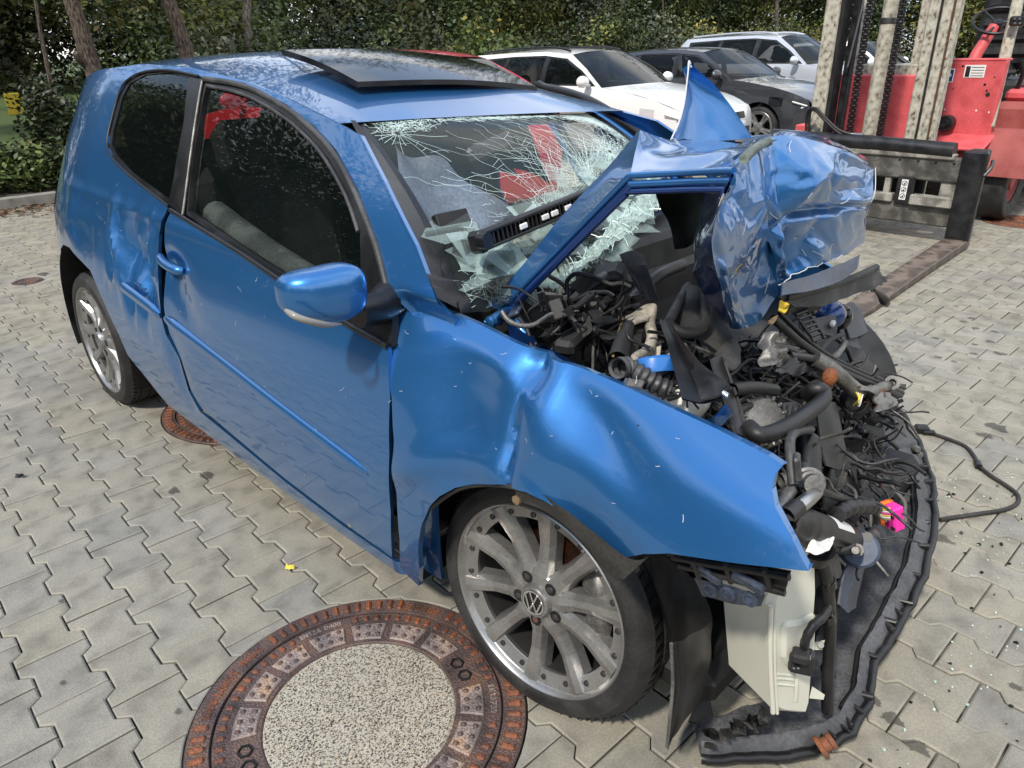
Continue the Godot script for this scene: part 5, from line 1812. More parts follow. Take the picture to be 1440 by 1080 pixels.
func engine_bay(car: Node3D) -> void:
	rng.seed = 77
	# bulkhead, inner wings, engine
	block(car, "bulkhead", Vector3(2.27, 0.64, -0.05), Vector3(0.10, 0.62, 1.42), Vector3(0, 0, 0.12), M.black_deep, 0.02)
	block(car, "engine_block", Vector3(2.62, 0.42, -0.12), Vector3(0.52, 0.40, 0.86), Vector3(0.05, 0.06, -0.08), M.charcoal_dirty, 0.05)
	block(car, "gearbox", Vector3(2.60, 0.38, -0.52), Vector3(0.40, 0.34, 0.34), Vector3(0.1, 0, 0), M.charcoal_dirty, 0.06)
	block(car, "subframe", Vector3(2.75, 0.22, 0.0), Vector3(0.55, 0.10, 1.3), Vector3(0, 0, 0), M.black_deep, 0.03)
	var m := coons(V3x([[720, 470, 2.42], [850, 555, 2.72], [960, 600, 2.93], [1040, 650, 3.03]]), V3x([[716, 452, 2.41], [850, 528, 2.74], [960, 578, 2.95], [1030, 612, 3.05]]), V3x([[720, 470, 2.42], [716, 452, 2.41]]), V3x([[1040, 650, 3.03], [1030, 612, 3.05]]), 30, 4, func(_a, _b, p): return 0.008 * fold(p, 0.6))
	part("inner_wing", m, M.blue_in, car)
	plate(car, "inner_wing", [[930, 590, 2.90], [985, 610, 2.98], [1010, 600, 3.03], [1028, 577, 3.06]], [[940, 570, 2.90], [975, 585, 2.96], [1000, 588, 3.02], [1020, 568, 3.06]], M.blue, 0.006)
	# bonnet hinge
	var hz := MB.new()
	hz.tube(smooth(V3x([[683, 455, 2.40], [700, 443, 2.41], [716, 436, 2.40], [726, 444, 2.42], [732, 462, 2.45], [748, 478, 2.48]]), 4), 0.009, 8)
	hz.lathe(Transform3D(Basis(), PX(692, 452, 2.42)), [Vector2(0.014, -0.004), Vector2(0.014, 0.008), Vector2(0.008, 0.012), Vector2(0, 0.012)], 12)
	part("hinge", hz, M.blue, car)
	block(car, "hinge_plate", PX(722, 437, 2.41), Vector3(0.05, 0.012, 0.05), Vector3(0.3, 0.4, 0.5), M.blue_steel, 0.004)
	# upper part, right to left
	hose(car, "cable", [[735, 462, 2.45], [790, 446, 2.48], [850, 428, 2.52], [900, 415, 2.54]], 0.004, M.black)
	hose(car, "cable", [[728, 445, 2.43], [742, 465, 2.47], [748, 490, 2.5]], 0.006, M.black)
	m = MB.new()
	var pa := PX(790, 492, 2.60); var pb := PX(876, 418, 2.52)
	var dd := (pb - pa).normalized()
	m.box(Transform3D(Basis(dd, Vector3.UP.cross(dd).cross(dd) * -1.0, dd.cross(Vector3.UP).normalized()).orthonormalized(), (pa + pb) * 0.5), Vector3(pa.distance_to(pb), 0.036, 0.05), 0.01)
	part("cross_bar", m, M.black_dull, car)
	plate(car, "wiper_bracket", [[893, 400, 2.56], [910, 420, 2.60], [924, 420, 2.60]], [[872, 357, 2.52], [890, 352, 2.52], [906, 358, 2.53]], M.grey_plastic, 0.003)
	plate(car, "wiper_bracket", [[902, 405, 2.57], [915, 418, 2.60], [926, 422, 2.61]], [[888, 376, 2.55], [900, 372, 2.55], [908, 372, 2.56]], M.grey_plastic, 0.002)
	block(car, "wiper_motor", PX(858, 392, 2.50), Vector3(0.08, 0.06, 0.08), Vector3(0.2, 0.5, 0.3), M.dark_grey, 0.014)
	can(car, "wiper_motor", PX(840, 400, 2.52), PX(868, 385, 2.48), [[0, 0.0], [0, 0.020], [0.8, 0.024], [1.0, 0.015], [1.0, 0.0]], M.dark_grey)
	for q in [[872, 397], [884, 391]]:
		block(car, "clip", PX(q[0], q[1], 2.53), Vector3(0.012, 0.012, 0.022), Vector3(0.2, 0.5, 0.3), M.paper, 0.002)
	hose(car, "hose", [[885, 425, 2.52], [905, 405, 2.50], [930, 385, 2.48], [960, 372, 2.46]], 0.016, M.rubber)
	hose(car, "hose", [[760, 480, 2.56], [800, 452, 2.50], [840, 430, 2.47], [890, 432, 2.47]], 0.010, M.rubber)
	# torn felt pad
	plate(car, "felt_pad", [[876, 470, 2.68], [893, 458, 2.69], [913, 452, 2.70]], [[880, 447, 2.63], [900, 436, 2.64], [920, 427, 2.66]], M.felt, 0.012, 1.6)
	plate(car, "felt_pad", [[892, 508, 2.74], [912, 505, 2.76], [928, 502, 2.77]], [[905, 492, 2.74], [918, 488, 2.75], [930, 484, 2.77]], M.felt, 0.010, 1.6)
	hose(car, "felt_edge", [[920, 430, 2.66], [914, 452, 2.69], [917, 475, 2.73], [910, 492, 2.76], [892, 503, 2.77]], [0.006, 0.008, 0.010, 0.011, 0.012, 0.012, 0.012, 0.012, 0.012, 0.012, 0.012, 0.012, 0.012, 0.012, 0.012, 0.012, 0.012, 0.012, 0.011, 0.01, 0.01, 0.01, 0.01, 0.009, 0.008], M.felt)
	plate(car, "felt_lining", [[863, 503, 2.74], [878, 508, 2.76], [893, 504, 2.76]], [[872, 458, 2.68], [890, 448, 2.66], [908, 452, 2.67]], M.charcoal_dirty, 0.014, 1.4)
	m = MB.new()
	m.tube(V3x([[868, 507, 2.77], [876, 478, 2.72], [884, 458, 2.68]]), [0.019, 0.017, 0.013], 14, false)
	part("felt_roll", m, M.charcoal_dirty, car)
	hose(car, "felt_edge", [[862, 500, 2.76], [866, 480, 2.71], [872, 462, 2.68], [876, 448, 2.63]], 0.003, M.tan)
	# corrugated breather and coolant bottle with its blue cap
	hose(car, "corrugated_tube", [[868, 518, 2.80], [882, 516, 2.80], [900, 526, 2.82], [918, 538, 2.84], [938, 548, 2.86]], 0.020, M.grey_plastic, 14, 0.22, 9)
	var cap := PX(918, 516, 2.81)
	can(car, "reservoir_cap", cap + Vector3(0.010, -0.012, 0.006), cap + Vector3(-0.004, 0.014, -0.004), [[0, 0.042], [0.3, 0.044], [0.85, 0.043], [1.0, 0.039], [0.80, 0.034], [0.80, 0.0]], M.cap_blue, 28)
	m = MB.new()
	m.ball(Transform3D(Basis().scaled(Vector3(0.09, 0.07, 0.10)), PX(938, 540, 2.80) + Vector3(0, -0.02, 0)), 18, 12)
	part("reservoir", m, M.white_plastic, car)
	block(car, "bracket", PX(893, 540, 2.86), Vector3(0.03, 0.010, 0.02), Vector3(0.2, 0.3, 0.1), M.dusty, 0.003)
	# large ribbed covers
	plate(car, "engine_cover", [[948, 470, 2.74], [985, 485, 2.80], [1016, 496, 2.86], [1030, 478, 2.86]], [[958, 408, 2.64], [980, 408, 2.68], [1000, 430, 2.72], [1024, 455, 2.80]], M.charcoal_dirty, 0.012, 1.1)
	hose(car, "cover_rib", [[990, 412, 2.72], [993, 440, 2.77], [988, 462, 2.80], [965, 468, 2.79], [940, 460, 2.76]], 0.013, M.black_dull)
	hose(car, "cover_rib", [[940, 455, 2.75], [955, 425, 2.68], [968, 403, 2.64]], 0.012, M.black_dull)
	plate(car, "engine_cover", [[1004, 500, 2.88], [1030, 518, 2.92], [1042, 510, 2.92]], [[1012, 490, 2.86], [1030, 478, 2.86], [1040, 492, 2.88]], M.charcoal_dirty, 0.008)
	plate(car, "headlamp_shell", [[958, 560, 2.93], [985, 568, 2.97], [1012, 566, 3.0]], [[928, 455, 2.76], [940, 452, 2.77], [955, 470, 2.78]], M.black, 0.012, 1.0)
	plate(car, "headlamp_shell", [[985, 562, 2.98], [1010, 560, 3.0], [1027, 552, 3.02]], [[952, 478, 2.80], [965, 485, 2.82], [985, 508, 2.86]], M.dark_grey, 0.008, 1.0)
	hose(car, "chrome_fleck", [[1016, 553, 3.01], [1024, 557, 3.02]], 0.006, M.chrome, 6, 0.0, 2)
	plate(car, "strap", [[1045, 640, 3.05], [1060, 668, 3.06], [1075, 690, 3.08]], [[1000, 505, 2.90], [1012, 500, 2.90], [1020, 508, 2.92]], M.black_dull, 0.006, 0.9)
	plate(car, "strap", [[1025, 600, 3.0], [1038, 610, 3.02], [1048, 615, 3.03]], [[1005, 512, 2.90], [1015, 515, 2.91], [1022, 520, 2.92]], M.black, 0.004, 0.9)
	hose(car, "hose", [[1030, 548, 2.96], [1060, 545, 2.97], [1090, 549, 2.98]], 0.0125, M.rubber)
	hose(car, "hose", [[1020, 590, 2.99], [1050, 572, 2.97], [1085, 562, 2.96]], 0.008, M.rubber)
	# alternator
	var aa := PX(1052, 600, 2.96); var ab := PX(1078, 588, 3.0)
	can(car, "alternator", aa, ab, [[0.0, 0.0], [0.0, 0.040], [0.2, 0.050], [0.6, 0.052], [0.95, 0.047], [1.0, 0.03], [1.0, 0.0]], M.cast_alu, 28)
	m = MB.new()
	var ax := (ab - aa).normalized()
	var ay := ax.cross(Vector3.UP).normalized()
	for i in 18:
		var th := TAU * i / 18
		var o := ay * cos(th) + ax.cross(ay) * sin(th)
		m.box(Transform3D(Basis(ax, o, ax.cross(o)), (aa + ab) * 0.5 + o * 0.049), Vector3(0.06, 0.012, 0.006), 0.002)
	part("alternator_fins", m, M.cast_alu, car).set_meta("kind", "stuff")
	# thick coolant hose
	hose(car, "coolant_hose", [[1052, 600, 3.02], [1070, 612, 3.05], [1102, 602, 3.06], [1135, 581, 3.06], [1155, 565, 3.06], [1158, 552, 3.05], [1148, 547, 3.04], [1136, 556, 3.02]], 0.0155, M.rubber, 14)
	# black canister and its punched strap
	can(car, "canister", PX(1138, 672, 3.09), PX(1136, 612, 3.05), [[0, 0.0], [0, 0.020], [0.1, 0.0235], [0.85, 0.0235], [0.93, 0.021], [1.0, 0.015], [1.0, 0.0]], M.black, 20)
	hose(car, "strap", [[1116, 682, 3.13], [1112, 650, 3.11], [1111, 620, 3.09], [1120, 607, 3.07], [1140, 604, 3.06]], 0.009, M.grey_plastic, 6)
	block(car, "strap_buckle", PX(1121, 657, 3.13), Vector3(0.012, 0.045, 0.03), Vector3(0, 0.4, 0.2), M.grey_plastic, 0.004)
	plate(car, "radiator_bracket", [[1163, 655, 3.08], [1180, 660, 3.08], [1194, 650, 3.07]], [[1150, 578, 3.03], [1162, 566, 3.02], [1176, 568, 3.01]], M.dark_grey, 0.006, 1.2)
	plate(car, "radiator_frame", [[1165, 740, 3.14], [1200, 735, 3.12], [1220, 700, 3.10]], [[1160, 640, 3.05], [1190, 640, 3.04], [1205, 660, 3.05]], M.black_dull, 0.014, 1.6)
	plate(car, "radiator_frame", [[1200, 745, 3.12], [1216, 715, 3.10], [1212, 690, 3.08]], [[1178, 645, 3.04], [1195, 640, 3.03], [1208, 655, 3.04]], M.grey_plastic, 0.012, 1.6)
	plate(car, "fan_shroud", [[1090, 660, 2.98], [1140, 690, 3.0], [1190, 700, 3.0]], [[1080, 560, 2.90], [1130, 560, 2.92], [1180, 580, 2.95]], M.black_deep, 0.02, 1.0)
	plate(car, "fan_shroud", [[1085, 620, 2.97], [1105, 632, 2.99], [1125, 620, 2.99]], [[1090, 570, 2.94], [1110, 566, 2.95], [1130, 572, 2.95]], M.dark_grey, 0.006)
	for i in 5:
		hose(car, "duct", [[1098 + i * 8, 612, 3.0], [1100 + i * 8, 570 + i * 2, 2.97]], 0.008, M.black, 6)
	# aluminium air pipes at the right corner
	hose(car, "air_pipe", [[1118, 716, 3.16], [1133, 705, 3.16], [1146, 693, 3.15], [1149, 683, 3.14]], 0.0125, M.steel, 14)
	can(car, "pipe_flange", PX(1134, 678, 3.12), PX(1146, 682, 3.15), [[0, 0.0], [0, 0.026], [0.35, 0.028], [0.4, 0.023], [0.7, 0.023], [0.75, 0.019], [1.0, 0.017], [1.0, 0.0]], M.cast_alu, 26)
	hose(car, "air_pipe", [[1098, 676, 3.10], [1112, 674, 3.11], [1128, 677, 3.12]], 0.013, M.cast_alu, 12)
	hose(car, "rubber_joint", [[1126, 660, 3.10], [1128, 677, 3.12], [1124, 694, 3.13]], 0.017, M.black, 12)
	hose(car, "rubber_joint", [[1104, 727, 3.16], [1113, 720, 3.16], [1121, 713, 3.16]], 0.0155, M.black, 12)
	hose(car, "air_pipe", [[1094, 718, 3.14], [1104, 700, 3.13], [1112, 690, 3.12]], 0.011, M.cast_alu, 12)
	# pump cylinder with a white sticker
	var ca := PX(1108, 734, 3.16); var cb := PX(1202, 762, 3.13)
	var pump := can(car, "pump", ca, cb, [[0, 0.0], [0.0, 0.020], [0.05, 0.024], [0.08, 0.030], [0.14, 0.030], [0.16, 0.033], [0.92, 0.033], [0.97, 0.028], [1.0, 0.0]], M.black, 28)
	m = MB.new()
	var cd := (cb - ca).normalized()
	var cx := (EYE - (ca + cb) * 0.5 + Vector3(0, 0.6, 0)).normalized()
	cx = (cx - cd * cx.dot(cd)).normalized()
	var cy := cd.cross(cx)
	m.grid(6, 6, func(a: float, b: float) -> Vector3:
		var th := lerpf(-0.55, 0.45, b)
		return ca + cd * ca.distance_to(cb) * lerpf(0.40, 0.68, a) + (cx * cos(th) + cy * sin(th)) * 0.0336)
	part("sticker", m, M.label_white, pump)
	for q in [[1106, 742]]:
		can(car, "pump_port", PX(q[0], q[1], 3.17), PX(q[0] + 8, q[1] - 3, 3.19), [[0, 0.0], [0, 0.012], [0.6, 0.010], [1, 0.007], [0.5, 0.004]], M.black_deep, 10)
	plate(car, "bracket", [[1182, 775, 3.18], [1196, 772, 3.18], [1208, 760, 3.17]], [[1200, 745, 3.15], [1212, 735, 3.14], [1218, 728, 3.13]], M.dark_grey, 0.004)
	# wiring with the pink plug
	hose(car, "wiring", [[1152, 690, 3.14], [1180, 700, 3.14], [1205, 706, 3.13], [1226, 704, 3.13]], 0.0075, M.black)
	hose(car, "corrugated_sleeve", [[1176, 724, 3.15], [1192, 714, 3.15], [1212, 712, 3.15], [1226, 713, 3.15]], 0.017, M.black, 12, 0.2, 8)
	hose(car, "sleeve_end", [[1222, 713, 3.15], [1232, 716, 3.15]], 0.014, M.black)
	for k in 7:
		var yy := 712.0 + k * 2.6
		hose(car, "wire", [[1231, 714 + k * 0.6, 3.15], [1240, yy + 1.5, 3.155], [1251, yy + 3, 3.16]], 0.0024, [M.yellow, M.yellow, M.label_white, M.pink, M.yellow, M.label_white, M.tan][k], 5)
	for k in 4:
		hose(car, "wire", [[1228 + k, 716, 3.15], [1234 + k * 2, 722, 3.15], [1240 + k * 2, 730 + k, 3.15]], 0.0018, [M.label_white, M.tan, M.black, M.label_white][k], 5)
	var pk := PX(1258, 727, 3.16)
	var pb2 := Basis.from_euler(Vector3(0.2, -0.5, 0.15))
	m = MB.new()
	m.box(Transform3D(pb2, pk), Vector3(0.032, 0.062, 0.030), 0.004)
	var plug := part("plug", m, M.pink, car)
	m = MB.new()
	m.box(Transform3D(pb2, pk + pb2 * Vector3(-0.024, 0, 0)), Vector3(0.013, 0.064, 0.033), 0.003)
	part("lock_slide", m, M.orange, plug)
	m = MB.new()
	m.box(Transform3D(pb2, pk + pb2 * Vector3(-0.04, -0.002, 0)), Vector3(0.02, 0.062, 0.036), 0.004)
	part("back_shell", m, M.charcoal_dirty, plug)
	for k in 2:
		m = MB.new()
		m.box(Transform3D(pb2, pk + pb2 * Vector3(0.012, -0.018 + k * 0.03, 0.016)), Vector3(0.012, 0.006, 0.004), 0.001)
		part("slot", m, M.black_deep, plug)
	hose(car, "wire", [[1150, 668, 3.13], [1165, 675, 3.13], [1174, 690, 3.14], [1186, 698, 3.14]], 0.0022, M.dusty, 5)
	hose(car, "wire", [[1190, 640, 3.06], [1185, 660, 3.08], [1180, 680, 3.10]], 0.0022, M.dusty, 5)
	# long bars of the front frame, bent across the bay
	hose(car, "frame_bar", [[1086, 447, 2.88], [1130, 485, 2.92], [1180, 515, 2.96], [1268, 553, 2.98]], 0.009, M.black_dull, 6)
	hose(car, "frame_bar", [[1096, 440, 2.86], [1150, 490, 2.90], [1205, 520, 2.93], [1272, 546, 2.95]], 0.006, M.black, 6)
	hose(car, "frame_bar", [[1110, 500, 2.93], [1150, 507, 2.95], [1200, 530, 2.97], [1266, 556, 2.98]], 0.009, M.dark_grey, 8)
	hose(car, "cast_bar", [[1146, 505, 2.95], [1170, 520, 2.98], [1190, 538, 3.0], [1206, 550, 3.01], [1222, 552, 3.01], [1240, 545, 3.0], [1254, 540, 2.99]], [0.018, 0.018, 0.018, 0.018, 0.018, 0.018, 0.018, 0.018, 0.018, 0.018, 0.018, 0.018, 0.018, 0.018, 0.018, 0.018, 0.018, 0.018, 0.018, 0.018, 0.017, 0.017, 0.016, 0.016, 0.015, 0.015, 0.015, 0.014, 0.014, 0.014, 0.014, 0.014, 0.014, 0.014, 0.014, 0.015, 0.017], M.cast_alu, 12)
	can(car, "bar_eye", PX(1249, 541, 2.985), PX(1255, 538, 3.005), [[0, 0.0], [0, 0.019], [1, 0.019], [1, 0.010], [0.7, 0.009], [0.7, 0]], M.cast_alu, 16)
	plate(car, "rusty_end", [[1216, 566, 3.03], [1236, 576, 3.03], [1254, 570, 3.02]], [[1222, 552, 3.01], [1240, 550, 3.01], [1252, 560, 3.0]], M.rust, 0.012, 3.0)
	plate(car, "torn_foil", [[1225, 570, 3.04], [1240, 578, 3.05], [1256, 572, 3.04]], [[1204, 545, 3.02], [1225, 545, 3.01], [1246, 556, 3.01]], M.cast_alu, 0.016, 4.0)
	m = MB.new()
	m.ball(Transform3D(Basis().scaled(Vector3(0.016, 0.022, 0.02)), PX(1167, 530, 3.0)), 12, 8)
	part("copper_bush", m, M.rust_orange, car)
	can(car, "torn_plug", PX(1195, 560, 2.99), PX(1207, 566, 3.02), [[0, 0.0], [0, 0.026], [0.9, 0.028], [1.0, 0.022], [0.6, 0.020], [0.6, 0.0]], M.black, 16)
	for k in 4:
		hose(car, "wire", [[1200 + k * 2, 570 - k * 2, 3.03], [1208, 562 + k * 3, 3.05], [1204 + k * 3, 552 + k, 3.03]], 0.0022, M.yellow if k % 2 == 0 else M.label_white, 5)
	for q in [[1070, 515, 1125, 505, 1068, 470, 1105, 476, 2.92], [1085, 525, 1150, 522, 1100, 490, 1140, 500, 2.94]]:
		plate(car, "crumpled_foil", [[q[0], q[1], q[8]], [(q[0] + q[2]) * 0.5, q[1] + 2, q[8] + 0.02], [q[2], q[3], q[8]]], [[q[4], q[5], q[8] - 0.04], [(q[4] + q[6]) * 0.5, q[5], q[8] - 0.02], [q[6], q[7], q[8] - 0.04]], M.cast_alu if q[8] < 2.93 else M.black, 0.014, 5.0, 0.0, 24, 18)
	hose(car, "pipe", [[1080, 485, 2.90], [1110, 492, 2.92], [1145, 512, 2.94]], 0.009, M.rubber)
	hose(car, "pipe", [[1020, 430, 2.84], [1045, 425, 2.84], [1062, 420, 2.84]], 0.009, M.rubber)
	hose(car, "pipe", [[1125, 430, 2.80], [1128, 470, 2.86], [1130, 500, 2.90]], 0.006, M.black_dull)
	# slotted grille strip
	for s in [0, 1]:
		hose(car, "grille_rail", [[1118 + s * 16, 440 - s * 6, 2.84], [1132 + s * 16, 462 - s * 4, 2.87], [1146 + s * 14, 480 - s * 4, 2.90]], 0.004, M.black, 6)
	for k in 7:
		hose(car, "grille_slat", [[1119 + k * 4.4, 443 + k * 6.0, 2.845 + k * 0.008], [1135 + k * 4.2, 437 + k * 6.2, 2.845 + k * 0.008]], 0.004, M.black, 5)
	# far corner: wing plastic, lamp remains
	plate(car, "bumper_corner", [[1188, 520, 2.80], [1206, 522, 2.80], [1221, 512, 2.78]], [[1180, 440, 2.66], [1196, 432, 2.65], [1212, 450, 2.68]], M.tray, 0.008, 0.8)
	plate(car, "bumper_corner", [[1196, 476, 2.74], [1210, 472, 2.74], [1222, 466, 2.72]], [[1184, 432, 2.65], [1198, 425, 2.63], [1210, 438, 2.66]], M.tray, 0.004, 0.8)
	plate(car, "lamp_shell", [[1145, 482, 2.84], [1160, 480, 2.83], [1176, 470, 2.82]], [[1136, 448, 2.78], [1155, 446, 2.77], [1172, 446, 2.77]], M.dark_grey, 0.010, 1.6)
	m = MB.new()
	m.ball(Transform3D(Basis().scaled(Vector3(0.05, 0.045, 0.05)), PX(1165, 442, 2.74)), 14, 10)
	part("lamp_bowl", m, M.blue_in, car)
	m = MB.new()
	m.ball(Transform3D(Basis().scaled(Vector3(0.03, 0.04, 0.04)), PX(1184, 446, 2.74)), 14, 10)
	part("lamp_bowl", m, M.black_gloss, car)
	hose(car, "wiring", [[1155, 470, 2.82], [1175, 476, 2.83], [1190, 490, 2.85], [1198, 510, 2.86]], 0.006, M.black)
	hose(car, "wiring", [[1150, 500, 2.90], [1165, 480, 2.87], [1185, 470, 2.84]], 0.007, M.black_dull)
	hose(car, "wiring", [[1170, 505, 2.90], [1180, 495, 2.88], [1188, 482, 2.86]], 0.009, M.cast_alu)
	block(car, "lamp_tab", PX(1171, 455, 2.80), Vector3(0.012, 0.012, 0.022), Vector3(0.4, 0.2, 0.3), M.label_white, 0.003)
	plate(car, "foam_scrap", [[1094, 438, 2.86], [1104, 440, 2.87], [1110, 430, 2.87]], [[1096, 424, 2.85], [1104, 421, 2.85], [1112, 424, 2.86]], M.yellow, 0.006, 3.0)
	plate(car, "foam_scrap", [[1080, 452, 2.90], [1086, 456, 2.90], [1092, 450, 2.90]], [[1086, 446, 2.89], [1090, 444, 2.89], [1094, 444, 2.89]], M.tan, 0.004, 3.0)
	block(car, "splinter", PX(1142, 426, 2.82), Vector3(0.012, 0.06, 0.014), Vector3(0.3, 0, 0.2), M.tan, 0.002)
	# torn bumper skins under the crushed bonnet edge
	plate(car, "torn_skin", [[1098, 416, 2.92], [1140, 408, 2.93], [1180, 396, 2.92], [1206, 378, 2.90]], [[1100, 398, 2.90], [1140, 386, 2.90], [1180, 372, 2.89], [1211, 357, 2.88]], M.blue_steel, 0.008, 1.2)
	plate(car, "torn_skin", [[1120, 432, 2.88], [1160, 428, 2.88], [1205, 414, 2.86], [1247, 396, 2.82]], [[1104, 418, 2.88], [1160, 406, 2.88], [1205, 392, 2.86], [1236, 374, 2.83]], M.tray, 0.010, 1.4)
	hose(car, "torn_edge", [[1104, 418, 2.89], [1160, 404, 2.89], [1205, 389, 2.87], [1232, 376, 2.84]], 0.011, M.black_dull, 6)
	plate(car, "torn_skin", [[1100, 446, 2.84], [1125, 440, 2.84], [1150, 436, 2.84]], [[1112, 424, 2.84], [1135, 418, 2.84], [1160, 414, 2.84]], M.charcoal_dirty, 0.008)
	for q in [[1232, 396, 1238, 402], [1222, 402, 1226, 411], [1242, 388, 1250, 393]]:
		plate(car, "tatter", [[q[0], q[1], 2.83], [q[0] + 6, q[1] + 2, 2.83]], [[q[2], q[3], 2.83], [q[2] + 5, q[3] - 2, 2.82]], M.tray, 0.003)
	hose(car, "hanging_strip", [[1229, 407, 2.83], [1240, 417, 2.82], [1245, 425, 2.82], [1248, 431, 2.81]], [0.004, 0.004, 0.005, 0.006, 0.008, 0.010, 0.012, 0.014, 0.015, 0.015, 0.015, 0.014, 0.013, 0.012, 0.011, 0.009, 0.006, 0.004, 0.002], M.black, 5)
	# small broken pieces scattered through the bay
	var fr := [MB.new(), MB.new(), MB.new(), MB.new(), MB.new()]
	var done := 0
	for i in 12000:
		if done > 2300:
			break
		var u := rng.randf_range(760, 1225)
		var v := rng.randf_range(400, 745)
		if v < 395 + 0.25 * (u - 700) or v > 470 + 0.72 * (u - 790) - 25 or (u > 1185 and v > 690):
			continue
		var shown := false   # what the photo lets one recognise stays in view
		for q in [[855, 420, 938, 512], [862, 505, 962, 560], [940, 405, 1045, 520], [1045, 560, 1165, 618], [1098, 670, 1160, 740]]:
			if u > q[0] and u < q[2] and v > q[1] and v < q[3]:
				shown = true
		if shown and rng.randf() < 0.86:
			continue
		done += 1
		var x := lerpf(2.52, 3.06, clampf((v - 420) / 260.0 * 0.7 + (u - 800) / 420.0 * 0.3, 0, 1)) + rng.randf_range(-0.14, 0.05)
		var p := PX(u, v, x)
		var b := Basis.from_euler(Vector3(rng.randf() * TAU, rng.randf() * TAU, rng.randf() * TAU))
		var mm: MB = fr[[0, 0, 0, 1, 1, 2, 2, 3, 4][rng.randi() % 9]]
		match rng.randi() % 7:
			0: mm.box(Transform3D(b, p), Vector3(rng.randf_range(0.015, 0.06), rng.randf_range(0.004, 0.018), rng.randf_range(0.008, 0.03)), 0.002)
			1, 2:
				var pts := [p]
				var d := (b.x + Vector3(0.2, -0.3, 0)).normalized()
				for k in rng.randi_range(4, 9):
					d = (d + Vector3(rng.randfn(0, 0.3), rng.randfn(0, 0.3) - 0.05, rng.randfn(0, 0.3))).normalized()
					pts.append(pts[-1] + d * 0.025)
				mm.tube(smooth(pts, 3), rng.randf_range(0.0015, 0.006), 5, false)
			3, 4:   # torn flakes of moulding, bent
				var w := rng.randf_range(0.02, 0.06)
				var l := rng.randf_range(0.03, 0.10)
				var cv := rng.randf_range(-0.03, 0.03)
				var k0 := mm.v.size()
				for j in 4:
					for s in 3:
						mm.add(p + b * Vector3(l * (j / 3.0 - 0.5) + rng.randf_range(-0.006, 0.006), cv * pow(j / 3.0, 2.0), w * (s * 0.5 - 0.5) * (1.0 if j < 3 else rng.randf_range(0.2, 1.0)) + rng.randf_range(-0.004, 0.004)))
				for j in 3:
					for s in 2:
						mm.quad(k0 + j * 3 + s, k0 + j * 3 + s + 1, k0 + j * 3 + s + 4, k0 + j * 3 + s + 3)
			5: mm.lathe(Transform3D(b, p), [Vector2(0, 0), Vector2(0.007, 0), Vector2(0.009, 0.012), Vector2(0.005, 0.018), Vector2(0.003, 0.012)], 8)
			6:
				mm.box(Transform3D(b, p), Vector3(rng.randf_range(0.03, 0.08), 0.003, 0.014), 0.0)
				mm.box(Transform3D(b, p + b * Vector3(0, 0.008, 0.006)), Vector3(rng.randf_range(0.03, 0.08), 0.014, 0.003), 0.0)
	for k in 5:
		part("broken_pieces", fr[k], [M.black, M.charcoal_dirty, M.dark_grey, M.dusty, M.cast_alu][k], car).set_meta("kind", "stuff")
	# looms of thin wires draped over it all
	for k in 26:
		var u := rng.randf_range(930, 1190)
		var v := rng.randf_range(maxf(460, 395 + 0.25 * (u - 700) + 20), 455 + 0.72 * (u - 790))
		v = minf(v, 700)
		var l := []
		var an := rng.randf() * TAU
		for j in 6:
			var x := lerpf(2.60, 3.08, clampf((v - 420) / 260.0 * 0.7 + (u - 800) / 420.0 * 0.3, 0, 1)) + 0.05
			l.append([u, v, x])
			an += rng.randfn(0, 0.5)
			u += cos(an) * 18; v += sin(an) * 12
		hose(car, "wire", l, rng.randf_range(0.0018, 0.0042), [M.black, M.black, M.dusty, M.black_dull, M.dark_grey][k % 5], 5, 0.0, 4)

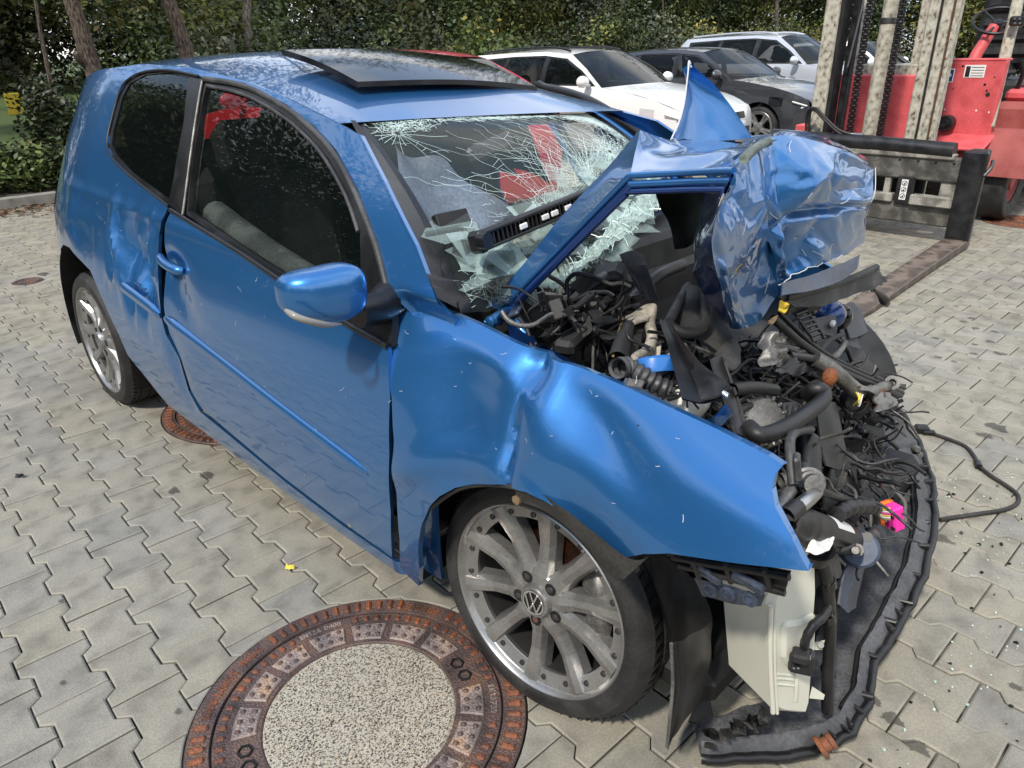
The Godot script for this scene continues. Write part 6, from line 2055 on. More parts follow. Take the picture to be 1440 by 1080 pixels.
# ---------------------------------------------------------------- what hangs at the very front
func V3y(l: Array) -> Array:
	return l.map(func(q): return PY(q[0], q[1], q[2]))
func nose(car: Node3D) -> void:
	rng.seed = 91
	# under-tray torn loose, lying on the ground round the nose
	var rim := smooth(V3y([[985, 1068, 0.05], [1090, 1068, 0.05], [1185, 1042, 0.06], [1222, 985, 0.07], [1230, 930, 0.08], [1262, 885, 0.10], [1297, 812, 0.12], [1313, 735, 0.15], [1311, 690, 0.18], [1298, 640, 0.22], [1284, 610, 0.26], [1262, 580, 0.32]]), 6)
	for i in rim.size():   # ragged edge
		rim[i] += Vector3(rough_n.get_noise_3dv(rim[i] * 3.0), 0.5 * rough_n.get_noise_3dv(rim[i] * 5.0), rough_n.get_noise_3dv(rim[i] * 3.0 + Vector3(7, 0, 0))) * 0.009
	var inn := smooth(V3y([[975, 1020, 0.04], [1050, 990, 0.05], [1110, 980, 0.05], [1140, 940, 0.06], [1150, 890, 0.06], [1172, 835, 0.08], [1195, 780, 0.10], [1205, 730, 0.13], [1205, 690, 0.16], [1200, 650, 0.20], [1190, 620, 0.24], [1180, 600, 0.30]]), 6)
	var m := MB.new()
	m.grid(120, 14, func(a: float, b: float) -> Vector3:
		var p: Vector3 = along(inn, a).lerp(along(rim, a), b)
		return p + Vector3(0, 0.006 * rough_n.get_noise_3dv(p * 1.2) + 0.012 * pow(b, 8.0) + (0.012 * rough_n.get_noise_3dv(p * 5.0) if b < 0.05 else 0.0), 0))
	var tray := part("under_tray", m, M.tray, car)
	m = MB.new()
	m.grid(80, 10, func(a: float, b: float) -> Vector3:
		var p: Vector3 = along(inn, 0.28 + a * 0.7)
		return p + Vector3(-0.55 * b, 0.02 * rough_n.get_noise_3dv(p * 2.0 + Vector3(b * 3, 0, 0)) - 0.02 * b, 0.12 * b))
	part("inner_panel", m, M.black_dull, tray)
	m = MB.new()
	m.tube(rim.map(func(q): return q + Vector3(0, 0.006, 0)), 0.011, 8)
	part("rolled_rim", m, M.black, tray)
	# raised ledge with its notches behind the rim
	var ledge := MB.new()
	ledge.grid(120, 1, func(a: float, b: float) -> Vector3:
		return along(inn, a * 0.80).lerp(along(rim, a * 0.80), 0.76) + Vector3(0, 0.005 + 0.030 * b, 0))
	ledge.grid(120, 2, func(a: float, b: float) -> Vector3:
		var p: Vector3 = along(inn, a * 0.80).lerp(along(rim, a * 0.80), lerpf(0.76, 0.93, b))
		return p + Vector3(0, 0.035 - 0.022 * b * b + 0.003 * rough_n.get_noise_3dv(p * 6.0), 0))
	part("ledge", ledge, M.tray, tray)
	for i in 62:
		var t := 0.10 + i * 0.0112
		if rng.randf() < 0.72:
			continue
		var o: Vector3 = along(rim, t); var q: Vector3 = along(inn, t).lerp(o, 0.85)
		var d: Vector3 = (o - q).normalized()
		m = MB.new()
		m.box(Transform3D(Basis(d, Vector3.UP, d.cross(Vector3.UP)).rotated(Vector3.UP, rng.randf_range(-0.5, 0.5)), q.lerp(o, rng.randf_range(0.2, 0.6)) + Vector3(0, 0.020 + rng.randf_range(-0.006, 0.004), 0)), Vector3(rng.randf_range(0.018, 0.045), 0.016, rng.randf_range(0.006, 0.016)), 0.003)
		part("notch", m, M.black if i % 3 else M.black_dull, tray)
	m = MB.new()
	m.tube(smooth(range(0, 60).map(func(i): return along(inn, 0.22 + i * 0.0098).lerp(along(rim, 0.22 + i * 0.0098), 0.72) + Vector3(0, 0.016, 0)), 2), 0.007, 6)
	part("groove", m, M.black_deep, tray)
	# upright skin of the bumper, folded back at the far side
	m = coons(V3x([[1165, 780, 3.08], [1215, 800, 3.10], [1262, 750, 3.06], [1290, 700, 3.0]]), V3x([[1172, 610, 2.96], [1205, 595, 2.92], [1238, 600, 2.86], [1258, 585, 2.80]]), V3x([[1165, 780, 3.08], [1168, 690, 3.02], [1172, 610, 2.96]]), V3x([[1290, 700, 3.0], [1280, 635, 2.90], [1258, 585, 2.80]]), 30, 24, func(a, b, p): return 0.014 * fold(p, 0.6) + 0.006 * rough_n.get_noise_3dv(p * 2.0) - 0.03 * sin(PI * a))
	part("bumper_skin", m, M.tray, car)
	plate(car, "hole_lining", [[1196, 705, 3.085], [1222, 715, 3.09], [1250, 690, 3.06]], [[1200, 635, 3.0], [1225, 640, 2.99], [1246, 655, 3.0]], M.black_deep, 0.02, 3.0)
	hose(car, "bracket", [[1198, 612, 3.0], [1216, 616, 2.99], [1240, 613, 2.97], [1262, 630, 2.97]], 0.007, M.black)
	for q in [[1286, 630, 0.24], [1290, 638, 0.22]]:
		can(car, "fastener", PY(q[0], q[1], q[2]), PY(q[0] + 5, q[1] + 3, q[2] + 0.01), [[0, 0.0], [0, 0.012], [0.7, 0.013], [1, 0.008], [1, 0.0]], M.dusty, 12)
	# washer tank
	var tk := [[1088, 776], [1136, 770], [1152, 790], [1153, 830], [1150, 870], [1148, 930], [1143, 985], [1136, 1008], [1100, 1005], [1088, 1000], [1086, 950], [1084, 900], [1083, 856], [1087, 840], [1092, 815]]
	var face := tk.map(func(q): return PX(q[0], q[1], 3.155))
	var nrm := Vector3(0.94, 0.0, 0.34).normalized()
	var tx := Transform3D(Basis(Vector3.UP.cross(nrm).normalized(), Vector3.UP, nrm), PX(1100, 900, 3.155))
	var outl := PackedVector2Array()
	for q in tk:
		var d := ray(q[0], q[1])
		var t: float = (tx.origin - EYE).dot(nrm) / d.dot(nrm)
		var w: Vector3 = tx.affine_inverse() * (EYE + d * t)
		outl.append(Vector2(w.x, w.y))
	var rnd := Geometry2D.offset_polygon(Geometry2D.offset_polygon(outl, -0.008, Geometry2D.JOIN_ROUND)[0], 0.008, Geometry2D.JOIN_ROUND)[0]
	m = MB.new()
	m.prism(tx.translated_local(Vector3(0, 0, -0.13)), rnd, 0.13, 0.012)
	var tank := part("washer_tank", m, M.cream, car)
	var tp := func(u: float, v: float, lift: float) -> Vector3:
		var d := ray(u, v)
		return EYE + d * ((tx.origin + nrm * lift - EYE).dot(nrm) / d.dot(nrm))
	m = MB.new()
	m.tube(smooth([tp.call(1084, 852, 0.0), tp.call(1083, 900, 0.0), tp.call(1084, 950, 0.0), tp.call(1087, 1002, 0.0)], 5), 0.005, 8)
	m.tube(smooth([tp.call(1090, 852, 0.0), tp.call(1089, 900, 0.0), tp.call(1090, 950, 0.0), tp.call(1093, 1003, 0.0)], 5), 0.0035, 8)
	part("seam", m, M.cream, tank)
	m = MB.new()   # moulded panel standing proud, with a recess
	var rp := PackedVector2Array()
	for q in [[1097, 880], [1103, 873], [1125, 870], [1144, 860], [1143, 905], [1138, 930], [1128, 938], [1104, 934], [1097, 922]]:
		var w: Vector3 = tx.affine_inverse() * Vector3(tp.call(q[0], q[1], 0.0))
		rp.append(Vector2(w.x, w.y))
	m.prism(tx, Geometry2D.offset_polygon(Geometry2D.offset_polygon(rp, -0.006, Geometry2D.JOIN_ROUND)[0], 0.006, Geometry2D.JOIN_ROUND)[0], 0.010, 0.006)
	part("moulded_panel", m, M.cream, tank)
	for q in [[948, 1092, 1120], [954, 1092, 1120], [962, 1092, 1119]]:
		m = MB.new()
		m.tube([tp.call(q[1], q[0], 0.0), tp.call(q[2], q[0] + 2, 0.0)], 0.0028, 6)
		part("rib", m, M.cream, tank)
	m = MB.new()
	m.tube(smooth([tp.call(1120, 945, 0.002), tp.call(1120, 965, 0.004), tp.call(1119, 985, 0.002)], 4), 0.004, 6)
	part("rib", m, M.cream, tank)
	for q in [[1146, 903, 1160, 900, 1156, 914, 1143, 914], [1142, 965, 1160, 977, 1158, 984, 1138, 982]]:
		m = MB.new()
		m.fquad(tp.call(q[0], q[1], -0.01), tp.call(q[2], q[3], 0.0), tp.call(q[4], q[5], 0.0), tp.call(q[6], q[7], -0.01))
		m.fquad(tp.call(q[0], q[1], -0.016), tp.call(q[2], q[3], -0.006), tp.call(q[4], q[5], -0.006), tp.call(q[6], q[7], -0.016))
		part("lug", m, M.cream, tank)
	can(car, "lug_bolt", tp.call(1154, 907, 0.0), tp.call(1154, 907, 0.006), [[0, 0.007], [1, 0.006], [1, 0]], M.steel_dark, 10)
	# level sensor plug and cable on the tank, harness beside it
	block(car, "sensor_plug", tp.call(1127, 929, 0.02), Vector3(0.045, 0.05, 0.03), Vector3(0, 0.35, 0.1), M.black, 0.006)
	block(car, "sensor_plug", tp.call(1126, 922, 0.03), Vector3(0.03, 0.02, 0.03), Vector3(0, 0.35, 0.1), M.black_dull, 0.004)
	for k in 4:
		block(car, "plug_tooth", tp.call(1117 + k * 6, 938, 0.026), Vector3(0.008, 0.012, 0.02), Vector3(0, 0.35, 0.1), M.black, 0.002)
	var cable := MB.new()
	cable.tube(smooth([tp.call(1130, 918, 0.02), tp.call(1133, 900, 0.03), tp.call(1143, 880, 0.03), tp.call(1156, 868, 0.02), tp.call(1164, 855, 0.0)], 6), 0.009, 10, true, 0.1)
	part("sensor_cable", cable, M.black, car)
	hose(car, "harness", [[1150, 775, 3.17], [1160, 800, 3.17], [1166, 850, 3.17], [1167, 900, 3.17], [1164, 950, 3.18], [1163, 1000, 3.19]], 0.0125, M.black, 10)
	hose(car, "harness", [[1155, 790, 3.15], [1175, 830, 3.15], [1172, 880, 3.16], [1170, 930, 3.17]], 0.008, M.black_dull, 8)
	for v in [815.0, 862.0, 940.0]:
		hose(car, "harness_tape", [[1163, v, 3.17], [1166, v + 9, 3.172]], 0.0145, M.black_gloss, 10, 0.0, 2)
	can(car, "torn_cup", PX(1148, 790, 3.17), PX(1150, 772, 3.17), [[0, 0.0], [0, 0.018], [0.6, 0.026], [1.0, 0.030], [0.9, 0.024], [0.5, 0.0]], M.black, 14)
	plate(car, "crumpled_paper", [[1132, 776, 3.19], [1150, 779, 3.20], [1168, 772, 3.20]], [[1138, 762, 3.18], [1152, 757, 3.18], [1171, 757, 3.18]], M.paper, 0.006, 2.6, 0.0, 20, 12)
	plate(car, "bracket", [[1172, 815, 3.17], [1180, 812, 3.17], [1183, 804, 3.17]], [[1160, 778, 3.16], [1174, 776, 3.16], [1180, 780, 3.16]], M.grey_plastic, 0.003)
	# blue steel bracket with its bolt
	plate(car, "blue_bracket", [[1180, 850, 3.17], [1192, 862, 3.17], [1204, 855, 3.16]], [[1190, 790, 3.15], [1203, 785, 3.15], [1218, 782, 3.14]], M.blue_steel, 0.006, 1.4)
	can(car, "blue_bracket", PX(1207, 773, 3.15), PX(1209, 772, 3.165), [[0, 0.0], [0, 0.040], [0.9, 0.040], [1.0, 0.034], [1.0, 0.0]], M.blue_steel, 24)
	can(car, "bolt", PX(1206, 773, 3.168), PX(1203, 774, 3.20), [[0, 0.0], [0, 0.013], [0.3, 0.013], [0.3, 0.008], [1.0, 0.007], [1.0, 0.0]], M.cast_alu, 10)
	can(car, "bolt", PX(1226, 752, 3.14), PX(1220, 755, 3.17), [[0, 0.0], [0, 0.018], [0.3, 0.018], [0.35, 0.011], [1.0, 0.010], [1.0, 0.0]], M.steel_dark, 12)
	# lamp carrier under the wing tip
	m = coons([PZ(945, 786, 0.845), PZ(1000, 800, 0.84), PZ(1050, 815, 0.84), PZ(1104, 833, 0.84)], [PZ(935, 776, 0.86), PZ(1000, 786, 0.86), PZ(1060, 795, 0.86), PZ(1112, 804, 0.86)], [PZ(945, 786, 0.845), PZ(935, 776, 0.86)], [PZ(1104, 833, 0.84), PZ(1112, 804, 0.86)], 24, 6, func(a, b, _p): return 0.004 * sin(b * 12.0))
	var carrier := part("lamp_carrier", m, M.charcoal_dirty, car)
	for q in [[985, 797, 1000, 812], [1043, 812, 1060, 824]]:
		m = MB.new()
		var c0 := PZ((q[0] + q[2]) * 0.5, (q[1] + q[3]) * 0.5, 0.852)
		m.box(Transform3D(Basis.from_euler(Vector3(0.3, 0, -0.15)), c0), Vector3(0.055, 0.022, 0.012), 0.004)
		part("slot", m, M.blue_steel, carrier)
	for u in [975.0, 1020.0, 1075.0]:
		m = MB.new()
		m.tube([PZ(u, 787 + (u - 975) * 0.13, 0.865), PZ(u + 8, 812 + (u - 975) * 0.15, 0.85)], 0.005, 6)
		part("rib", m, M.black, carrier)
	m = MB.new()
	m.tube(smooth([PZ(950, 784, 0.862), PZ(1000, 794, 0.862), PZ(1060, 803, 0.862), PZ(1110, 812, 0.862)], 4), 0.006, 6)
	m.tube(smooth([PZ(955, 795, 0.855), PZ(1000, 806, 0.853), PZ(1050, 820, 0.85), PZ(1104, 834, 0.845)], 4), 0.006, 6)
	part("rib", m, M.black, carrier)
	m = coons([PZ(988, 838, 0.82), PZ(1020, 846, 0.82), PZ(1050, 852, 0.82), PZ(1070, 853, 0.82)], [PZ(976, 812, 0.84), PZ(1020, 823, 0.84), PZ(1050, 830, 0.84), PZ(1077, 836, 0.84)], [PZ(988, 838, 0.82), PZ(976, 812, 0.84)], [PZ(1070, 853, 0.82), PZ(1077, 836, 0.84)], 20, 8, func(_a, _b, p): return 0.003 * rough_n.get_noise_3dv(p * 3.0))
	var bl := part("bumper_bracket", m, M.blue_steel, car)
	for q in [[999, 829], [1024, 834], [1055, 842]]:
		m = MB.new()
		var w := PZ(q[0], q[1], 0.834)
		m.lathe(Transform3D(Basis(), w), [Vector2(0.014, 0.0), Vector2(0.013, 0.004), Vector2(0.008, 0.005), Vector2(0.007, 0.002), Vector2(0, 0.002)], 16)
		part("boss", m, M.blue_steel, bl)
	# arch liner torn forward, flap hanging beside the tyre
	m = coons([PX(990, 985, 2.99), PX(975, 1005, 2.99), PX(955, 1035, 2.99), PX(940, 1056, 2.99)], [PX(985, 820, 2.95), PX(965, 800, 2.93), PX(940, 786, 2.92), PX(915, 788, 2.92)], [PX(990, 985, 2.99), PX(1002, 930, 3.0), PX(1000, 870, 2.98), PX(985, 820, 2.95)], [PX(940, 1056, 2.99), PX(950, 990, 2.98), PX(938, 880, 2.95), PX(915, 788, 2.92)], 24, 36, func(a, b, p): return 0.010 * rough_n.get_noise_3dv(p * 1.4) + 0.03 * sin(PI * a))
	part("torn_liner", m, M.black_dull, car)
	m = coons([PX(940, 1050, 3.01), PX(960, 1020, 3.03), PX(985, 980, 3.03)], [PX(945, 905, 2.99), PX(965, 898, 3.03), PX(1000, 872, 3.01)], [PX(940, 1050, 3.01), PX(946, 980, 3.0), PX(945, 905, 2.99)], [PX(985, 980, 3.03), PX(998, 930, 3.03), PX(1000, 872, 3.01)], 14, 24, func(a, b, p): return 0.008 * rough_n.get_noise_3dv(p * 1.8))
	part("torn_liner", m, M.black, car)
	hose(car, "torn_rim", [[944, 905, 3.0], [946, 960, 3.01], [942, 1010, 3.01], [938, 1050, 3.01]], 0.004, M.dusty, 6)
	plate(car, "liner_scrap", [[968, 1015, 2.96], [1005, 1020, 2.98], [1050, 1008, 3.0], [1070, 990, 3.0]], [[995, 935, 2.86], [1010, 940, 2.88], [1030, 960, 2.92], [1062, 985, 2.97]], M.black_dull, 0.008, 1.2)
	plate(car, "liner_scrap", [[1022, 900, 2.80], [1050, 900, 2.80], [1055, 880, 2.80]], [[1015, 860, 2.78], [1030, 855, 2.78], [1050, 850, 2.78]], M.black_deep, 0.01, 1.6)
	plate(car, "liner_scrap", [[1018, 885, 2.84], [1030, 890, 2.84], [1040, 880, 2.84]], [[1016, 868, 2.83], [1028, 866, 2.83], [1040, 868, 2.83]], M.dusty, 0.006, 3.0)
	block(car, "longitudinal_member", Vector3(2.78, 0.34, 0.42), Vector3(0.55, 0.14, 0.12), Vector3(0, 0.1, 0), M.black_deep, 0.02)
	# rusty bush on the tray, torn shreds
	can(car, "rusty_bush", PY(1152, 1052, 0.07), PY(1172, 1040, 0.09), [[0, 0.0], [0, 0.024], [0.25, 0.025], [0.3, 0.016], [0.7, 0.015], [0.75, 0.019], [1.0, 0.017], [1.0, 0.009], [0.8, 0.0]], M.rust, 20)
	for i in 26:
		var t := rng.randf()
		var u := lerpf(985, 1070, t); var v := lerpf(1045, 1010, t) + rng.randf_range(-14, 10)
		plate(car, "shred", [[u, v, 3.05 + t * 0.08], [u + 14, v + 5, 3.05 + t * 0.08]], [[u + rng.randf_range(-8, 4), v - rng.randf_range(6, 16), 3.04 + t * 0.08], [u + 10, v - rng.randf_range(4, 12), 3.04 + t * 0.08]], [M.black, M.charcoal_dirty, M.dusty][i % 3], 0.006, 4.0, 0.0, 4, 4)
	hose(car, "red_wire_wrap", [[1278, 800, 3.13], [1290, 796, 3.13], [1302, 799, 3.12]], 0.004, M.rust, 5)

# ---------------------------------------------------------------- parked cars, each nose towards +x
const CY := [0.15, 0.30, 0.50, 0.70, 0.88, 0.98, 1.20, 1.40, 1.60]
const CZ := [0.82, 0.88, 0.905, 0.90, 0.875, 0.845, 0.755, 0.63, 0.48]
func parked(called: String, label: String, at: Vector3, p: Dictionary, paint: Material) -> Node3D:
	var wb: float = p.get("wb", 2.65); var H: float = p.get("h", 1.46); var ro: float = p.get("ro", 0.82); var fo: float = p.get("fo", 0.88)
	var k: float = H / 1.46
	var hf: float = 0.74 * k; var hb: float = 0.99 * k
	var car := thing(called, label, "car", at, "cars parked along the far kerb")
	var nose_ := wb + fo
	var zf := func(x: float, y: float) -> float:
		var z := table(y / k, CY, CZ)
		var f := maxf(0.0, x - (wb + 0.25)); var r := maxf(0.0, -x - 0.3)
		return z - 0.42 * f * f - 0.35 * r * r
	var wsx := wb - 0.52
	var wtx := wsx - 0.68
	var rail := [Vector2(wsx, hb), Vector2(wsx - 0.34, hb + (H - 0.07 - hb) * 0.56), Vector2(wtx, H - 0.075), Vector2(wtx - 0.5, H - 0.035), Vector2(wtx - 1.1, H - 0.045)]
	var tail := [Vector2(-ro * 0.45, H - 0.10), Vector2(-ro * 0.78, hb + 0.14), Vector2(-ro + 0.02, hb - 0.04)] if not (p.get("estate", false) or p.get("slope", false)) else [Vector2(-ro * 0.05, H - 0.085), Vector2(-ro * 0.80, hb + 0.12), Vector2(-ro + 0.02, hb - 0.04)] if p.get("slope", false) else [Vector2(-ro * 0.55, H - 0.075), Vector2(-ro * 0.86, hb + 0.16), Vector2(-ro + 0.01, hb - 0.04)]
	var bonnet_ := [Vector2(nose_ - 0.16, hf), Vector2(nose_ - 0.55, hf + 0.13 * k), Vector2(wsx + 0.3, hb - 0.03)]
	var poly := PackedVector2Array()
	for q in [Vector2(nose_ - 0.12, 0.22), Vector2(nose_ - 0.06, 0.45)] + bonnet_ + rail + tail + [Vector2(-ro, 0.62), Vector2(-ro + 0.06, 0.30)]:
		poly.append(q)
	var arch := func(cx: float) -> void:
		for i in 13:
			var a := PI - PI * i / 12.0
			poly.append(Vector2(cx + cos(a) * 0.375, 0.33 + sin(a) * 0.375))
	poly.append(Vector2(-0.375, 0.24)); arch.call(0.0); poly.append(Vector2(0.375, 0.2))
	poly.append(Vector2(wb - 0.375, 0.2)); arch.call(wb); poly.append(Vector2(wb + 0.375, 0.22))
	var sh := 0.05
	var belt := hb + 0.015
	var dlo := PackedVector2Array()
	for q in [Vector2(wsx - 0.10, belt), Vector2(wsx - 0.40, hb + (H - 0.07 - hb) * 0.50), Vector2(wtx - 0.06, H - 0.125), Vector2(wtx - 0.5, H - 0.085), Vector2(wtx - 1.1, H - 0.095), tail[0] + Vector2(0.10, -0.06), Vector2(-ro * 0.45, belt + 0.14), Vector2(-0.18, belt + 0.03), Vector2(0.4, belt)]:
		dlo.append(q)
	var zin := func(x: float, y: float) -> float: return float(zf.call(x, y)) - 0.008
	var zin2 := func(x: float, y: float) -> float: return float(zf.call(x, y)) - 0.014
	var bx := wtx - 0.42
	var front := PackedVector2Array([Vector2(wsx - 0.20, belt + 0.025), Vector2(wsx - 0.44, hb + (H - 0.07 - hb) * 0.46), Vector2(wtx - 0.08, H - 0.15), Vector2(bx + 0.05, H - 0.118), Vector2(bx + 0.05, belt + 0.025)])
	var back := PackedVector2Array([Vector2(bx - 0.05, belt + 0.025), Vector2(bx - 0.05, H - 0.112), Vector2(bx - 0.75, H - 0.115), Vector2(bx - 0.82, belt + 0.03)])
	var tri_ := PackedVector2Array([Vector2(bx - 0.88, belt + 0.035), Vector2(bx - 0.83, H - 0.125), tail[0] + Vector2(0.16, -0.10), Vector2(-ro * 0.40, belt + 0.16), Vector2(-0.12, belt + 0.06)])
	for sg in [1.0, -1.0]:
		part("body_side", panel(poly.duplicate(), [dlo.duplicate()], zf, 0.06, sg), paint, car, true)
		part("window_frame", panel(dlo.duplicate(), [front.duplicate(), back.duplicate(), tri_.duplicate()], zin, 0.08, sg), M.black, car, true)
		for w in [front, back, tri_]:
			part("side_window", panel(w.duplicate(), [], zin2, 0.12, sg, 0.0), M.dark_pane, car, true)
		var m := MB.new()
		m.grid(14, 10, func(a: float, b: float) -> Vector3:
			var d := Vector3(cos(a * TAU) * sin(b * PI), cos(b * PI), sin(a * TAU) * sin(b * PI))
			return Vector3(wsx - 0.22, belt + 0.06, sg * 0.98) + Vector3(d.x * (0.09 if d.x > 0 else 0.03), d.y * 0.075, d.z * 0.11))
		m.tube([Vector3(wsx - 0.22, belt + 0.01, sg * 0.83), Vector3(wsx - 0.20, belt + 0.03, sg * 0.95)], 0.025, 8)
		part("door_mirror", m, paint, car, true)
		m = MB.new()
		m.tube([Vector3(bx + 0.12, hb - 0.14, sg * 0.885), Vector3(bx + 0.3, hb - 0.14, sg * 0.885)], 0.014, 6)
		part("door_handle", m, paint, car, true)
		# headlight wrapped round the corner
		m = MB.new()
		m.grid(12, 5, func(a: float, b: float) -> Vector3:
			var x := lerpf(nose_ - 0.72, nose_ - 0.02, a)
			var y := lerpf(hf - 0.15 + 0.07 * (1 - a), hf - 0.02 + 0.055 * (1 - a), b)
			var zz: float = lerpf(float(zf.call(x, y)) + 0.022, 0.42, pow(a, 2.5))
			return Vector3(x + 0.06 * pow(a, 2.0), y, sg * zz))
		var hl := part("headlight", m, p.get("lamp", M.black_gloss), car, true)
		m = MB.new()
		m.tube([Vector3(nose_ - 0.36, hf - 0.03, sg * (float(zf.call(nose_ - 0.36, hf - 0.03)) + 0.03)), Vector3(nose_ - 0.16, hf - 0.085, sg * (float(zf.call(nose_ - 0.16, hf)) + 0.02)), Vector3(nose_ - 0.24, hf - 0.115, sg * (float(zf.call(nose_ - 0.2, hf)) + 0.016))], 0.012, 6)
		part("lamp_bar", m, M.label_white, hl, true)
		m = MB.new()
		m.grid(4, 6, func(a: float, b: float) -> Vector3:
			var x := lerpf(-ro - 0.01, -ro + 0.16, a)
			var y := lerpf(hb - 0.20, hb + 0.02, b)
			return Vector3(x, y, sg * (float(zf.call(x, y)) + 0.006)))
		part("tail_light", m, M.lens_red, car, true)
		for x in [0.0, wb]:
			m = MB.new()
			m.grid(20, 3, func(a: float, b: float) -> Vector3:
				var th := lerpf(-0.2, PI + 0.2, a)
				return Vector3(x + cos(th) * 0.375, 0.33 + sin(th) * 0.375, sg * lerpf(0.88, 0.5, b)))
			part("wheel_arch_liner", m, M.black_deep, car, true)
			var wl := Node3D.new()
			wl.name = "wheel"
			car.add_child(wl, true)
			wl.transform = Transform3D(Basis(Vector3.UP, 0.0 if sg > 0 else PI), Vector3(x, 0.32, sg * 0.885)) * Transform3D(Basis(Vector3.BACK, rng.randf()), Vector3.ZERO)
			wl.scale = Vector3.ONE * 1.03
			part("tyre", W.tyre, M.tyre, wl, true)
			part("rim", W.rim, M.alloy, wl, true)
			part("hub", W.hub, M.alloy, wl, true)
			part("inner_well", W.well, M.black_deep, wl, true)
			for i in 5:
				for s in [-0.14, 0.14]:
					part("spoke", W.spoke, M.alloy, wl, true).rotation.z = TAU * i / 5 + s
		if p.get("rails", false):
			m = MB.new()
			m.tube(smooth([Vector3(wtx - 0.1, H - 0.03, sg * 0.56), Vector3(wtx - 0.4, H + 0.015, sg * 0.56), Vector3(wtx - 1.1, H + 0.01, sg * 0.56), Vector3(tail[0].x + 0.1, H - 0.035, sg * 0.55)], 4), 0.016, 6)
			part("roof_rail", m, p.rail_mat, car, true)
	var E := func(l: Array) -> Array: return l.map(func(q): return Vector3(q.x, q.y, zf.call(q.x, q.y)))
	var C := func(l: Array, dx: float, dy: float) -> Array: return l.map(func(q): return Vector3(q.x + dx, q.y + dy, 0))
	part("bonnet", skin(E.call(bonnet_ + [rail[0]]), C.call(bonnet_ + [rail[0] + Vector2(0.16, 0)], 0.07, 0.035), 20, 2.0), paint, car, true)
	part("windscreen", skin(E.call(rail.slice(0, 3)), [Vector3(wsx + 0.22, hb + 0.02, 0), Vector3(wsx - 0.20, hb + (H - 0.07 - hb) * 0.6, 0), Vector3(wtx + 0.09, H - 0.03, 0)], 20, 2.0), M.dark_pane if not p.get("clear_screen", false) else M.pane, car, true)
	var rf: Array = rail.slice(2) + [tail[0]]
	part("roof", skin(E.call(rf), [Vector3(wtx + 0.09, H - 0.03, 0), Vector3(wtx - 0.5, H, 0), Vector3(wtx - 1.1, H - 0.005, 0), Vector3(tail[0].x - 0.08, H - 0.06, 0)], 20, 2.6), paint, car, true)
	part("rear_window", skin(E.call(tail.slice(0, 2)), C.call(tail.slice(0, 2), -0.08, 0.02), 12, 2.0), M.dark_pane, car, true)
	var tb: Array = [tail[1], tail[2], Vector2(-ro, 0.62), Vector2(-ro + 0.06, 0.30)]
	part("tailgate", skin(E.call(tb), C.call(tb, -0.11, 0.0), 12, 2.0), paint, car, true)
	var fr: Array = [Vector2(nose_ - 0.16, hf), Vector2(nose_ - 0.10, hf - 0.08), Vector2(nose_ - 0.06, 0.45), Vector2(nose_ - 0.12, 0.22)]
	part("front_bumper", skin(E.call(fr), [Vector3(nose_ - 0.09, hf + 0.035, 0), Vector3(nose_ + 0.04, hf - 0.07, 0), Vector3(nose_ + 0.08, 0.45, 0), Vector3(nose_ + 0.02, 0.22, 0)], 20, 2.0), paint, car, true)
	var m := MB.new()
	m.grid(16, 4, func(a: float, b: float) -> Vector3:
		var z := lerpf(-0.52, 0.52, a)
		return Vector3(nose_ + 0.075 - 0.13 * z * z * 1.3 + 0.015, lerpf(0.30, 0.52, b), z))
	part("lower_grille", m, M.black_dull, car, true)
	m = MB.new()
	m.grid(16, 3, func(a: float, b: float) -> Vector3:
		var z := lerpf(-0.40, 0.40, a)
		return Vector3(nose_ + 0.055 - 0.13 * z * z * 1.3 + 0.008 - 0.03 * b, lerpf(hf - 0.13, hf - 0.05, b), z))
	part("upper_grille", m, M.black_gloss, car, true)
	m = MB.new()   # cabin: floor, seats, dashboard
	m.box(Transform3D(Basis(), Vector3(0.9, 0.35, 0)), Vector3(3.0, 0.2, 1.5), 0.03)
	part("floor_pan", m, M.black_deep, car, true)
	for x in [0.25, 1.15]:
		for z in [-0.38, 0.38]:
			m = MB.new()
			m.box(Transform3D(Basis(Vector3.BACK, 0.25), Vector3(x, 0.82 * k, z)), Vector3(0.14, 0.62, 0.48), 0.06)
			m.box(Transform3D(Basis(Vector3.BACK, 0.2), Vector3(x - 0.12, 1.20 * k, z)), Vector3(0.09, 0.16, 0.25), 0.04)
			part("seat", m, M.cloth_grey, car, true)
	m = MB.new()
	m.box(Transform3D(Basis(), Vector3(wsx - 0.05, hb - 0.10, 0)), Vector3(0.5, 0.16, 1.4), 0.05)
	part("dashboard", m, M.black_dull, car, true)
	return car

func parked_cars() -> void:
	rng.seed = 3
	var red := parked("red_car", "bright red car parked tail-on just behind the wrecked blue hatchback", Vector3(-1.80, 0, -2.62), {"wb": 2.5, "h": 1.50, "slope": true, "clear_screen": true}, M.red_paint)
	red.rotation.y = PI
	parked("white_car", "white car with black roof rails between the red car and the dark grey car", Vector3(-5.12, 0, -7.30), {"lamp": M.lens, "wb": 2.68, "h": 1.49, "rails": true, "rail_mat": M.black, "estate": true}, M.white_paint)
	parked("dark_grey_car", "dark grey hatchback parked on the right of the white car", Vector3(-4.86, 0, -10.25), {"wb": 2.65, "h": 1.48, "clear_screen": true}, M.grey_paint)
	parked("silver_car", "tall pale silver estate car parked beyond the dark grey hatchback", Vector3(-5.2, 0, -13.25), {"wb": 2.78, "h": 1.70, "rails": true, "rail_mat": M.silver_paint, "estate": true, "clear_screen": true}, M.silver_paint)
	parked("white_estate_car", "white car seen between the masts of the red forklift", Vector3(-4.9, 0, -16.3), {"wb": 2.7, "h": 1.56, "estate": true, "clear_screen": true}, M.white_paint)

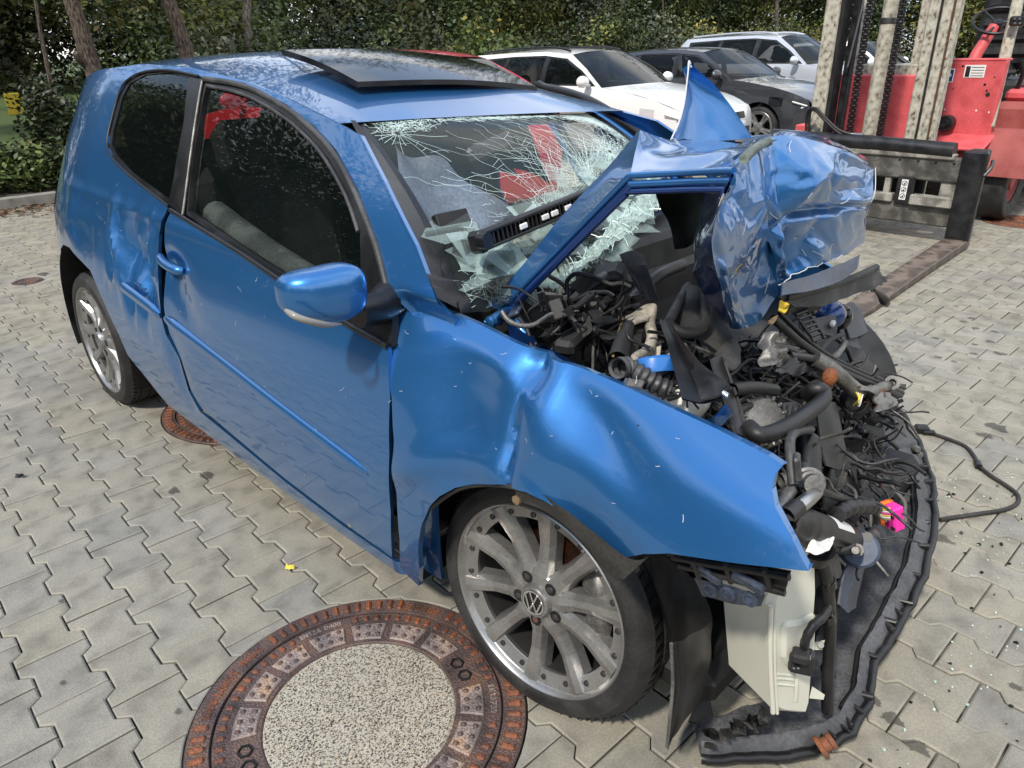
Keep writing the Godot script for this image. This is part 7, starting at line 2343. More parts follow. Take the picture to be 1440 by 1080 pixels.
# ---------------------------------------------------------------- forklift truck, forks towards +z
func zbox(parent: Node, called: String, a: Vector3, b: Vector3, material: Material, bv := 0.01, label := "") -> MeshInstance3D:   # a box between two corners
	var m := MB.new()
	m.box(Transform3D(Basis(), (a + b) * 0.5), (b - a).abs(), bv)
	return part(called, m, material, parent, false, label)
func forklift() -> void:
	rng.seed = 17
	var o := thing("forklift_truck", "old red forklift truck with a flaking grey mast and a rusty fork", "forklift", Vector3(1.1, 0, -6.2))
	# mast: two outer and two inner channels with flanges
	var mast := Node3D.new()
	mast.name = "mast"
	o.add_child(mast, true)
	for s in [[0.545, 0.675, -5.00], [1.355, 1.435, -5.00]]:
		zbox(mast, "mast_rail", Vector3(s[0], 0.25, s[2] - 0.09), Vector3(s[1], 3.2, s[2]), M.mast_paint, 0.012)
	zbox(mast, "mast_rail", Vector3(1.445, 0.30, -5.10), Vector3(1.515, 3.2, -5.03), M.mast_paint, 0.008)
	zbox(mast, "mast_rail", Vector3(1.525, 0.30, -5.16), Vector3(1.56, 3.2, -5.06), M.mast_paint, 0.006)
	zbox(mast, "mast_web", Vector3(0.68, 0.3, -5.14), Vector3(0.715, 3.2, -4.99), M.black_dull, 0.004)
	zbox(mast, "mast_web", Vector3(0.735, 0.3, -5.2), Vector3(0.785, 3.2, -5.10), M.black, 0.006)
	zbox(mast, "mast_web", Vector3(1.437, 0.3, -5.14), Vector3(1.443, 3.2, -5.01), M.black_dull, 0.002)
	zbox(mast, "mast_web", Vector3(1.517, 0.3, -5.14), Vector3(1.523, 3.2, -5.05), M.rust, 0.002)
	var m := MB.new()
	m.tube([Vector3(0.80, 0.5, -5.08), Vector3(0.815, 1.4, -5.08), Vector3(0.82, 3.2, -5.08)], 0.016, 8)
	part("hydraulic_pipe", m, M.black, mast)
	m = MB.new()
	m.tube([Vector3(0.79, 1.3, -5.05), Vector3(0.83, 1.75, -5.05), Vector3(0.86, 2.3, -5.05)], 0.009, 8)
	part("hydraulic_pipe", m, M.steel, mast)
	m = MB.new()
	m.lathe(Transform3D(Basis(Vector3.RIGHT, -PI / 2), Vector3(1.04, 0.45, -5.10)), [Vector2(0.0, 0.0), Vector2(0.058, 0.0), Vector2(0.058, 1.02), Vector2(0.062, 1.03), Vector2(0.062, 1.06), Vector2(0.058, 1.07), Vector2(0.058, 2.6), Vector2(0, 2.6)], 28)
	part("lift_cylinder", m, M.mast_paint, mast)
	m = MB.new()
	m.lathe(Transform3D(Basis(Vector3.RIGHT, -PI / 2), Vector3(1.04, 1.62, -5.10)), [Vector2(0.06, 0.0), Vector2(0.064, 0.004), Vector2(0.064, 0.04), Vector2(0.06, 0.045)], 28)
	part("cylinder_band", m, M.steel_dark, mast)
	for x in [0.90, 1.155]:
		m = MB.new()
		for i in 62:
			var y := 0.50 + i * 0.042
			for s in [-0.022, -0.007, 0.007, 0.022]:
				m.box(Transform3D(Basis(), Vector3(x + s, y + (0.021 if absf(s) < 0.01 else 0.0), -5.03)), Vector3(0.012, 0.040, 0.026), 0.006)
		part("lift_chain", m, M.black, mast).set_meta("kind", "stuff")
	zbox(mast, "cross_member", Vector3(0.55, 0.30, -5.2), Vector3(1.55, 0.42, -5.1), M.black_dull)
	zbox(mast, "cross_member", Vector3(0.55, 2.9, -5.2), Vector3(1.55, 3.05, -5.1), M.mast_paint)
	# carriage
	var ca := Node3D.new()
	ca.name = "carriage"
	o.add_child(ca, true)
	m = MB.new()
	m.tube([Vector3(0.30, 0.735, -4.84), Vector3(1.18, 0.730, -4.84), Vector3(1.19, 0.730, -4.84), Vector3(1.80, 0.715, -4.84)], [0.062, 0.062, 0.060, 0.060], 18)
	part("roller", m, M.black, ca)
	zbox(ca, "upper_plate", Vector3(0.22, 0.475, -4.90), Vector3(1.90, 0.66, -4.82), M.carriage, 0.012)
	zbox(ca, "upper_lip", Vector3(0.25, 0.645, -4.88), Vector3(1.82, 0.690, -4.80), M.carriage_light, 0.008)
	zbox(ca, "lower_plate", Vector3(0.22, 0.13, -4.90), Vector3(1.90, 0.29, -4.83), M.carriage, 0.012)
	zbox(ca, "back_plate", Vector3(0.6, 0.2, -5.0), Vector3(1.6, 0.6, -4.96), M.black_deep, 0.01)
	zbox(ca, "upright", Vector3(1.44, 0.28, -4.86), Vector3(1.56, 0.50, -4.80), M.black_dull, 0.006)
	zbox(ca, "upright", Vector3(1.75, 0.28, -4.89), Vector3(1.86, 0.48, -4.84), M.carriage_light, 0.006)
	zbox(ca, "upright", Vector3(0.5, 0.28, -4.87), Vector3(0.6, 0.48, -4.81), M.carriage, 0.006)
	zbox(ca, "upright", Vector3(1.33, 0.30, -4.87), Vector3(1.38, 0.47, -4.83), M.carriage_light, 0.004)
	zbox(ca, "ledge", Vector3(1.56, 0.285, -4.87), Vector3(1.87, 0.365, -4.78), M.carriage_light, 0.008)
	zbox(ca, "ledge", Vector3(0.62, 0.285, -4.87), Vector3(1.42, 0.355, -4.80), M.carriage_light, 0.008)
	for x in [1.42, 1.56, 1.69, 1.82, 1.10, 0.9]:
		m = MB.new()
		m.lathe(Transform3D(Basis(), Vector3(x, 0.62, -4.821)), [Vector2(0.0, 0.002), Vector2(0.011, 0.002)], 12)
		part("bolt_hole", m, M.black_deep, ca)
	# warning sticker with three round pictograms
	var st := zbox(ca, "warning_sticker", Vector3(1.475, 0.315, -4.7995), Vector3(1.525, 0.475, -4.797), M.label_white, 0.0)
	for i in 3:
		m = MB.new()
		var c := Vector3(1.50, 0.345 + i * 0.05, -4.7955)
		m.lathe(Transform3D(Basis(), c), [Vector2(0.0205, 0.0), Vector2(0.0165, 0.0)], 20)
		m.box(Transform3D(Basis(Vector3.BACK, 0.8), c), Vector3(0.036, 0.004, 0.001), 0.0)
		m.box(Transform3D(Basis(), c + Vector3(0.002, -0.004, 0)), Vector3(0.010, 0.014, 0.001), 0.0)
		part("pictogram", m, M.print_black, st)
	# forks: upright shank and tapered blade
	for s in [[1.885, 2.055, "rusty fork lying towards the wreck"], [0.16, 0.33, ""]]:
		var f := Node3D.new()
		f.name = "fork"
		ca.add_child(f, true)
		zbox(f, "shank", Vector3(s[0], 0.05, -4.80), Vector3(s[1], 0.73, -4.73), M.black if s[2] else M.carriage, 0.012)
		zbox(f, "hook", Vector3(s[0] + 0.02, 0.64, -4.9), Vector3(s[1] - 0.02, 0.735, -4.79), M.black_dull, 0.01)
		m = MB.new()
		var w: float = (s[1] - s[0]) * 0.5
		var cx: float = (s[0] + s[1]) * 0.5 + 0.06
		var secs := [[-4.80, 0.055, w, 0.0], [-4.70, 0.058, w, 0.0], [-3.6, 0.045, w * 0.98, 0.03], [-2.75, 0.030, w * 0.93, 0.06], [-2.60, 0.022, w * 0.80, 0.065]]
		var prev := []
		for q in secs:
			var c := Vector3(cx - 0.06 + q[3], 0.012, q[0])
			var ring := [c + Vector3(-q[2], 0, 0), c + Vector3(-q[2], q[1] - 0.006, 0), c + Vector3(-q[2] + 0.008, q[1], 0), c + Vector3(q[2] - 0.008, q[1], 0), c + Vector3(q[2], q[1] - 0.006, 0), c + Vector3(q[2], 0, 0)]
			if prev:
				for k in 6:
					m.fquad(prev[k], ring[k], ring[(k + 1) % 6], prev[(k + 1) % 6])
			prev = ring
		for k in range(1, 5):
			m.ftri(prev[0], prev[k], prev[k + 1])
		part("blade", m, M.fork, f)
		m = MB.new()
		m.tube(smooth([Vector3((s[0] + s[1]) * 0.5 + 0.085, 0.56, -4.75), Vector3((s[0] + s[1]) * 0.5 + 0.11, 0.62, -4.79), Vector3((s[0] + s[1]) * 0.5 + 0.10, 0.66, -4.84)], 4), 0.014, 8)
		part("locking_pin", m, M.steel_dark, f)
	# hydraulic hoses looping over the carriage
	for k in 2:
		m = MB.new()
		m.tube(smooth([PZ(1134 + k * 4, 192, -4.9), PZ(1135 + k * 4, 160, -4.88), PZ(1146, 152 + k * 3, -4.86), PZ(1160, 165 + k * 4, -4.84), PZ(1180, 183 + k * 4, -4.84), PZ(1203, 190 + k * 4, -4.86)], 6), 0.012, 8)
		part("hydraulic_hose", m, M.rubber, o)
		m = MB.new()
		m.tube([PZ(1196, 189 + k * 4, -4.855), PZ(1206, 190 + k * 4, -4.86), PZ(1214, 190 + k * 4, -4.86)], [0.015, 0.017, 0.014], 10)
		part("hose_fitting", m, M.steel, o)
	# red front cowl
	zbox(o, "cowl", Vector3(0.28, 0.62, -5.95), Vector3(1.24, 1.215, -5.86), M.truck_red, 0.012)
	zbox(o, "cowl_rail", Vector3(0.55, 1.205, -6.0), Vector3(1.24, 1.30, -5.9), M.mast_paint, 0.01)
	zbox(o, "cowl", Vector3(1.20, 0.72, -6.05), Vector3(1.745, 1.335, -5.95), M.truck_red, 0.012)
	zbox(o, "cowl_lip", Vector3(1.22, 1.325, -6.15), Vector3(1.74, 1.345, -5.945), M.truck_red, 0.006)
	m = MB.new()
	m.box(Transform3D(Basis(Vector3.RIGHT, 0.28), Vector3(1.54, 0.68, -5.82)), Vector3(0.50, 0.03, 0.34), 0.010)
	part("footplate", m, M.truck_red, o)
	zbox(o, "side_flap", Vector3(0.10, 0.58, -5.9), Vector3(0.34, 0.76, -5.7), M.truck_red, 0.01)
	for q in [[1.42, 1.285, 0.010], [1.465, 1.29, 0.007], [1.62, 1.14, 0.011], [1.645, 1.09, 0.009], [1.66, 1.06, 0.018], [1.68, 1.20, 0.006], [1.38, 1.10, 0.006], [1.60, 0.93, 0.008], [1.35, 0.93, 0.006], [1.70, 0.92, 0.007]]:
		m = MB.new()
		m.lathe(Transform3D(Basis(), Vector3(q[0], q[1], -5.9485)), [Vector2(0.0, 0.0), Vector2(q[2], 0.0)], 12)
		part("hole", m, M.black_deep if q[1] > 1.0 else M.label_white, o)
	var pl := zbox(o, "type_plate", Vector3(1.44, 1.195, -5.9485), Vector3(1.60, 1.295, -5.946), M.label_white, 0.0)
	zbox(pl, "print", Vector3(1.45, 1.20, -5.9455), Vector3(1.485, 1.285, -5.9445), M.dark_grey, 0.0)
	for i in 4:
		zbox(pl, "print", Vector3(1.495, 1.207 + i * 0.022, -5.9455), Vector3(1.59, 1.212 + i * 0.022, -5.9445), M.print_black, 0.0)
	var pl2 := zbox(o, "load_plate", Vector3(1.285, 1.155, -5.9485), Vector3(1.365, 1.265, -5.946), M.label_white, 0.0)
	zbox(pl2, "print", Vector3(1.292, 1.163, -5.9455), Vector3(1.358, 1.257, -5.9445), M.blue_in, 0.0)
	zbox(pl2, "print", Vector3(1.30, 1.20, -5.9435), Vector3(1.345, 1.225, -5.9425), M.label_white, 0.0)
	m = MB.new()
	m.lathe(Transform3D(Basis(), Vector3(1.40, 0.82, -5.86)), [Vector2(0.0, 0.02), Vector2(0.03, 0.025), Vector2(0.034, 0.01), Vector2(0.06, 0.012), Vector2(0.068, 0.0), Vector2(0.068, -0.08)], 20)
	part("tilt_joint", m, M.black, o)
	# body, steps, wheels
	zbox(o, "chassis", Vector3(0.3, 0.28, -8.2), Vector3(1.9, 0.68, -6.2), M.truck_red_dull, 0.03)
	zbox(o, "mudguard", Vector3(1.62, 0.66, -8.2), Vector3(2.12, 0.98, -6.25), M.truck_red_dull, 0.05)
	zbox(o, "mudguard", Vector3(1.66, 0.98, -8.0), Vector3(2.06, 1.08, -6.5), M.truck_red, 0.03)
	m = MB.new()
	m.grid(16, 3, func(a: float, b: float) -> Vector3:
		var th := lerpf(0.15, PI - 0.5, a)
		return Vector3(lerpf(1.55, 2.15, b), 0.36 + sin(th) * 0.42, -6.15 + cos(th) * 0.42))
	part("mudguard", m, M.truck_red_dull, o)
	zbox(o, "side_skirt", Vector3(2.02, 0.30, -8.2), Vector3(2.13, 0.70, -6.55), M.truck_red_dull, 0.02)
	zbox(o, "counterweight", Vector3(0.3, 0.3, -8.9), Vector3(1.95, 1.05, -8.15), M.truck_red_dull, 0.12)
	for s in [[1.90, -6.15, 0.35], [0.30, -6.15, 0.35], [1.85, -8.05, 0.28], [0.35, -8.05, 0.28]]:
		var wn := Node3D.new()
		wn.name = "wheel"
		o.add_child(wn, true)
		wn.transform = world_of(o).affine_inverse() * Transform3D(Basis(Vector3.UP, PI / 2 if s[0] > 1.0 else -PI / 2), Vector3(s[0], s[2], s[1]))
		m = MB.new()
		m.lathe(Transform3D(), [Vector2(0.17, -0.08), Vector2(0.20, 0.08), Vector2(0.30, 0.10), Vector2(s[2] - 0.02, 0.09), Vector2(s[2], 0.06), Vector2(s[2], -0.09), Vector2(s[2] - 0.02, -0.11), Vector2(0.2, -0.1)], 40)
		part("tyre", m, M.tyre, wn, true)
		m = MB.new()
		m.lathe(Transform3D(), [Vector2(0.19, 0.07), Vector2(0.17, 0.03), Vector2(0.10, 0.02), Vector2(0.08, 0.07), Vector2(0.0, 0.08)], 24)
		part("rim", m, M.truck_red_dull, wn, true)
	# driver's place
	m = MB.new()
	m.tube([Vector3(1.37, 1.10, -6.25), Vector3(1.40, 1.38, -6.35), Vector3(1.455, 1.60, -6.48)], [0.055, 0.05, 0.042], 14)
	part("steering_column", m, M.truck_red, o)
	var sw := Node3D.new()
	sw.name = "steering_wheel"
	o.add_child(sw, true)
	var X := Transform3D(Basis(Vector3.RIGHT, -PI / 2 + 0.55) * Basis(Vector3.UP, 0.15), Vector3(1.475, 1.645, -6.50))
	m = MB.new()
	m.tube(range(0, 37).map(func(i): return X * Vector3(cos(TAU * i / 36) * 0.20, sin(TAU * i / 36) * 0.20, 0)), 0.014, 10, false)
	part("grip", m, M.black, sw)
	m = MB.new()
	for k in 3:
		m.tube([X * Vector3(0, 0, -0.03), X * Vector3(cos(TAU * k / 3 + 0.4) * 0.2, sin(TAU * k / 3 + 0.4) * 0.2, 0)], 0.011, 8)
	m.lathe(X, [Vector2(0.0, 0.0), Vector2(0.04, -0.005), Vector2(0.055, -0.04), Vector2(0.04, -0.09), Vector2(0.0, -0.09)], 16)
	part("hub", m, M.black, sw)
	m = MB.new()
	m.tube([X * Vector3(0.19, 0.06, 0.0), X * Vector3(0.20, 0.07, 0.05)], [0.01, 0.01], 8)
	m.ball(X * Transform3D(Basis().scaled(Vector3.ONE * 0.024), Vector3(0.20, 0.07, 0.06)), 12, 8)
	part("spinner_knob", m, M.black, sw)
	var se := Node3D.new()
	se.name = "seat"
	o.add_child(se, true)
	m = MB.new()
	m.box(Transform3D(Basis(), Vector3(1.25, 1.22, -7.1)), Vector3(0.55, 0.16, 0.5), 0.06)
	part("cushion", m, M.black, se)
	m = MB.new()
	m.box(Transform3D(Basis(Vector3.RIGHT, -0.15), Vector3(1.38, 1.62, -7.35)), Vector3(0.56, 0.80, 0.12), 0.05)
	part("backrest", m, M.black, se)
	for k in 5:
		m = MB.new()
		m.box(Transform3D(Basis(Vector3.RIGHT, -0.15), Vector3(1.38, 1.38 + k * 0.13, -7.245 - k * 0.02)), Vector3(0.46, 0.085, 0.05), 0.022)
		part("padding", m, M.black_dull, se)
	zbox(o, "seat_base", Vector3(0.8, 0.68, -8.1), Vector3(1.70, 1.14, -6.7), M.black_dull, 0.04)
	for z in [-6.9, -6.6]:
		m = MB.new()
		m.tube(smooth([Vector3(1.72, 1.05, z), Vector3(1.75, 1.20, z + 0.05), Vector3(1.73, 1.32, z + 0.08)], 4), 0.02, 8)
		part("lever", m, M.black, o)
	# overhead guard
	var g := Node3D.new()
	g.name = "overhead_guard"
	o.add_child(g, true)
	for x in [0.0, -1.25]:
		var a := PZ(1390, 180, -5.98) + Vector3(x, 0, 0); var b := PZ(1432, 0, -6.25) + Vector3(x, 0, 0)
		b = a + (b - a) * 1.42
		var d := (b - a).normalized()
		var xx := Vector3.RIGHT - d * d.x
		xx = xx.normalized()
		m = MB.new()
		m.box(Transform3D(Basis(xx, d, xx.cross(d)), (a + b) * 0.5), Vector3(0.085, a.distance_to(b), 0.06), 0.012)
		part("post", m, M.mast_paint, g)
		zbox(g, "post", Vector3(b.x - 0.04, 1.0, -8.0), Vector3(b.x + 0.04, b.y, -7.9), M.mast_paint)
	for i in 7:
		zbox(g, "roof_bar", Vector3(0.6, 2.18, -6.5 - i * 0.23), Vector3(1.95, 2.22, -6.46 - i * 0.23), M.mast_paint)
	var lb := zbox(o, "switch_box", PZ(1419, 37, -6.1) + Vector3(0, 0, -0.04), PZ(1444, 22, -6.1) + Vector3(0, 0, 0.04), M.black, 0.012)
	for i in 2:
		for j in 2:
			m = MB.new()
			m.ball(Transform3D(Basis().scaled(Vector3.ONE * 0.011), PZ(1427 + i * 7, 27 + j * 6, -6.05)), 8, 6)
			part("button", m, M.dusty, lb)

# ---------------------------------------------------------------- small things on the ground
func ground_things() -> void:
	rng.seed = 29
	var o := thing("cable", "black cable lying in a loose curve on the pavers beside the wreck", "cable", PY(1380, 680, 0.0))
	var m := MB.new()
	m.tube(smooth([[1296, 605], [1312, 610], [1338, 619], [1358, 628], [1370, 642], [1376, 654], [1392, 668], [1414, 682], [1431, 696], [1430, 708], [1412, 717], [1380, 722], [1345, 727], [1322, 731]].map(func(q): return PY(q[0], q[1], 0.009)), 6), 0.0075, 8)
	part("lead", m, M.charcoal_dirty, o)
	m = MB.new()
	m.box(Transform3D(Basis(Vector3.UP, 0.6), PY(1296, 603, 0.02)), Vector3(0.055, 0.032, 0.04), 0.008)
	m.box(Transform3D(Basis(Vector3.UP, 0.6), PY(1306, 608, 0.014)), Vector3(0.05, 0.02, 0.024), 0.006)
	part("connector", m, M.black, o)
	m = MB.new()
	m.tube([PY(1374, 650, 0.010), PY(1377, 657, 0.010)], 0.013, 8)
	part("sleeve", m, M.black, o)
	for q in [[26, 668, "black_scrap", "small black plastic scrap on the pavers at the left edge", "scrap", M.black], [407, 797, "yellow_scrap", "tiny yellow scrap on a paver joint near the manhole", "scrap", M.yellow], [1094, 1062, "black_scrap", "black splinter beside the torn under-tray", "scrap", M.black]]:
		if q[0] == 1094:
			continue
		m = crumple(PY(q[0] - 7, q[1] + 3, 0.006), PY(q[0] + 7, q[1] + 2, 0.01), PY(q[0] + 6, q[1] - 3, 0.022), PY(q[0] - 5, q[1] - 3, 0.015), 5, 4, 0.006, 3.0, 4, 0.006)
		var s := MeshInstance3D.new()
		s.name = numbered(q[2])
		s.mesh = m.mesh()
		s.material_override = q[5]
		add_child(s)
		tag(s, q[3], q[4])
	# crumbs of safety glass and plastic swept round the nose
	for k in 2:
		m = MB.new()
		for i in [260, 150][k]:
			var a := rng.randf_range(-1.5, 1.2)
			var rr := 0.55 + absf(rng.randfn(0, 0.35))
			var c := Vector3(2.75 + cos(a) * rr, 0.004, -0.05 - sin(a) * (rr + 0.35))
			var sz := rng.randf_range(0.002, 0.0055) if k == 0 else rng.randf_range(0.003, 0.011)
			m.box(Transform3D(Basis.from_euler(Vector3(rng.randf() * 6, rng.randf() * 6, rng.randf() * 6)), c), Vector3(sz, sz * 0.8, sz * (1.0 if k == 0 else 0.4)), 0.0)
		struct(["glass_crumbs", "plastic_crumbs"][k], m, [M.crack, M.black][k], "stuff")
	# oil and damp spots
	m = MB.new()
	var spots := [[290, 668, 0.06], [245, 690, 0.05], [1366, 447, 0.045], [1355, 452, 0.04], [1372, 461, 0.04], [1398, 466, 0.04], [1392, 480, 0.045], [1371, 484, 0.035], [1315, 475, 0.04], [1370, 497, 0.04], [1407, 497, 0.06], [1320, 502, 0.035], [1342, 508, 0.03], [1345, 430, 0.03], [1400, 600, 0.09], [1385, 612, 0.06], [60, 385, 0.10], [95, 390, 0.12], [250, 1000, 0.02], [1255, 1010, 0.05], [1290, 1050, 0.05], [1230, 985, 0.035], [1428, 965, 0.03], [1325, 757, 0.06], [1100, 1010, 0.03], [86, 845, 0.02], [88, 960, 0.018]]
	for q in spots:
		var c := PY(q[0], q[1], 0.0035)
		var r: float = q[2] * 0.62
		var prev := Vector3.ZERO
		var first := Vector3.ZERO
		var sd := rng.randf() * 50
		for i in 25:
			var a := TAU * i / 24.0
			var rr := r * (0.65 + 0.55 * absf(rough_n.get_noise_2d(sd + cos(a) * 0.5, sin(a) * 0.5)) + 0.1 * sin(a * 3 + sd))
			var p := c + Vector3(cos(a) * rr, 0, sin(a) * rr * 0.7)
			if i > 0:
				m.ftri(c, p, prev)
			prev = p
	struct("oil_spots", m, M.stain, "stuff")

# ---------------------------------------------------------------- trees, shrubs, the wood behind
func leaf_clump(leaves: int, r: float, ll: float, sd: int) -> ArrayMesh:
	var g := RandomNumberGenerator.new()
	g.seed = sd
	var m := MB.new()
	for i in leaves:
		var c := Vector3(g.randfn(0, 1), g.randfn(0, 0.8), g.randfn(0, 1)) * r * 0.5
		var b := Basis.from_euler(Vector3(g.randf_range(-0.9, 0.9), g.randf() * TAU, g.randf_range(-0.9, 0.9)))
		var l := ll * g.randf_range(0.6, 1.25)
		var w := l * 0.32
		var k := m.add(c - b.x * l * 0.5); m.add(c + b.z * w - b.y * 0.006); m.add(c + b.x * l * 0.5 - b.y * 0.02); m.add(c - b.z * w - b.y * 0.006)
		m.tri(k, k + 2, k + 1)
		m.tri(k, k + 3, k + 2)
		var t := g.randf_range(0.7, 1.3)
		for q in 4:
			m.col.append(Color(t, t, t * 0.95))
	return m.mesh()
var clumps := []
var twigs := []
const PAL := {"dark": [[0.036, 0.056, 0.020], [0.055, 0.080, 0.026], [0.024, 0.040, 0.016]], "mid": [[0.075, 0.112, 0.030], [0.10, 0.135, 0.036], [0.050, 0.078, 0.024]], "yellow": [[0.16, 0.175, 0.036], [0.125, 0.15, 0.038], [0.21, 0.18, 0.045]], "pale": [[0.14, 0.16, 0.105], [0.085, 0.105, 0.055], [0.19, 0.20, 0.15]], "olive": [[0.105, 0.11, 0.034], [0.14, 0.13, 0.045], [0.07, 0.078, 0.028]]}
func foliage(parent: Node, called: String, boxes: Array, count: int, pal: Array, size := 1.0) -> GeometryInstance3D:   # boxes: [centre, radii]; clumps spread through them
	var own: bool = parent != self   # a plant of its own is built leaf by leaf, the wood is scattered
	var src: Mesh = (clumps if not own else twigs)[rng.randi() % clumps.size()]
	var sa := src.surface_get_arrays(0)
	var sv: PackedVector3Array = sa[Mesh.ARRAY_VERTEX]; var sn: PackedVector3Array = sa[Mesh.ARRAY_NORMAL]
	var sc: PackedColorArray = sa[Mesh.ARRAY_COLOR]; var si: PackedInt32Array = sa[Mesh.ARRAY_INDEX]
	var ov := PackedVector3Array(); var on := PackedVector3Array(); var oc := PackedColorArray(); var oi := PackedInt32Array()
	var mm := MultiMesh.new()
	mm.transform_format = MultiMesh.TRANSFORM_3D
	mm.use_colors = true
	mm.mesh = src
	mm.instance_count = count if not own else 0
	var inv := world_of(parent).affine_inverse() if parent != self else Transform3D()
	var look := []
	for b in boxes:
		look.append([pal[rng.randi() % pal.size()], rng.randf_range(0.6, 1.35)])
	for i in count:
		var which := rng.randi() % boxes.size()
		var bx: Array = boxes[which]
		var d := Vector3(rng.randfn(0, 1), rng.randfn(0, 1), rng.randfn(0, 1)).normalized() * pow(rng.randf(), 0.42)
		var p: Vector3 = bx[0] + d * bx[1]
		p.y = maxf(p.y, 0.12)
		var s := rng.randf_range(0.7, 1.35) * size
		var xf := inv * Transform3D(Basis.from_euler(Vector3(rng.randf_range(-0.5, 0.5), rng.randf() * TAU, rng.randf_range(-0.5, 0.5))).scaled(Vector3.ONE * s), p)
		var c: Array = PAL[look[which][0]][rng.randi() % 3]
		var j: float = rng.randf_range(0.7, 1.35) * look[which][1]
		var cc := Color(c[0] * j, c[1] * j, c[2] * j)
		if own:
			var k := ov.size()
			ov.append_array(xf * sv)
			on.append_array(Transform3D(xf.basis.orthonormalized(), Vector3.ZERO) * sn)
			for q in sc:
				oc.append(q * cc)
			for q in si:
				oi.append(k + q)
		else:
			mm.set_instance_transform(i, xf)
			mm.set_instance_color(i, cc)
	if own:
		var arr := []
		arr.resize(Mesh.ARRAY_MAX)
		arr[Mesh.ARRAY_VERTEX] = ov; arr[Mesh.ARRAY_NORMAL] = on; arr[Mesh.ARRAY_COLOR] = oc; arr[Mesh.ARRAY_INDEX] = oi
		var am := ArrayMesh.new()
		am.add_surface_from_arrays(Mesh.PRIMITIVE_TRIANGLES, arr)
		return part(called, am, M.leaf, parent, true)
	var o := MultiMeshInstance3D.new()
	o.name = numbered(called)
	o.multimesh = mm
	o.material_override = M.leaf
	parent.add_child(o, true)
	return o
func trunk(parent: Node, pts: Array, radii: Array, material: Material, called := "trunk") -> void:
	var m := MB.new()
	var c := smooth(pts, 6)
	var rr := []
	for i in c.size():
		var t := float(i) / (c.size() - 1) * (radii.size() - 1)
		var k := mini(int(t), radii.size() - 2)
		rr.append(lerpf(radii[k], radii[k + 1], t - k) * (1.0 + 0.10 * rough_n.get_noise_3dv(c[i] * 2.0)))
	m.tube(c, rr, 12)
	part(called, m, material, parent)
func shrub(label: String, at: Vector3, rad: Vector3, count: int, pal: Array, group := "", size := 1.0) -> void:
	var o := thing("shrub", label, "shrub", at, group)
	var m := MB.new()
	for i in 9:
		var d := Vector3(rng.randfn(0, 0.5) * rad.x, rad.y * rng.randf_range(0.9, 1.6), rng.randfn(0, 0.5) * rad.z)
		m.tube(smooth([at, at + d * 0.5 + Vector3(rng.randfn(0, 0.05), 0, rng.randfn(0, 0.05)), at + d], 4), [0.016, 0.015, 0.014, 0.013, 0.011, 0.009, 0.007, 0.005, 0.004], 5)
	part("stems", m, M.bark, o)
	var lobes := []
	for i in 6:
		lobes.append([at + Vector3(rng.randfn(0, 0.45) * rad.x, rad.y * rng.randf_range(0.5, 1.2), rng.randfn(0, 0.45) * rad.z), rad * rng.randf_range(0.45, 0.75)])
	foliage(o, "leaves", lobes, count, pal, size)
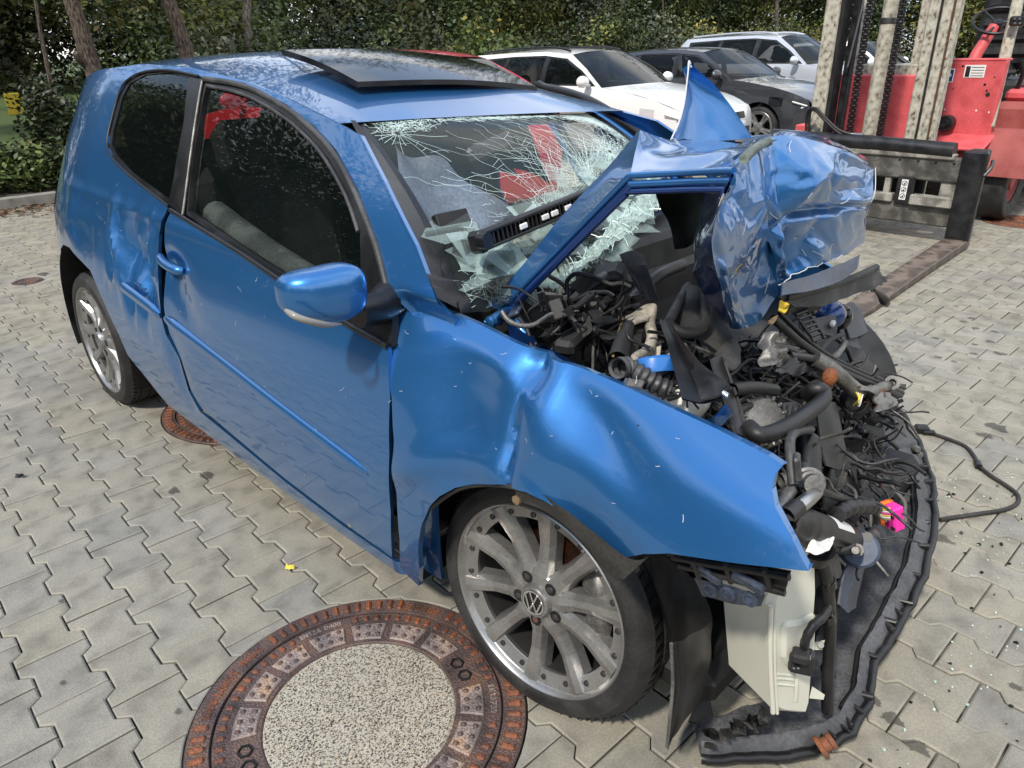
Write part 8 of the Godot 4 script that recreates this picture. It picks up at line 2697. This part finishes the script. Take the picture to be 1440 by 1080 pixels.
func plants() -> void:
	rng.seed = 101
	for i in 4:
		clumps.append(leaf_clump(20, 0.30, 0.085, 50 + i))
		twigs.append(leaf_clump(15, 0.28, 0.085, 90 + i))
	# three trunks on the left
	var T := func(called: String, label: String, px: Array, x: float, radii: Array, bark: Material, crown: Array, n: int, pal: Array) -> Node3D:
		var pts := px.map(func(q): return PX(q[0], q[1], x))
		var foot: Vector3 = pts[0]
		var o := thing(called, label, "tree", Vector3(foot.x, 0.1, foot.z))
		var full := [Vector3(foot.x + (foot.x - pts[1].x) * 0.3, 0.08, foot.z + (foot.z - pts[1].z) * 0.3)] + pts
		var top: Vector3 = pts[-1]
		var dir: Vector3 = (pts[-1] - pts[-2]).normalized()
		full.append(top + dir * 1.0)
		full.append(top + dir * 2.2 + Vector3(0, 0.6, 0))
		trunk(o, full, radii, bark)
		var crownc: Vector3 = full[-1]
		for k in 5:
			var a: Vector3 = full[-2].lerp(full[-1], rng.randf())
			trunk(o, [a, a + Vector3(rng.randfn(0, 0.5), 0.5, rng.randfn(0, 0.5)), a + Vector3(rng.randfn(0, 1.2), 1.2, rng.randfn(0, 1.2))], [radii[-1] * 0.7, 0.02, 0.01], bark, "limb")
		var lb := []
		for k in 7:
			lb.append([crownc + Vector3(rng.randfn(0, 0.9), rng.randf_range(-0.5, 1.6), rng.randfn(0, 0.9)), Vector3(1.1, 0.8, 1.1)])
		foliage(o, "crown", lb, n, pal)
		return o
	var t1: Node3D = T.call("tree", "leaning tree with cracked grey bark behind the rear of the wreck", [[142, 135], [134, 108], [122, 72], [110, 30], [99, 0]], -7.4, [0.12, 0.115, 0.11, 0.105, 0.095, 0.088, 0.07, 0.05], M.bark, [], 420, ["dark", "mid"])
	trunk(t1, [PX(122, 85, -7.4), PX(112, 82, -7.37), PX(106, 74, -7.33)], [0.07, 0.06, 0.035], M.bark, "broken_limb")
	T.call("tree", "brown leaning trunk rising just above the wreck's roof", [[264, 82], [258, 60], [248, 30], [236, 0]], -6.9, [0.105, 0.10, 0.095, 0.088, 0.085, 0.07, 0.05], M.bark, [], 420, ["dark", "mid"])
	T.call("tree", "slim straight pale trunk above the wreck's rear window", [[351, 80], [350, 50], [346, 25], [348, 0]], -7.0, [0.056, 0.055, 0.053, 0.052, 0.05, 0.045, 0.03], M.bark_pale, [], 320, ["mid", "yellow"])
	T.call("tree", "thin whitish stem in the wood above the white car", [[934, 62], [933, 30], [932, 0]], -11.5, [0.03, 0.028, 0.026, 0.024, 0.02, 0.014], M.bark_pale, [], 180, ["yellow", "mid"])
	T.call("tree", "pale tan trunk standing behind the tall silver car", [[1092, 50], [1092, 25], [1093, 0]], -9.0, [0.065, 0.06, 0.06, 0.055, 0.05, 0.03], M.bark_pale, [], 260, ["yellow", "olive"])
	T.call("tree", "dark thin double stem among the shrubs at the left edge", [[78, 165], [70, 110], [62, 70], [56, 40], [50, 0]], -8.0, [0.03, 0.03, 0.028, 0.025, 0.022, 0.018, 0.012], M.bark, [], 200, ["dark", "mid"])
	# shrubs behind the kerb on the left, each its own
	var S := [["low pale flowering shrub nearest the kerb at the left edge", [20, 292], -6.9, Vector3(0.36, 0.26, 0.5), 380, ["pale", "mid", "olive"]], ["bushy green shrub between the kerb and the wreck's tail", [66, 285], -6.8, Vector3(0.36, 0.30, 0.32), 380, ["mid", "pale", "dark"]], ["tall loose shrub with silvery leaves beside the leaning tree", [84, 215], -7.6, Vector3(0.24, 0.72, 0.24), 200, ["dark", "dark", "pale"]]]
	for s in S:
		var p := PX(s[1][0], s[1][1], s[2])
		shrub(s[0], Vector3(p.x, 0.1, p.z), s[3], s[4], s[5], "", 0.72)
	# hedge of shrubs behind the parked cars
	for i in 22:
		var z := -3.2 - i * 1.1
		var k: Array = [["dark", "mid"], ["dark", "dark", "olive"], ["mid", "pale", "dark"], ["olive", "yellow", "mid"]][(i * 7) % 4]
		if i > 11:
			k = ["yellow", "olive", "mid"]
		shrub("leafy shrub in the dense hedge behind the parked cars", Vector3(-7.6 - rng.randf() * 1.2, 0.1, z), Vector3(0.85, 0.95 + rng.randf() * 0.5, 0.85), 250, k, "shrubs of the hedge behind the parked cars")
	shrub("pale grey-leaved shrub standing over the red car", Vector3(-7.4, 0.1, -3.6), Vector3(0.8, 1.15, 0.8), 420, ["pale", "pale", "mid"])
	shrub("silvery shrub between the red car and the white car", Vector3(-7.3, 0.1, -5.6), Vector3(0.7, 1.0, 0.7), 380, ["pale", "mid", "olive"])
	# the wood behind as one mass, open over the lawn on the left
	var gap := func(q: Vector3, r: float) -> bool: return (1.725 - q.z - r * 1.15) / (3.545 - q.x) > 0.272 or q.x < -27.0
	var mass := func(n: int, x0: float, x1: float, z0: float, z1: float, y0: float, y1: float, r: Vector3) -> Array:
		var l := []
		while l.size() < n:
			var q := Vector3(rng.randf_range(x0, x1), rng.randf_range(y0, y1), rng.randf_range(z0, z1))
			if q.z > 3.5 or gap.call(q, r.x) or q.y > 2.0 + r.y * 1.2:
				l.append([q, r * rng.randf_range(0.6, 1.15)])
		return l
	foliage(self, "wood", mass.call(70, -10.6, -13.5, -30.0, -1.4, 0.3, 3.2, Vector3(1.1, 1.0, 1.1)), 4200, ["dark", "mid", "mid", "olive", "pale", "yellow"], 1.15).set_meta("kind", "stuff")
	foliage(self, "wood", mass.call(90, -13.0, -21.0, -34.0, 0.5, 0.5, 6.0, Vector3(2.0, 1.9, 2.0)), 8000, ["dark", "dark", "dark", "mid", "olive"], 1.8).set_meta("kind", "stuff")
	foliage(self, "wood", mass.call(60, -28.0, -44.0, -50.0, 12.0, 0.5, 9.0, Vector3(4.0, 3.0, 4.0)), 5000, ["dark", "mid", "olive"], 3.6).set_meta("kind", "stuff")
	foliage(self, "wood", mass.call(80, -18.0, 12.0, -34.0, -27.0, 0.4, 6.0, Vector3(2.0, 1.8, 2.0)), 9000, ["dark", "mid", "olive", "yellow"], 1.6).set_meta("kind", "stuff")
	foliage(self, "wood", mass.call(44, -9.0, -14.0, -30.0, 2.0, 3.6, 7.0, Vector3(1.9, 1.2, 1.9)), 1400, ["mid", "dark", "olive"], 1.6).set_meta("kind", "stuff")
	foliage(self, "wood", mass.call(40, -28.0, -38.0, -15.0, 0.0, 1.0, 7.0, Vector3(2.6, 2.2, 2.4)), 4500, ["dark", "mid", "olive"], 2.0).set_meta("kind", "stuff")
	# the trees that stand behind the photographer, seen in the paint and the glass
	foliage(self, "wood", mass.call(110, -34.0, -2.0, 11.5, 16.0, 0.4, 9.5, Vector3(2.3, 2.1, 2.3)), 9000, ["dark", "mid", "olive"], 2.1).set_meta("kind", "stuff")
	foliage(self, "wood", mass.call(90, -48.0, -18.0, 6.5, 11.0, 0.4, 10.5, Vector3(2.6, 2.3, 2.4)), 7000, ["dark", "mid", "olive"], 2.3).set_meta("kind", "stuff")
	foliage(self, "wood", mass.call(60, -2.0, 24.0, 15.0, 20.0, 0.4, 4.6, Vector3(2.2, 1.6, 2.0)), 3500, ["dark", "mid", "olive"], 2.2).set_meta("kind", "stuff")  # unseen low belt, added as a dark horizon for the bonnet to reflect
	var east := []  # unseen trees put in to darken what the crushed front mirrors
	for i in 50:
		east.append([Vector3(rng.randf_range(17.0, 23.0), rng.randf_range(0.5, 4.6), rng.randf_range(-9.0, 15.0)), Vector3(2.0, 1.6, 2.2)])
	foliage(self, "wood", east, 3500, ["dark", "mid", "olive"], 2.2).set_meta("kind", "stuff")
	# rough growth along the kerb
	var low := []
	for i in 40:
		low.append([Vector3(-6.7 - rng.randf() * 0.8, 0.12, 3.0 - i * 0.7), Vector3(0.5, 0.14, 0.5)])
	foliage(self, "ground_cover", low, 2200, ["mid", "olive", "pale", "dark"], 0.6).set_meta("kind", "stuff")
	# pale building and yellow marker beyond the lawn
	var q := PX(6, 66, -34.0)
	var sh := thing("white_building", "white building glimpsed through the trees at the left edge", "building", Vector3(-34.0, 0.4, q.z + 2.0))
	var m := MB.new()
	m.box(Transform3D(Basis(), Vector3(-36.0, 1.6, q.z + 2.6)), Vector3(4.0, 2.6, 6.6), 0.03)
	part("wall", m, M.white_plastic, sh)
	m = MB.new()
	m.box(Transform3D(Basis(), Vector3(-33.95, 1.9, q.z + 1.3)), Vector3(0.1, 1.0, 1.2), 0.02)
	part("window", m, M.black_gloss, sh)
	m = MB.new()
	m.box(Transform3D(Basis(), Vector3(-36.0, 3.0, q.z + 2.6)), Vector3(4.5, 0.2, 7.1), 0.05)
	part("roof", m, M.dark_grey, sh)
	var y := PX(12, 118, -16.0)
	var mk := thing("marker_post", "small yellow marker standing on the lawn at the left edge", "post", Vector3(y.x, 0.2, y.z))
	m = MB.new()
	m.box(Transform3D(Basis(), Vector3(y.x, 0.62, y.z)), Vector3(0.08, 0.45, 0.30), 0.02)
	part("plate", m, M.yellow, mk)
	m = MB.new()
	m.tube([Vector3(y.x, 0.1, y.z), Vector3(y.x, 0.6, y.z)], 0.025, 8)
	part("stake", m, M.bark, mk)
